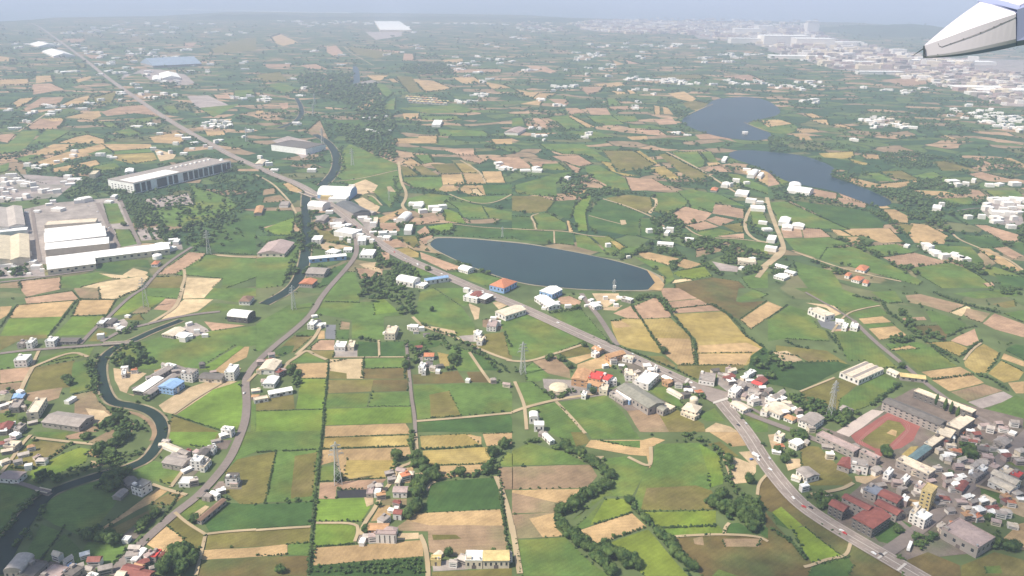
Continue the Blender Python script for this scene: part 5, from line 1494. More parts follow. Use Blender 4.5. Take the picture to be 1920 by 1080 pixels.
for nm, P in (('lake', '1322,200 1338,186 1370,183 1405,181 1440,188 1462,203 1464,214 1435,222 1395,230 1418,240 1452,252 1442,262 1400,264 1340,255 1300,242 1272,226 1300,212'),
              ('lake', '1362,290 1380,281 1420,282 1450,285 1500,290 1545,304 1570,318 1553,330 1600,345 1640,360 1680,380 1648,390 1600,372 1560,357 1520,350 1480,342 1450,328 1415,310 1380,300'),
              ('pond', '660,123 672,125 676,150 672,164 660,160 664,140')):
    P = pts('.', P); V = smooth([un(x, y, ZR+.12) for x, y in P])
    tag(mesh(nm, V, [tuple(range(len(V)))], lake_m), kind='structure'); NOTREE |= raster(P); WATER |= raster(P)
P = pts('.', '1400,231 1440,222 1475,226 1500,240 1480,252 1450,250 1418,240'); V = smooth([un(x, y, ZR+.3) for x, y in P])
tag(mesh('lake_island', V, [tuple(range(len(V)))], field_mat('g')), kind='structure')
for P in ('1424,226 1460,224 1486,232 1440,238',):
    P = pts('.', P); V = [un(x, y, ZR+.5) for x, y in P]; tag(mesh('tan_field', V, [tuple(range(len(V)))], field_mat('t')), kind='structure')

def ribbon(name, P, width, z, m, uvname=None, taper=None):
    C = smooth([un(x, y, z) for x, y in P], closed=False, it=2)
    n = len(C); v = []
    for i in range(n):
        d = (C[min(n-1, i+1)]-C[max(0, i-1)]); nn = Vector((-d.y, d.x, 0)).normalized()
        w = width if taper is None else width*(taper[0]+(taper[1]-taper[0])*i/(n-1))
        v += [C[i]+nn*w/2, C[i]-nn*w/2]
    f = [(2*i+1, 2*i+3, 2*i+2, 2*i) for i in range(n-1)]
    o = mesh(name, v, f, m); tag(o, kind='structure'); return C
def mark(C, w):
    C = [a+(b-a)*k/4 for a, b in zip(C, C[1:]) for k in range(4)]
    for p in C:
        px, py, _ = proj(p)
        gx, gy = int(px/3), int(py/3)
        if 0 <= gx < GW and 0 <= gy < GH: NOTREE[max(0,gy-1):gy+2, max(0,gx-1):gx+2] = True; k_ = 2 if w > 15 and py > 700 else (1 if w > 8 else 0); ROADM[max(0,gy-k_):gy+k_+1, max(0,gx-k_):gx+k_+1] = True
verge_m = mat('canal_bank_soil', (.30,.24,.16), noise=[(.05,.25)], col2=(.12,.13,.06))
CAN = [('.', '340,600 325,606 288,620 250,638 222,648 200,663 190,680 189,700 193,722 202,745 215,756 245,760 270,766 290,776 303,792 305,812 296,835 275,862 250,873 220,884 190,890 165,898 128,910 92,925 60,950 30,985 -10,1040', 11.5, (1, 1.0)),
       ('.', '574,360 573,385 574,410 576,440 573,480 565,512 552,536 530,552 510,562 495,570', 19, (1, .9)),
       ('.', '590,252 612,264 626,280 633,298 630,318 618,335 604,348', 26, (.8, 1)),
       ('.', '556,184 565,200 566,216 552,230 522,240', 22, (.7, 1)), ]
for t, s, w, tp_ in CAN:
    P = pts(t, s)
    mark(ribbon('canal_bank', P, w+5, ZR+.02, verge_m, taper=tp_), w)
    mark(ribbon('canal_water', P, w, ZR+.12, dark_water, taper=tp_), w)
mark(ribbon('canal_water', pts('.', '110,915 80,935 45,975 15,1020 -20,1080'), 24, ZR+.16, dark_water, taper=(.4, 1)), 30)
mark(ribbon('river_sandbank', pts('.', '240,772 262,777 280,790 289,803 290,815 284,826'), 5, ZR+.2, mat('river_sand', ALB['b'], noise=[(.05,.3)])), 5)

# roads -------------------------------------------------------------
asph = mat('asphalt', (.215,.180,.165), noise=[(.02,.1),(.3,.08)])
hwm = mat('highway_asphalt', (.27,.225,.20), noise=[(.012,.14),(.12,.12),(.6,.08)])
pale = mat('dirt_lane', (.40,.315,.20), noise=[(.03,.18)])
line_m = mat('road_paint', (.52,.48,.44))
RM = dict(asphalt=asph, hw=hwm, pale=pale)
LIFT = dict(pale=.30, asphalt=.42, hw=.56)
roadn = 0
for ln in LINES.strip().split('\n'):
    if ln.startswith('#') or not ln.strip(): continue
    nm, w, mm, s = ln.split('|'); t, s = s.split(' ', 1); w = float(w); roadn += 1
    z = ZR+LIFT[mm]+.003*roadn
    nme = {'pale': 'dirt_lane', 'asphalt': 'road', 'hw': 'highway'}[mm]
    P = pts(t, s)
    C = ribbon(nme, P, w, z, RM[mm]); mark(C, w)
    if mm == 'hw':     # median strip, edge lines, dashed lane lines: raised sheets and a real low median
        def off(o, ww, zz, name, m, dash=None, h=0):
            n = len(C); v = []; f = []
            acc = 0
            for i in range(n):
                d = (C[min(n-1, i+1)]-C[max(0, i-1)]); nn = Vector((-d.y, d.x, 0)).normalized()
                v += [C[i]+nn*(o+ww/2)+Vector((0,0,zz)), C[i]+nn*(o-ww/2)+Vector((0,0,zz))]
            for i in range(n-1):
                if dash and C[i].y < 2500 and (i % 2): continue
                f.append((2*i+1, 2*i+3, 2*i+2, 2*i))
            tag(mesh(name, v, f, m), kind='structure')
        off(0, .7, .09, 'highway_median', line_m)
        for sgn in (-1, 1):
            off(sgn*(w/2-1.0), .35, .06, 'road_marking', line_m)
            off(sgn*(w/4), .35, .06, 'road_marking', line_m, dash=True)
# junction apron, stop lines
def quad(name, P, z, m):
    V = [un(x, y, z) for x, y in P]; o = mesh(name, V, [tuple(range(len(V)))], m)
    if o.data.polygons[0].normal.z < 0: o.data.flip_normals()
    return tag(o, kind='structure')
quad('junction', pts('k', '1285,690 1620,782 1632,812 1512,862 1400,800 1290,745'), ZR+.95, hwm)
for s in ('1290,705 1318,672 1334,680 1306,714', '1505,855 1615,818 1625,834 1512,868'):
    quad('stop_line', pts('k', s), ZR+1.05, line_m)
for s in ('815,945 880,895 900,902 835,952', '960,1035 1025,980 1045,990 980,1042'):
    quad('stop_line', pts('p', s), ZR+1.05, line_m)

# ------------------------------------------------------------------ buildings
RC = dict(W=(.86,.85,.82), c=(.66,.57,.45), n=(.33,.29,.265), k=(.15,.135,.125), S=(.13,.135,.14), B=(.27,.42,.66), B2=(.26,.33,.42), R=(.25,.088,.072), E=(.60,.08,.07),
          O=(.50,.20,.11), T=(.48,.28,.15), P=(.40,.31,.29), Q=(.46,.41,.37), Y=(.60,.47,.22), Y2=(.60,.52,.38), N=(.26,.25,.21), b=(.22,.14,.10), o=(.24,.24,.15),
          V=(.13,.20,.22), A=(.22,.24,.29), w=(.74,.70,.66), dk=(.09,.085,.08))
def rmat(c): return mat('roof_'+c, RC[c], rough=.6, noise=[(.05,.10),(.28,.16),(1.1,.10)])
def wmat(c): return mat('wall_'+c, RC[c], rough=.85, noise=[(.12,.09),(1.1,.06)])
glass = mat('window_glass', (.045,.05,.06), rough=.25, spec=.5)
steel = mat('steel_tank', (.55,.55,.55), rough=.35, metal=.5)
WINV = {}
def window_mesh(w, h):
    k = (round(w, 1), round(h, 1))
    if k not in WINV:
        b = MB(); b.box(-w/2, w/2, -.06, .05, -h/2, h/2); b.box(-w/2-.12, w/2+.12, -.10, -.02, -h/2-.16, -h/2-.02, 1)
        me = bpy.data.meshes.new('window'); me.from_pydata(b.v, [], b.f); me.materials.append(glass); me.materials.append(wmat('w')); me.polygons.foreach_set('material_index', b.m); WINV[k] = me
    return WINV[k]
ZB = ZR-.1
BOX = []      # building footprints to keep trees away
def building(ty, h, rc, wc, P, name, label, group=None, simple=False):
    p0, p1, p2 = [un(x, y, h+ZB) for x, y in P]
    c = (p0+p2)/2
    a = p1-p0; b = p2-p1
    la, lb = a.length, b.length
    ang_a = math.atan2(a.y, a.x)
    ang_b = math.atan2(b.y, b.x)
    sgn = 1 if math.sin(ang_b-ang_a) > 0 else -1
    ang_b2 = ang_b-sgn*math.pi/2
    da = (ang_b2-ang_a+math.pi) % (2*math.pi)-math.pi
    da = max(-.9, min(.9, da))
    ang = ang_a+da*lb/(la+lb)          # frame x along a
    la *= math.cos(min(1, abs(da)*lb/(la+lb))); lb *= math.cos(min(1, abs(da)*la/(la+lb)))
    lx, ly = la, lb
    ar = ang
    if ly > lx: lx, ly = ly, lx; ar += math.pi/2      # x = long side
    lx = max(lx, 2.5); ly = max(ly, 2.5)
    root = empty(name, (c.x, c.y, ZB), ar)
    tag(root, label, name.replace('_', ' '), group)
    dist = (c-Vector((0, 0, H))).length
    X, Y = lx/2, ly/2
    w = MB(); r = MB(); t = .35 if not simple else .2
    w.box(-X, X, -Y, Y, -ZB+.05, h-.02)
    ov = min(.6, ly*.06)
    if ty in 'fb':
        r.box(-X-.1, X+.1, -Y-.1, Y+.1, h, h+.25)
        if not simple:       # parapet
            ph = .9
            for q in ((-X-.1, X+.1, -Y-.1, -Y+t), (-X-.1, X+.1, Y-t, Y+.1), (-X-.1, -X+t, -Y+t, Y-t), (X-t, X+.1, -Y+t, Y-t)): r.box(*q, h+.25, h+ph)
    elif ty in 'g':
        rh = max(.6, ly*.13 if ly > 12 else ly*.22)
        b0 = len(r.v)
        sec = [(-Y-ov, h), (-Y-ov, h+.3), (0, h+rh+.3), (Y+ov, h+.3), (Y+ov, h)]
        for xx in (-X-ov, X+ov):
            for yy, zz in sec: r.v.append((xx, yy, zz))
        for i in range(5): r.f.append((b0+i, b0+(i+1) % 5, b0+5+(i+1) % 5, b0+5+i)[::-1]); r.m.append(0)
        r.f.append(tuple(b0+i for i in range(5))[::1]); r.f.append(tuple(b0+5+i for i in range(5))[::-1]); r.m += [0, 0]
    elif ty == 's':          # striped multi ridge roof
        k = 4
        for q in range(k):
            y0 = -Y+2*Y*q/k; y1 = -Y+2*Y*(q+1)/k
            b0 = len(r.v)
            for xx in (-X-.3, X+.3):
                for yy, zz in ((y0, h), ((y0+y1)/2, h+1.3), (y1, h)): r.v.append((xx, yy, zz))
            r.f += [(b0, b0+1, b0+4, b0+3)[::-1], (b0+1, b0+2, b0+5, b0+4)[::-1], (b0, b0+1, b0+2), (b0+3, b0+5, b0+4), (b0, b0+3, b0+5, b0+2)]; r.m += [1 if q % 2 else 0, 0, 0, 0, 0]
    elif ty == 'c':
        k = 9; rh = ly*.24; b0 = len(r.v)
        for xx in (-X-.3, X+.3):
            for i in range(k+1):
                aa = math.pi*i/k; r.v.append((xx, -math.cos(aa)*(Y+.2), h+math.sin(aa)*rh))
        for i in range(k): r.f.append((b0+i, b0+i+1, b0+k+2+i, b0+k+1+i)[::-1]); r.m.append(0)
        r.f.append(tuple(b0+i for i in range(k+1))); r.f.append(tuple(b0+k+1+i for i in range(k+1))[::-1]); r.m += [1, 1]
        r.f.append((b0, b0+k+1, b0+2*k+1, b0+k)); r.m.append(0)
    elif ty == 'h':
        rh = ly*.26; k = max(0, X-Y); b0 = len(r.v)
        r.v += [(-X-ov,-Y-ov,h),(X+ov,-Y-ov,h),(X+ov,Y+ov,h),(-X-ov,Y+ov,h),(-k,0,h+rh),(k,0,h+rh)]
        r.f += [(b0,b0+1,b0+5,b0+4),(b0+1,b0+2,b0+5),(b0+2,b0+3,b0+4,b0+5),(b0+3,b0,b0+4),(b0+3,b0+2,b0+1,b0)]; r.m += [0]*5
    if simple:
        # small distant house: one mesh, wall and roof materials
        nv = len(w.v); v = w.v+r.v; f = w.f+[tuple(i+nv for i in q) for q in r.f]
        m = [0]*len(w.f)+[1]*len(r.f)
    wo = w.build('wall', [wmat(wc)], root)
    ro = r.build('roof', [rmat(rc), rmat('c' if rc != 'c' else 'n') if ty == 's' else wmat(wc)], root)
    BOX.append((c.x, c.y, max(lx, ly)/2+2))
    px = 1507/dist      # pixels per metre
    if ty == 'f' and px > 1.0 and 5 <= h <= 13 and lx < 40:     # roof stair head and water tank
        m = MB(); sx = min(4, lx*.3); m.box(X-sx-1, X-1, Y-min(3, ly*.4)-.7, Y-.7, h+.25, h+2.6); m.build('stair_head', [wmat(wc if wc != 'dk' else 'w')], ro)
        m = MB(); m.cyl(-X+1.8, Y-1.6, .9, h+.6, h+2.4); m.cyl(-X+1.8, Y-1.6, .4, h+.25, h+.6, 6); m.build('water_tank', [steel], ro)
    if px > .95 and h >= 3.5 and not simple:
        fl = max(1, int(h/3.3)); bay = 4.2 if lx < 26 else (6.5 if lx < 60 else 11)
        if name in ('school_block', 'college_block', 'tower_block'): bay = 4.6 if name != 'school_block' else 6
        ww = bay*.42; wh = 1.5
        if name in ('warehouse', 'factory', 'farm_shed'): fl = 1; wh = min(3.2, h*.45); ww = bay*.38
        if ty == 'b': fl = 1; bay = lx/4; ww = bay*.2; wh = h*.85
        cl, sl_ = math.cos(ar), math.sin(ar)
        for ax, L, D in ((0, lx, Y), (1, ly, X)):
            n = max(1, int(L/bay))
            for s2 in (-1, 1):
                lnx, lny = (0, s2) if ax == 0 else (s2, 0)
                wx, wy = lnx*cl-lny*sl_, lnx*sl_+lny*cl
                if wx*(-c.x)+wy*(-c.y) < 0: continue        # wall faces away from everything the photo shows
                for k in range(fl):
                    z = (k+.55)*h/fl if ty != 'b' else h*.48
                    for q in range(n):
                        u = -L/2+L*(q+.5)/n
                        if ty == 'b': u = -L/2+L*(q+.0)/n+ww/2+.3
                        o = bpy.data.objects.new('window', window_mesh(ww, wh)); COL.objects.link(o); o.parent = root
                        if ax == 0: o.location = (u, s2*(D+.03), z); o.rotation_euler = (0, 0, 0 if s2 < 0 else math.pi)
                        else: o.location = (s2*(D+.03), u, z); o.rotation_euler = (0, 0, math.pi/2 if s2 > 0 else -math.pi/2)
        if ty != 'b' and name in ('house', 'warehouse', 'farm_shed', 'shed', 'hall', 'temple'):
            d = MB(); dw = 1.4 if name in ('house', 'shed') else 3.6; dh = min(h*.7, 2.3 if name == 'house' else 3.4)
            s2 = -1 if (sl_*(-c.x)-cl*(-c.y)) > 0 else 1
            d.box(-dw/2, dw/2, s2*(Y+.04)-.09, s2*(Y+.04)+.09, 0, dh); d.build('door', [mat('door_panel', (.16,.13,.12))], root)
    return root
for ln in BLDS.strip().split('\n'):
    t, ty, h, rc, wc, s, nm, lab = ln.split('|')
    building(ty, float(h), rc, wc, pts(t, s), nm, lab)

# the long white factory with dark window bays --------------------------------------
def local_frame(P, h):
    p0, p1, p2 = [un(x, y, h+ZB) for x, y in P]; return p0, p1, p2
def long_factory():
    h = 24.0
    p0, p1, p2 = local_frame(pts('e', '1000,296 1730,128 1555,82'), h)
    ex = (p1-p0); L = ex.length; ex.normalize(); ey = Vector((-ex.y, ex.x, 0)); Dp = 88.0
    ang = math.atan2(ex.y, ex.x)
    root = tag(empty('factory', (p0.x, p0.y, ZB), ang), 'very long white factory with rows of dark window bays and a flat grey roof', 'factory')
    w = MB(); w.box(0, L, 0, Dp, -ZB, h); w.build('wall', [wmat('W')], root)
    r = MB(); r.box(-.6, L+.6, -.6, Dp+.6, h, h+.6); r.build('roof', [rmat('n')], root)
    r = MB(); r.box(6, L*.46, 5, Dp*.62, h+.62, h+1.0); r.build('roof_membrane', [rmat('W')], root)
    r = MB()
    for i in range(9): r.box(L*.52+i*L*.05, L*.52+i*L*.05+5, Dp*.6, Dp*.6+6, h+.62, h+2.2+(i % 3)*.6)
    r.build('roof_plant', [rmat('W')], root)
    r = MB(); r.cyl(L*.98, Dp*.3, 6, h+.62, h+4.5, 16, r2=3); r.build('roof_dome', [rmat('W')], root)
    bays = [(.01,.055),(.07,.105),(.12,.155),(.215,.31),(.33,.365),(.38,.42),(.475,.52),(.535,.575),(.59,.63),(.64,.68),(.695,.735),(.75,.785),(.80,.885),(.90,.94),(.95,.985)]
    for a, b in bays:
        m = MB(); m.box(L*a, L*b, -.25, .02, 1.5, h-2.2); m.build('window', [glass], root)
        m = MB(); m.box(L*b, L*b+1.4, -.8, .0, 0, h-1); m.build('pillar', [wmat('W')], root)
    for k in range(3):
        for q in range(7):
            m = MB(); m.box(-.25, .02, 6+q*11, 10+q*11, 3.5+k*5, 5.7+k*5); m.build('window', [glass], root)
    BOX.append((p0.x+ex.x*L/2, p0.y+ex.y*L/2, 60))
long_factory()
def lathe_thing(name, cat, label, px, py, r, prof, m):
    o = un(px, py, ZB); b = MB(); n = 24; rings = [(r*a, z) for a, z in prof]
    for rr, z in rings:
        for i in range(n): b.v.append((rr*math.cos(6.2832*i/n), rr*math.sin(6.2832*i/n), z))
    for k in range(len(rings)-1):
        for i in range(n): b.f.append((k*n+i, k*n+(i+1) % n, (k+1)*n+(i+1) % n, (k+1)*n+i)); b.m.append(0)
    b.f.append(tuple((len(rings)-1)*n+i for i in range(n))); b.m.append(0)
    ob = b.build(name, [m]); ob.location = o; tag(ob, label, cat)
lathe_thing('storage_tank', 'tank', 'round white tank at the end of the very long white warehouse', *tp('e', 1182, 858), 8, [(1,0),(1,6),(.9,7),(.5,8),(.1,8.4)], rmat('W'))
lathe_thing('domed_hall', 'hall', 'round cream domed roof between dark trees beside the orange temple', *tp('k', 352, 765), 11.5, [(1,0),(1,3.5),(1.04,3.6),(.9,5.4),(.6,6.8),(.25,7.5),(.05,7.7)], rmat('Y2'))
lathe_thing('temple_dome', 'dome', 'small round dome on the ornate cream temple below the junction', *tp('k', 1362, 880), 5, [(1,0),(1,8.5),(.85,10),(.5,11.2),(.1,11.8)], rmat('c'))

# small distant houses: each one its own object
hid = 0
HV = {}
def small_mesh(kind, rc, wc):
    k = (kind, rc, wc)
    if k in HV: return HV[k]
    v = MB(); v.box(-.5, .5, -.5, .5, 0, 1)
    b = len(v.v)
    if kind == 0:
        v.box(-.52, .52, -.52, .52, 1.0, 1.07, 1); v.box(.1, .42, .1, .42, 1.07, 1.35, 1)
    elif kind == 1:
        v.v += [(-.55,-.56,1),(.55,-.56,1),(.55,.56,1),(-.55,.56,1),(-.55,0,1.4),(.55,0,1.4)]
        v.f += [(b,b+1,b+5,b+4),(b+2,b+3,b+4,b+5),(b+1,b+2,b+5),(b+3,b,b+4)]; v.m += [1]*4
    else:
        v.v += [(-.55,-.56,1),(.55,-.56,1),(.55,.56,1),(-.55,.56,1),(-.2,0,1.4),(.2,0,1.4)]
        v.f += [(b,b+1,b+5,b+4),(b+2,b+3,b+4,b+5),(b+1,b+2,b+5),(b+3,b,b+4)]; v.m += [1]*4
    # window strip as surface detail
    for s in (-1, 1):
        for z in (.35, .72): v.box(-.38, .38, s*.5-.012, s*.5+.012, z-.07, z+.07, 2)
    me = bpy.data.meshes.new('house'); me.from_pydata(v.v, [], v.f)
    for m in (wmat(wc), rmat(rc), glass): me.materials.append(m)
    me.polygons.foreach_set('material_index', v.m); HV[k] = me; return me
entries = []
for ln in SMALL.strip().split('\n'):
    if ln.startswith('#'): continue
    lab, s = ln.split('|')
    for q in s.replace(',16,wh', ',16').split():
        a = q.split(','); entries.append((lab, float(a[0]), float(a[1]), float(a[2]) if len(a) > 2 else None))
rs = random.Random(11)
def size_of(e):
    p = un(e[1], e[2]); d = math.hypot(p.x, p.y); return (e[3] or 11)/d
for e_ in list(entries):
    q_ = un(e_[1], e_[2])
    if q_.y > 2600: entries.append((e_[0], e_[1]+random.uniform(-9, 9), e_[2]+random.uniform(-1.6, 1.6), None))
order = sorted(range(len(entries)), key=lambda i: -size_of(entries[i]))
keep = set(order[:290])
far_v = MB()
for i, (lab, x, y, sz) in enumerate(entries):
    if ROADM[min(GH-1, int(y/3)), min(GW-1, int(x/3))]: continue
    p = un(x, y, .05); d = math.hypot(p.x, p.y)
    near = d < 1500
    sx = (sz or rs.uniform(8, 12))*(.84 if near else rs.uniform(1.2, 1.9))*(1+max(0, d-2600)/3600); sy = sx*rs.uniform(.5, .8); hh = rs.choice([4, 5.5, 7, 8.5])*(.75 if near else 1.0+max(0, d-3000)/9000)
    rz = rs.uniform(-.5, .5)+(.6 if rs.random() < .3 else 0)
    rc = rs.choices('WcnPQORkT', [22, 14, 20, 12, 12, 4, 6, 8, 3])[0] if near else rs.choices('WcQPOR', [64, 16, 8, 5, 3, 2])[0]
    wc = rs.choice('wwcnP' if near else 'wwc'); kd = rs.choice([0, 0, 1, 1, 2])
    if i in keep:
        o = bpy.data.objects.new('small_house', small_mesh(kd, rc, wc)); COL.objects.link(o)
        o.location = p; o.scale = (sx, sy, hh); o.rotation_euler = (0, 0, rz)
        tag(o, lab, 'house', 'houses: '+' '.join(lab.split()[:14]))
    else:
        c_, s_ = math.cos(rz), math.sin(rz); b = len(far_v.v)
        for zx in (0, hh*1.1):
            for ux, uy in ((-1,-1),(1,-1),(1,1),(-1,1)):
                a, bb = ux*sx/2, uy*sy/2; far_v.v.append((p.x+a*c_-bb*s_, p.y+a*s_+bb*c_, zx))
        for q in ((0,1,5,4),(1,2,6,5),(2,3,7,6),(3,0,4,7),(4,5,6,7)): far_v.f.append(tuple(b+j for j in q)); far_v.m.append(1 if q == (4,5,6,7) else 0)
    BOX.append((p.x, p.y, sx/2+1))
o = far_v.build('distant_houses', [wmat('w'), rmat('W')]); tag(o, 'scattered tiny white houses of the far villages fading into the haze', 'houses', kind='stuff')
# villa estate with yellow roofs
vm = small_mesh(2, 'Y', 'w'); k = 0
for row in range(3):
    for c_ in range(11 if row else 8):
        px = 764+c_*7.2+row*3; py = 184+row*4.2+c_*.5
        if k > 28: break
        p = un(px, py, ZB); o = bpy.data.objects.new('villa', small_mesh(2, rs.choice(['Y', 'T', 'Y2']), 'w')); COL.objects.link(o)
        o.location = p; o.scale = (15, 13, 8); o.rotation_euler = (0, 0, .1); k += 1
        tag(o, 'yellow roofed villa in the dense estate rows in the upper middle', 'villa', 'yellow roofed villas of one estate')

# far city ------------------------------------------------------
cb = MB(); rc_ = random.Random(5)
def city(poly, n, smin, smax, hmin, hmax):
    xs = [p[0] for p in poly]; ys = [p[1] for p in poly]; k = 0
    while k < n:
        x = rc_.uniform(min(xs), max(xs)); y = rc_.uniform(min(ys), max(ys))
        if not point_in(poly, x, y): continue
        p = un(x, y, 0); sx = rc_.uniform(smin, smax); sy = sx*rc_.uniform(.4, .9); hh = rc_.uniform(hmin, hmax)
        m = rc_.choices([0, 1, 2, 3], [24, 26, 22, 28])[0]; b = len(cb.v); a = rc_.uniform(-.4, .4); ca, sa = math.cos(a), math.sin(a)
        for zz in (0, hh):
            for ux, uy in ((-1,-1),(1,-1),(1,1),(-1,1)):
                q, w = ux*sx/2, uy*sy/2; cb.v.append((p.x+q*ca-w*sa, p.y+q*sa+w*ca, zz))
        for q in ((0,1,5,4),(1,2,6,5),(2,3,7,6),(3,0,4,7),(4,5,6,7)): cb.f.append(tuple(b+j for j in q)); cb.m.append(m)
        k += 1
city(pts('c', '400,180 640,150 1100,135 1600,150 1920,160 1920,350 1700,310 1400,270 1300,260 800,250 560,220'), 560, 30, 100, 8, 25)
city(pts('c', '0,185 140,160 300,180 430,235 200,250 60,230'), 90, 20, 50, 8, 22)
city(pts('d', '0,160 380,150 400,280 720,330 1040,390 1180,440 1540,460 1600,500 1300,520 900,520 500,520 340,460 200,450 100,400 0,360'), 420, 25, 90, 8, 35)
city(pts('d', '900,520 1500,510 1920,560 1920,780 1740,790 1500,700 1200,620 1000,590'), 260, 20, 60, 8, 18)
city(pts('d', '760,210 900,200 1120,270 800,260'), 40, 30, 80, 8, 15)
city(pts('d', '700,880 900,890 1100,960 800,960'), 20, 12, 25, 6, 10)
o = cb.build('far_city', [wmat('w'), wmat('c'), wmat('n'), rmat('P')]); tag(o, 'dense pale city blocks spreading along the coast in the haze', 'city', kind='stuff')
# separate large far blocks that stand out
for t, x, y, sx, sy, hh, nm, lab in (('d', 322, 235, 150, 110, 95, 'tower_block', 'tall stacked pale tower block rising over the far city'),
        ('d', 110, 330, 420, 200, 75, 'apartment_block', 'wide pale apartment block in the far city left of the tall tower'),
        ('d', 330, 350, 330, 180, 70, 'apartment_block', 'wide pale apartment block below the tall tower in the far city'),
        ('c', 1760, 250, 300, 160, 50, 'apartment_block', 'long cream block at the left end of the far city'),
        ('c', 1750, 325, 300, 120, 45, 'apartment_block', 'lower cream block at the left end of the far city'),
        ('c', 1890, 230, 200, 150, 55, 'apartment_block', 'cream block in the far city, just right of the long one'),
        ('d', 570, 335, 320, 120, 25, 'warehouse', 'flat white warehouse below the hill in the far city'),
        ('d', 230, 440, 420, 110, 20, 'warehouse', 'very long white warehouse at the near edge of the far city'),
        ('d', 620, 378, 260, 60, 18, 'warehouse', 'narrow white warehouse in front of the flat one in the far city'),
        ('d', 830, 556, 270, 45, 15, 'warehouse', 'long thin white warehouse right of the far city'),
        ('d', 690, 478, 200, 70, 15, 'warehouse', 'bright white roofed warehouse in the middle of the far industrial strip'),
        ('d', 970, 410, 110, 70, 40, 'storage_tank', 'pale round topped block near the fairing tip in the far strip'),
        ('d', 1420, 480, 460, 120, 18, 'warehouse', 'large cream warehouse below the aircraft fairing'),
        ('d', 1180, 465, 300, 90, 15, 'warehouse', 'white warehouse left below the aircraft fairing'),
        ('d', 1590, 668, 280, 80, 12, 'warehouse', 'upper pale warehouse at the far right'),
        ('d', 1770, 690, 300, 90, 12, 'warehouse', 'lower pale warehouse at the far right'),
        ('d', 1230, 590, 160, 40, 12, 'warehouse', 'short white warehouse in the strip right of the ploughed patch'),
        ('c', 1125, 180, 330, 90, 25, 'warehouse', 'long bright cream roof in the middle of the far town')):
    p = un(*tp(t, x, y), 0); root = tag(empty(nm, p, rc_.uniform(-.1, .1)), lab, nm.replace('_', ' '))
    w = MB(); w.box(-sx/2, sx/2, -sy/2, sy/2, 0, hh); 
    if nm == 'tower_block': w.box(-sx*.4, sx*.4, -sy*.4, sy*.4, hh, hh*1.25)
    w.build('wall', [wmat('w')], root)
    r = MB(); r.box(-sx/2-1, sx/2+1, -sy/2-1, sy/2+1, hh+(.25*hh if nm == 'tower_block' else 0)+.1, hh*(1.25 if nm == 'tower_block' else 1)+2); r.build('roof', [rmat('W')], root)
# far wooded hills by the coast
def hill(px0, px1, py, hgt, depth):
    a = un(px0, py, 0); b = un(px1, py, 0); n = 40; v = []; f = []; mrows = 8
    for j in range(mrows+1):
        for i in range(n+1):
            u = i/n; q = a+(b-a)*u; e = math.sin(math.pi*u)**.7*math.sin(math.pi*j/mrows)
            v.append((q.x, q.y+(j/mrows-.5)*depth, hgt*e*(.7+.3*math.sin(u*17+j)*math.sin(u*7))-1))
    for j in range(mrows):
        for i in range(n): k = j*(n+1)+i; f.append((k, k+1, k+n+2, k+n+1))
    tag(mesh('hill', v, f, mat('hill_woods', (.04,.075,.04), noise=[(.004,.3)]), smooth=True), kind='structure')
hill(365, 560, 33, 70, 1800); hill(940, 1100, 38, 45, 1500); hill(1560, 1800, 60, 110, 2400); hill(540, 960, 34, 30, 1400)
# white surf lines off the coast
surf = mat('surf', (.8,.8,.8)); 
for s in ('100,19 250,18 430,19 550,23 660,24', '960,20 1000,22', '345,17 367,18'):
    C = smooth([un(x, y, 6) for x, y in pts('.', s)], closed=False); v = []; 
    for i, c in enumerate(C): v += [c+Vector((0, 120, 0)), c-Vector((0, 120, 0))]
    tag(mesh('surf', v, [(2*i, 2*i+1, 2*i+3, 2*i+2) for i in range(len(C)-1)], surf), kind='structure')

# bridge over the canal ------------------------------------------
def bridge(s, w, label, name='road_bridge'):
    P = [un(x, y, ZR+1.0) for x, y in s]; a, b = P[0], P[-1]; d = b-a; L = d.length
    root = tag(empty(name, a, math.atan2(d.y, d.x)), label, 'bridge')
    m = MB(); m.box(0, L, -w/2, w/2, -.5, .9); m.build('deck', [asph], root)
    for sg in (-1, 1):
        m = MB(); m.box(0, L, sg*w/2-.25, sg*w/2+.25, .9, 2.0); m.build('parapet', [wmat('c')], root)
bridge([tp('i', 770, 424), tp('i', 990, 412)], 8, 'concrete road bridge crossing the dark canal at the left')
bridge([tp('m', 285, 436), tp('m', 372, 456)], 5, 'small weir bridge across the canal in the cloud shadow')
bridge([tp('f', 335, 360), tp('f', 440, 400)], 14, 'side span beside the highway over the straight canal')

# ------------------------------------------------------------------ vegetation
def leaf_mat(name, c1, c2, obj=False):
    m = bpy.data.materials.new(name); m.use_nodes = True; n = m.node_tree; b = n.nodes['Principled BSDF']
    b.inputs['Roughness'].default_value = .8; b.inputs['Specular IOR Level'].default_value = .15
    g = n.nodes.new('ShaderNodeNewGeometry'); t = n.nodes.new('ShaderNodeTexNoise'); t.inputs['Scale'].default_value = .16; t.inputs['Detail'].default_value = 5
    n.links.new(g.outputs['Position'], t.inputs['Vector'])
    r = n.nodes.new('ShaderNodeMapRange'); r.inputs[1].default_value = .36; r.inputs[2].default_value = .64; n.links.new(t.outputs['Fac'], r.inputs[0])
    x = n.nodes.new('ShaderNodeMix'); x.data_type = 'RGBA'; x.inputs[6].default_value = (*c1, 1); x.inputs[7].default_value = (*c2, 1)
    n.links.new(r.outputs[0], x.inputs[0]); n.links.new(x.outputs[2], b.inputs['Base Color']); return m
leaf = leaf_mat('tree_leaves', (.032,.066,.022), (.09,.135,.036))
leaf2 = leaf_mat('tree_leaves_fresh', (.035,.075,.024), (.10,.145,.04))
hleaf = leaf_mat('hedge_leaves', (.028,.058,.022), (.07,.11,.035))
bark = mat('bark', (.16,.12,.085), noise=[(1.5, .3)])
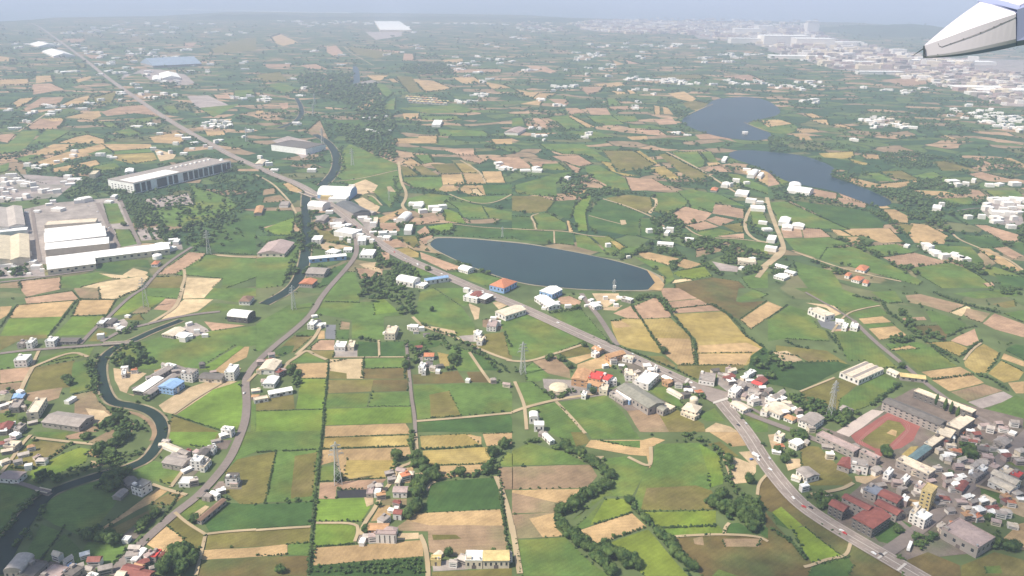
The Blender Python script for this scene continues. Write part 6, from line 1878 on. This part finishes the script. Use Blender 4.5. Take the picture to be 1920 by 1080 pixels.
def ico(sub):
    import bmesh
    bm = bmesh.new(); bmesh.ops.create_icosphere(bm, subdivisions=sub, radius=1)
    v = np.array([p.co[:] for p in bm.verts]); f = np.array([[q.index for q in a.verts] for a in bm.faces]); bm.free(); return v, f
I1 = ico(1); I2 = ico(2)
def crown_np(seed, clumps, leaves, base=I1):
    g = np.random.RandomState(seed); V = []; F = []; nb = 0
    for k in range(clumps):
        d = g.normal(size=3); d /= np.linalg.norm(d); rr = g.uniform(.25, .78); s = g.uniform(.24, .50)
        c = d*rr*np.array([1, 1, .75]); v = base[0]*(s*(1+g.uniform(-.28, .28, (len(base[0]), 1))))+c
        V.append(v); F.append(base[1]+nb); nb += len(v)
    if leaves:
        d = g.normal(size=(leaves, 3)); d /= np.linalg.norm(d, axis=1)[:, None]
        c = d*g.uniform(.72, 1.08, (leaves, 1))*np.array([1, 1, .85]); s = g.uniform(.07, .16, (leaves, 1))
        a = g.normal(size=(leaves, 3)); a /= np.linalg.norm(a, axis=1)[:, None]; b = np.cross(a, d)
        q = np.stack([c-a*s, c+b*s, c+a*s], 1).reshape(-1, 3); V.append(q); F.append(np.arange(leaves*3).reshape(-1, 3)+nb)
    return np.vstack(V), np.vstack(F)
def np_mesh(name, v, f, m):
    me = bpy.data.meshes.new(name); me.vertices.add(len(v)); me.vertices.foreach_set('co', v.astype(np.float32).ravel())
    me.loops.add(f.size); me.loops.foreach_set('vertex_index', f.astype(np.int32).ravel())
    me.polygons.add(len(f)); me.polygons.foreach_set('loop_start', np.arange(0, f.size, 3, dtype=np.int32)); me.polygons.foreach_set('loop_total', np.full(len(f), 3, np.int32))
    me.update(calc_edges=True); me.validate(); me.materials.append(m); return me
HI = [crown_np(i, 20, 420, I2) for i in range(5)]
MID = [crown_np(20+i, 6, 40) for i in range(5)]
LO = [crown_np(40+i, 3, 6) for i in range(5)]
hi_me = [np_mesh('crown', v, f, leaf2 if i == 3 else leaf) for i, (v, f) in enumerate(HI)]
tb = MB(); tb.cyl(0, 0, .055, 0, .9, 7, r2=.03)
for a in range(5): tb.bar((0, 0, .45+.06*a), (.32*math.cos(a*1.3), .32*math.sin(a*1.3), .9+.04*a), .035, w2=.015)
trunk_me = bpy.data.meshes.new('trunk'); trunk_me.from_pydata(tb.v, [], tb.f); trunk_me.materials.append(bark)
T = []      # (x, y, r, label, group, solo)
far = []    # numpy tuples for the woodland mass
rt = random.Random(3)
TRACK = pts('.', '1566,812 1635,766 1670,768 1729,797 1714,828 1690,843 1668,848 1642,864 1605,832')
def onroad(x, y):
    px, py, _ = proj((x, y, 1)); gx, gy = int(px/3), int(py/3)
    return 0 <= gx < GW and 0 <= gy < GH and (ROADM[gy, gx] or WATER[gy, gx])
def blocked(x, y, pad=0):
    if onroad(x, y) or point_in(TRACK, *proj((x, y, 0))[:2]): return True
    for bx, by, br in BOX:
        if abs(x-bx) < br+pad and abs(y-by) < br+pad: return True
    return False
woods = []
MEADOW = pts('e', '1070,540 1180,480 1460,460 1420,300 1700,380 1790,460 1700,520 1500,600 1300,620 1100,590')
for ln in TREES.strip().split('\n'):
    if ln.startswith('#') or ln.endswith('|x'): continue
    a = ln.split('|')
    if a[0] == 'R':
        r, w, n = float(a[1]), float(a[2]), int(a[3]); t, s = a[4].split(' ', 1)
        P = [un(x, y, 0) for x, y in pts(t, s)]
        seg = [(P[i+1]-P[i]).length for i in range(len(P)-1)]; tot = sum(seg)
        for k in range(n):
            u = (k+rt.uniform(.1, .9))/n*tot; i = 0
            while i < len(seg)-1 and u > seg[i]: u -= seg[i]; i += 1
            d = (P[i+1]-P[i]).normalized(); q = P[i]+d*u+Vector((-d.y, d.x, 0))*rt.uniform(-w/2, w/2)
            T.append((q.x, q.y, r*rt.uniform(.7, 1.25), a[5], a[6], 0))
    elif a[0] == 'T':
        t, s = a[2].split(' ', 1); q = un(*pts(t, s)[0], 0); T.append((q.x, q.y, float(a[1]), a[3], None, 1))
    elif a[0] == 'B':
        t, s = a[4].split(' ', 1); P = pts(t, s); G = [un(x, y, 0) for x, y in P]; woods.append((float(a[1]), int(a[3]), P, G, a[5]))
T.sort(key=lambda e: (-e[5], -e[2]/math.hypot(e[0], e[1])))
for i, (x, y, r, lab, grp, solo) in enumerate(T):
    if not solo and blocked(x, y, r*.5): continue
    if i < 295:
        root = empty('tree', (x, y, .1), rt.uniform(0, 6.28)); s = r; root.scale = (s*rt.uniform(.85, 1.3), s*rt.uniform(.85, 1.2), s*rt.uniform(.8, 1.3))
        tag(root, lab, 'tree', grp)
        o = bpy.data.objects.new('trunk', trunk_me); COL.objects.link(o); o.parent = root
        c = bpy.data.objects.new('crown', hi_me[rt.randrange(5)]); COL.objects.link(c); c.parent = root; c.location = (0, 0, 1.0)
    else: far.append((x, y, r, 1))
# cypresses by the school
for k, (px, py) in enumerate(((1754, 762), (1770, 771), (1781, 777), (1793, 786))):
    p = un(px, py, 0); h = 17; root = tag(empty('cypress', p), ['leftmost', 'second', 'third', 'rightmost and largest'][k]+' of the four tall dark cypresses inside the school yard', 'tree')
    g = np.random.RandomState(k); v = I2[0].copy(); v *= np.array([2.1, 2.1, h/2-1])*(1+g.uniform(-.12, .12, (len(v), 1))); z = (v[:, 2]/(h/2)); v[:, :2] *= (1-.35*np.clip(z, -1, 1))[:, None]; v[:, 2] += h/2+1
    o = bpy.data.objects.new('crown', np_mesh('crown', v, I2[1], leaf)); COL.objects.link(o); o.parent = root
    m = MB(); m.cyl(0, 0, .35, 0, 3, 8); m.build('trunk', [bark], root)
# woods as masses
def fill(G, n, r):
    xs = [q.x for q in G]; ys = [q.y for q in G]; out = []; tries = 0
    area = 0
    for i in range(len(G)): area += G[i].x*G[(i+1) % len(G)].y-G[(i+1) % len(G)].x*G[i].y
    n = min(n*2, int(abs(area)/2/(r*r*3.2)))
    n = max(n, 12)
    while len(out) < n and tries < n*20:
        tries += 1; x = rt.uniform(min(xs), max(xs)); y = rt.uniform(min(ys), max(ys))
        if point_in([(q.x, q.y) for q in G], x, y): out.append((x, y))
    return out
for r, n, P, G, kd in woods:
    if kd == 'orchard': continue
    rr = r*(1+max(0, G[0].y-1500)/3500)
    for x, y in fill(G, n, rr):
        if blocked(x, y, 0): continue
        if point_in(MEADOW, *proj((x, y, 0))[:2]) and rt.random() < .55: continue
        far.append((x, y, rr*rt.uniform(.6, 1.35), 0))
# meadow trees in the factory park
for k in range(70):
    px, py = rt.uniform(265, 455), rt.uniform(372, 465); q = un(px, py); 
    if not blocked(q.x, q.y, 2): far.append((q.x, q.y, rt.uniform(2.5, 6), 1))
# scattered field trees, hedgerow trees in the far country
def free(px, py):
    gx, gy = int(px/3), int(py/3)
    return not (0 <= gx < GW and 0 <= gy < GH and NOTREE[gy, gx])
from mathutils import noise as mn
cnt = 0
while cnt < 24000:
    px = rt.uniform(-40, 1960); py = 46+(rt.random()**.75)*470
    if not free(px, py): continue
    q = un(px, py)
    v = mn.noise(Vector((q.x*.0042, q.y*.0042, 0)))+.5*mn.noise(Vector((q.x*.013, q.y*.013, 3)))
    rdg = abs(mn.noise(Vector((q.x*.006+9, q.y*.006, 7))))
    cnt += 1
    if v > .19 or rdg < .03 or rt.random() < .02:
        dd = math.hypot(q.x, q.y)
        if blocked(q.x, q.y, 2): continue
        far.append((q.x, q.y, rt.uniform(3.2, 6.5)*(1+max(0, dd-1500)/2600), 0))
# near rough ground bushes
cnt = 0
while cnt < 2600:
    px = rt.uniform(0, 1920); py = rt.uniform(500, 1080)
    cnt += 1
    if not free(px, py): continue
    q = un(px, py)
    if mn.noise(Vector((q.x*.02, q.y*.02, 1))) > .05 and not blocked(q.x, q.y, 2): far.append((q.x, q.y, rt.uniform(1.2, 3.4), 1))
# bushes and single trees along some field edges
for ln in FIELDS.strip().split('\n'):
    t, c, s = ln.split(' ', 2); P = pts(t, s)
    if c in 'RSwWuUKAs' or len(P) < 3: continue
    cy = sum(p[1] for p in P)/len(P)
    if cy < 60: continue
    G = [un(x, y, 0) for x, y in P]
    prob = .5 if cy < 540 else .22
    for i in range(len(G)):
        a, b = G[i], G[(i+1) % len(G)]; L = (b-a).length
        pa, pb = P[i], P[(i+1) % len(G)]
        if abs(pa[0]-pb[0]) < 4 and min(pa[0] % 480, 480-pa[0] % 480) < 4 or abs(pa[1]-pb[1]) < 3 and min(pa[1] % 270, 270-pa[1] % 270) < 3: continue
        if rt.random() > prob or L < 8: continue
        rr = rt.uniform(1.2, 2.6)*(1+max(0, a.y-1200)/1500); st = rr*(1.3 if rt.random() < .6 else 3.5); k = 0
        while k < L:
            q = a+(b-a)*(k/L)
            if not blocked(q.x, q.y, 1): far.append((q.x+rt.uniform(-.5, .5)*rr, q.y+rt.uniform(-.5, .5)*rr, rr*rt.uniform(.6, 1.3), 2))
            k += st*rt.uniform(.7, 1.4)
def mass(name, items, lod, m, label=None, cat=None, kind=None, zs=.8, parent=None):
    VV = []; FF = []; nb = 0; g = np.random.RandomState(9)
    for (x, y, r, k) in items:
        v, f = lod[g.randint(len(lod))]; a = g.uniform(0, 6.28); ca, sa = math.cos(a), math.sin(a)
        R2 = np.array([[ca, -sa, 0], [sa, ca, 0], [0, 0, 1]]); w = (v@R2.T)*np.array([r, r, r*(.75 if k == 2 else zs)])+np.array([x, y, r*(.45 if k == 2 else .75)])
        VV.append(w); FF.append(f+nb); nb += len(v)
    o = bpy.data.objects.new(name, np_mesh(name, np.vstack(VV), np.vstack(FF), m)); COL.objects.link(o)
    if parent: o.parent = parent
    return tag(o, label, cat, None, kind)
mass('woodland', [e for e in far if e[1] < 1700 and e[3] != 2], MID, leaf, 'dark woods, bushes and scattered trees filling the nearer countryside', 'woodland', 'stuff')
farleaf = leaf_mat('distant_leaves', (.040,.078,.032), (.085,.130,.045))
mass('distant_woodland', [e for e in far if e[1] >= 1700 and e[3] != 2], LO, farleaf, 'countless dark trees between the hazy distant fields', 'woodland', 'stuff')
mass('field_edge_bushes', [e for e in far if e[3] == 2], LO, hleaf, 'low bushes along the edges of the patchwork fields', 'bushes', 'stuff')
# orchard
for r, n, P, G, kd in woods:
    if kd == 'orchard':
        it = []; xs = [q.x for q in G]; ys = [q.y for q in G]; y = min(ys)
        while y < max(ys):
            x = min(xs)
            while x < max(xs):
                if point_in([(q.x, q.y) for q in G], x, y) and rt.random() < .9: it.append((x+rt.uniform(-1, 1), y+rt.uniform(-1, 1), rt.uniform(1.7, 2.9), 0))
                x += 4.6
            y += 5.0
        mass('orchard', it, MID, leaf2, 'dense green orchard below the long tan strip at the bottom edge', 'orchard', 'stuff')
# hedgerows: one object each
for ln in HEDGES.strip().split('\n'):
    if ln.startswith('#'): continue
    r, sp, s, lab = ln.split('|'); r = float(r); sp = float(sp); t, s = s.split(' ', 1)
    P = [un(x, y, .2) for x, y in pts(t, s)]; it = []
    for i in range(len(P)-1):
        L = (P[i+1]-P[i]).length; k = 0
        while k < L:
            q = P[i]+(P[i+1]-P[i])*(k/L)
            if rt.random() > .06 and not onroad(q.x, q.y): it.append((q.x+rt.uniform(-.4, .4)*r, q.y+rt.uniform(-.4, .4)*r, r*rt.uniform(.65, 1.3), 1))
            k += sp*.75*rt.uniform(.7, 1.2)
    mass('hedgerow', it, MID if P[0].y < 1500 else LO, hleaf, lab, 'hedge', zs=.9)

# ------------------------------------------------------------------ pylons
pm = mat('galvanised_steel', (.50,.51,.50), rough=.6, metal=.1)
def pylon(px, py, h, rz, label, thick=1.0):
    p = un(px, py, 0); root = tag(empty('pylon', p, rz), label, 'pylon'); w0 = h*.16; b = MB(); t = .27*thick
    def half(z): return (w0/2)*(1-.80*(z/h)**.85) if z < h else .3
    zs = [h*q for q in (0, .16, .30, .43, .54, .63, .71, .78, .85, .92, 1.0)]
    for i in range(len(zs)-1):
        a, c = half(zs[i]), half(zs[i+1])
        for sx in (-1, 1):
            for sy in (-1, 1): b.bar((sx*a, sy*a, zs[i]), (sx*c, sy*c, zs[i+1]), t*1.3)
        for sgn in (-1, 1):
            b.bar((-a, sgn*a, zs[i]), (c, sgn*c, zs[i+1]), t*.7); b.bar((a, sgn*a, zs[i]), (-c, sgn*c, zs[i+1]), t*.7)
            b.bar((sgn*a, -a, zs[i]), (sgn*c, c, zs[i+1]), t*.7); b.bar((sgn*a, a, zs[i]), (sgn*c, -c, zs[i+1]), t*.7)
    b.build('lattice_mast', [pm], root)
    for zz, L in ((.70, h*.155), (.80, h*.125), (.90, h*.10)):
        z = zz*h; b = MB(); hw = half(z)
        for sx in (-1, 1):
            for sy in (-1, 1): b.bar((sx*hw, sy*hw, z), (sx*L, 0, z+.6), t); b.bar((sx*hw, sy*hw, z+h*.035), (sx*L, 0, z+.7), t*.8)
            b.bar((sx*L, 0, z+.6), (sx*L, 0, z-1.8), t*.9)
        b.build('cross_arm', [pm], root)
PY = [(392,476,44,.4,'lattice pylon beside the factory meadow at the end of the long warehouses',1.3), (274,575,46,.4,'faint lattice pylon standing between the olive and the green field at far left',1.0),
 (551,580,38,.6,'slim pylon left of the winding road in the middle left fields',.9), (634,906,46,.3,'tall pylon standing in the straw field beside the tall straight hedgerow',1.3),
 (980,700,43,.3,'lattice pylon on the path left of the orange temple roofs',1.2), (1557,782,46,.5,'pale pylon on the meadow left of the school',1.0),
 (605,272,52,.5,'brownish pylon on the bare soil above the white factory at the canal bend',1.5), (588,218,46,.5,'thin distant pylon by the river woods',1.5), (590,196,44,.5,'most distant thin pylon behind the other river pylons',1.4),
 (661,310,46,.4,'pylon in the green field right of the canal bend',1.3), (463,265,44,.5,'pylon near the hamlet on the upper highway',1.4), (942,444,20,.2,'thin pole on the field lane above the reservoir',.8), (1151,548,22,.2,'pole on the reservoir bank',.7), (730,376,24,.2,'pole in the green field left of the upper lane',.7)]
for a in PY: pylon(*a)

# ------------------------------------------------------------------ vehicles
tyre = mat('tyre', (.03,.03,.03)); rimm = mat('rim', (.4,.4,.4), rough=.4)
def vehicle(px, py, ang, kind, col, label):
    L, Wd, hh = dict(car=(4.4, 1.8, 1.45), truck=(8.5, 2.5, 3.2), bus=(12, 2.6, 3.2))[kind]
    p = un(px, py, ZR+1.0); p.z = ZR+.62
    root = tag(empty(dict(car='car', truck='truck', bus='bus')[kind], p, ang), label, kind)
    cm = mat('paint_'+col, dict(white=(.8,.8,.8), dark=(.06,.06,.07), blue=(.08,.16,.4), red=(.5,.05,.05), silver=(.5,.5,.52))[col], rough=.3, spec=.5)
    b = MB()
    if kind == 'car':
        sec = [(-L/2,.35),(-L/2,.85),(-L*.40,.95),(-L*.26,1.42),(L*.12,1.45),(L*.27,.95),(L*.47,.82),(L/2,.55),(L/2,.35)]
        n = len(sec)
        for s in (-1, 1):
            for x, z in sec: b.v.append((x, s*Wd/2*(.86 if z > 1.2 else 1), z))
        for i in range(n): b.f.append((i, (i+1) % n, n+(i+1) % n, n+i)[::-1]); b.m.append(0)
        b.f.append(tuple(range(n))); b.f.append(tuple(range(n, 2*n))[::-1]); b.m += [0, 0]
        b.build('body', [cm], root)
        g = MB(); g.box(-L*.22, L*.10, -Wd/2*.93, Wd/2*.93, 1.0, 1.34); g.build('window', [glass], root)
    elif kind == 'truck':
        b.box(-L/2, L*.22, -Wd/2, Wd/2, .9, hh); b.build('cargo_box', [cm], root)
        c = MB(); c.box(L*.25, L/2, -Wd/2+.1, Wd/2-.1, .5, 2.5); c.build('cab', [cm], root)
        g = MB(); g.box(L/2, L/2+.04, -Wd/2+.25, Wd/2-.25, 1.5, 2.3); g.build('window', [glass], root)
    else:
        b.box(-L/2, L/2, -Wd/2, Wd/2, .4, hh); b.build('body', [cm], root)
        g = MB(); g.box(-L/2+.5, L/2-.5, -Wd/2-.03, Wd/2+.03, 1.5, 2.4); g.build('window', [glass], root)
    for x in (-L*.31, L*.31):
        for s in (-1, 1):
            w = MB(); n = 12
            for yy in (-.12, .12):
                for i in range(n): w.v.append((x+.36*math.cos(6.2832*i/n), s*(Wd/2-.1)+yy, .36+.36*math.sin(6.2832*i/n)))
            for i in range(n): w.f.append((i, (i+1) % n, n+(i+1) % n, n+i)); w.m.append(0)
            w.f += [tuple(range(n))[::-1], tuple(range(n, 2*n))]; w.m += [1, 1]; w.build('wheel', [tyre, rimm], root)
for a in ((1417,855,-.95,'truck','white','white box truck parked beside the highway above the sandy yard'), (1409,861,.4,'car','blue','blue car on the sandy yard beside the highway'),
 (1705,1026,.95,'bus','white','white bus on the side road in the lower right corner'), (387,920,.9,'car','dark','dark car on the winding road beside the shaded fields'),
 (458,737,1.3,'car','silver','silver car on the winding road by the cream hall'), (1384,797,-.9,'car','dark','dark car on the highway just below the junction'), (1444,880,-1,'car','white','white car on the highway beside the sandy plot'),
 (69,399,0,'truck','white','white truck in the paved yard of the factory, upper left'), (50,399,.1,'truck','white','white truck parked beside the pale grey warehouses'), (183,397,1.2,'car','white','white car on the factory driveway beside the grass strip'),
 (165,386,.2,'car','silver','silver van near the upper edge of the factory car park'), (205,427,1.2,'car','white','white car at the crossing inside the factory grounds'), (27,500,.2,'truck','white','white truck at the lower left factory car park'),
 (905,546,-.5,'car','white','white car on the highway opposite the red roofed warehouse'), (668,424,-.8,'car','red','red car on the highway beside the dark workshop'), (760,486,-.5,'car','silver','silver car on the highway above the wood'), (1046,605,-.45,'car','white','white car on the highway left of the side road mouth'),
 (1236,697,-.5,'car','dark','dark car on the highway by the shop row'), (1301,727,-.5,'car','white','white car waiting on the highway above the junction'), (1578,995,-.6,'car','white','white car on the highway below the red roofed college'), (1507,950,-.7,'car','red','red car on the highway curve left of the college')):
    vehicle(*a)

hwp = [un(x, y, 0) for x, y in pts('.', '480,312 560,345 640,398 700,447 760,485 820,510 900,545 960,568 1030,600 1100,632 1180,668 1260,705 1330,738')]
hw2 = [un(x, y, 0) for x, y in pts('.', '1370,775 1400,810 1430,860 1460,900 1500,945 1560,985 1620,1020 1680,1055')]
for k in range(22):
    path, lab = (hwp, 'small car driving on the highway between the canal bridge and the junction') if k < 14 else (hw2, 'small car driving on the highway below the junction')
    i = rt.randrange(len(path)-1); q = path[i].lerp(path[i+1], rt.random()); d = path[i+1]-path[i]; sg = rt.choice((-1, 1))
    n_ = Vector((-d.y, d.x, 0)).normalized()*sg*rt.choice((2.6, 6.2)); px, py, _ = proj(q+n_+Vector((0, 0, ZR+.62)))
    vehicle(px, py, math.atan2(d.y, d.x)+(math.pi if sg > 0 else 0), 'car', rt.choice(('white', 'silver', 'dark', 'white', 'red')), lab)
    o = [x for x in COL.objects if x.get('label') == lab][-1]; o.location = q+n_+Vector((0, 0, ZR+.62)); o['group'] = 'cars on the highway, '+('upper' if k < 14 else 'lower')+' stretch'

# ------------------------------------------------------------------ aircraft flap fairing near the camera
def lerp(a, b, t): return a+(b-a)*t
def cp(px, py, d): return Vector((0, 0, H))+(_f*FOC+_r*(px-960)-_u*(py-540))*(d/FOC)
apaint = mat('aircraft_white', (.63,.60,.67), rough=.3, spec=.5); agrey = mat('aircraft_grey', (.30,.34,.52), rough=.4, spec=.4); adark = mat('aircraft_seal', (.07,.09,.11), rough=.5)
wing = tag(empty('flap_fairing', cp(1733, 97, 12.6)), 'pointed white aircraft flap fairing with a grey underside at the upper right corner', 'aircraft part')
off = wing.location.copy()
def sd_(x, y):
    t = (x-1733)/172; ny = 85-62*t; by = 108.6-21*t**2.1; led = by-lerp(1.5, 9.5, min(1, t*1.3)); return lerp(12.6, 12.0, t)+.18*(.3+t*.7)*max(0, min(1, (y-ny)/max(1, led-ny)))-.001
def wm(name, V, F, m, mi=None):
    o = mesh(name, [v-off for v in V], F, m, wing, mi); return o
st = []   # stations: near top, far top, far bottom, keel, near low, in image terms
NS = 14
for i in range(NS+1):
    t = i/NS; x = lerp(1733, 1905, t)
    ny = 85-62*t-2.2*math.sin(math.pi*t); fx = lerp(1733.6, 1838, t); fy = lerp(84.4, 1.5, t)-3.5*math.sin(math.pi*t)
    d = lerp(12.6, 12.0, t); fd = lerp(12.62, 13.1, t)
    by = 108.6-1.2*math.sin(math.pi*t*.7)-21.0*t**2.1; kx = x
    ledge = by-lerp(1.5, 9.5, min(1, t*1.3))
    lo_ = cp(x, ledge, d+.18*(.3+t*.7)); ne = cp(x, ny, d); fa = cp(fx, fy, fd); ke = cp(x+1, by, d+.26*(.3+t*.7))
    st.append([ne.lerp(fa, .035), fa.lerp(ne, .03), cp(fx+2, by-3, fd), ke, lo_.lerp(ke, .25), lo_.lerp(ne, .08), ne.lerp(lo_, .05)])
V = [q for s in st for q in s]
F = []; MI = []
for i in range(NS):
    for j in range(7):
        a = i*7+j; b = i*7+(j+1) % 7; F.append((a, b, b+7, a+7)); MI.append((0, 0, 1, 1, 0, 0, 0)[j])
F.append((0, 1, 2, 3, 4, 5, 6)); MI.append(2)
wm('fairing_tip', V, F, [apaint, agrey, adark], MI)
s0 = [p+ (Vector((0,0,0))) for p in st[-1]]
ext = [cp(2150, -62, 11.2), cp(2080, -90, 13.5), cp(2090, 60, 13.5), cp(2150, 50, 11.5), cp(2150, 40, 11.4)]
a_ = [cp(1907,18,12.0), cp(1838.5,1,13.1), cp(1840,82,13.1), cp(1907,86.5,12.27), cp(1905.5,77,12.19)]
V = a_+ext; F = [(j, (j+1) % 5, 5+(j+1) % 5, 5+j) for j in range(5)]
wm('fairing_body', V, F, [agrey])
up = [cp(1912,9.5,12.1), cp(1844,-6,13.2), cp(1990,-160,14.2), cp(2160,-110,12.3)]
upl = [p-Vector((0,0,.10)) for p in up]
wm('upper_panel', up+upl, [(0,1,2,3),(4,5,1,0),(5,6,2,1),(6,7,3,2),(7,4,0,3),(7,6,5,4)], [apaint])
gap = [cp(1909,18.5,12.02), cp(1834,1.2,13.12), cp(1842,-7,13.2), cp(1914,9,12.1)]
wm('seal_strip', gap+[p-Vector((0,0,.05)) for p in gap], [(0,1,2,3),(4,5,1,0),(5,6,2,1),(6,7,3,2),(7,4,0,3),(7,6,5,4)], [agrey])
b = MB(); b.bar(cp(1732, 91, 12.6)-off, cp(1712, 104, 12.75)-off, .016, w2=.006); b.build('static_wick', [adark], wing)
b = MB(); b.bar(cp(1732.4, 86, 12.58)-off, cp(1732.4, 108.5, 12.58)-off, .018); b.build('end_cap', [adark], wing)
b = MB(); sm_ = [(1759,81),(1761,86),(1766,88),(1782,82),(1806,73.5),(1838,61.5),(1863,51),(1876,45),(1905,33)]
for i in range(len(sm_)-1):
    (x0, y0), (x1, y1) = sm_[i], sm_[i+1]
    b.bar(cp(x0, y0, sd_(x0, y0))-off, cp(x1, y1, sd_(x1, y1))-off, .004)
b.build('panel_seam', [adark], wing)
for x, y in ((1782,81.5),(1806,72.5),(1838,60.5),(1863,50),(1876,44),(1903,33),(1758,102)):
    b = MB(); d = sd_(x, y); b.bar(cp(x, y-.5, d)-off, cp(x+.8, y+.5, d)-off, .010); b.build('fastener', [adark], wing)

# ------------------------------------------------------------------ cloud that shades the lower left corner
cloudm = bpy.data.materials.new('cloud'); cloudm.use_nodes = True; n = cloudm.node_tree; bs = n.nodes['Principled BSDF']; bs.inputs['Base Color'].default_value = (.9, .9, .9, 1); bs.inputs['Roughness'].default_value = 1
tr = n.nodes.new('ShaderNodeBsdfTransparent'); mx = n.nodes.new('ShaderNodeMixShader'); mx.inputs[0].default_value = .8
n.links.new(tr.outputs[0], mx.inputs[1]); n.links.new(bs.outputs[0], mx.inputs[2]); n.links.new(mx.outputs[0], n.nodes['Material Output'].inputs['Surface'])
CZ = 900.0
def cloud(poly, n, r0, r1, label, m=None):
    G = [un(x, y, 0) for x, y in poly]; k = 0; VV = []; FF = []; nb = 0; g = random.Random(4)
    shift = Vector((sd.x, sd.y, 0))*(CZ/sd.z)     # back along the sunlight
    xs = [q.x for q in G]; ys = [q.y for q in G]
    while k < n:
        x = g.uniform(min(xs), max(xs)); y = g.uniform(min(ys), max(ys))
        if not point_in([(q.x, q.y) for q in G], x, y): continue
        rr = g.uniform(r0, r1); z = CZ+g.uniform(-15, 40); s = Vector((sd.x, sd.y, 0))*(z/sd.z)
        v = I2[0]*(rr*(1+np.random.uniform(-.12, .12, (len(I2[0]), 1))))*np.array([1, 1, .7])+np.array([x+s.x, y+s.y, z]); VV.append(v); FF.append(I2[1]+nb); nb += len(v); k += 1
    o = bpy.data.objects.new('cloud', np_mesh('cloud', np.vstack(VV), np.vstack(FF), m or cloudm)); COL.objects.link(o); tag(o, label, 'cloud', None, 'stuff')
cloud([(-160,880),(0,915),(120,905),(215,915),(238,950),(215,985),(150,1000),(110,1040),(-40,1050),(-200,1060)], 150, 14, 38, 'small low cloud above the lower left fields')

shade_veil = cloudm.copy(); shade_veil.name = 'added_shade_veil'; [x for x in shade_veil.node_tree.nodes if x.type == 'MIX_SHADER'][0].inputs[0].default_value = .09  # made-up thin layer out of view, added to darken the lower right
cloud([(1400,1180),(1480,980),(1640,880),(1800,840),(2000,800),(2200,1000),(2100,1200)], 70, 22, 45, 'thin unseen veil added overhead to dim the lower right town', shade_veil)

# ------------------------------------------------------------------ haze: one closed box round camera and scene
hb = MB(); hb.box(-47500, 47500, -2500, 47500, -3, 470, 0)
hm = bpy.data.materials.new('haze'); hm.use_nodes = True; n = hm.node_tree; n.nodes.remove(n.nodes['Principled BSDF'])
pv = n.nodes.new('ShaderNodeVolumePrincipled'); pv.inputs['Color'].default_value = (*HAZE_C, 1); pv.inputs['Density'].default_value = HAZE_D; pv.inputs['Anisotropy'].default_value = 0.0
n.links.new(pv.outputs[0], n.nodes['Material Output'].inputs['Volume'])
tag(hb.build('haze', [hm]), kind='stuff', label='pale blue haze filling the air over the plain', cat='haze')
S.cycles.volume_bounces = 1; S.cycles.max_bounces = 6; S.cycles.transparent_max_bounces = 24
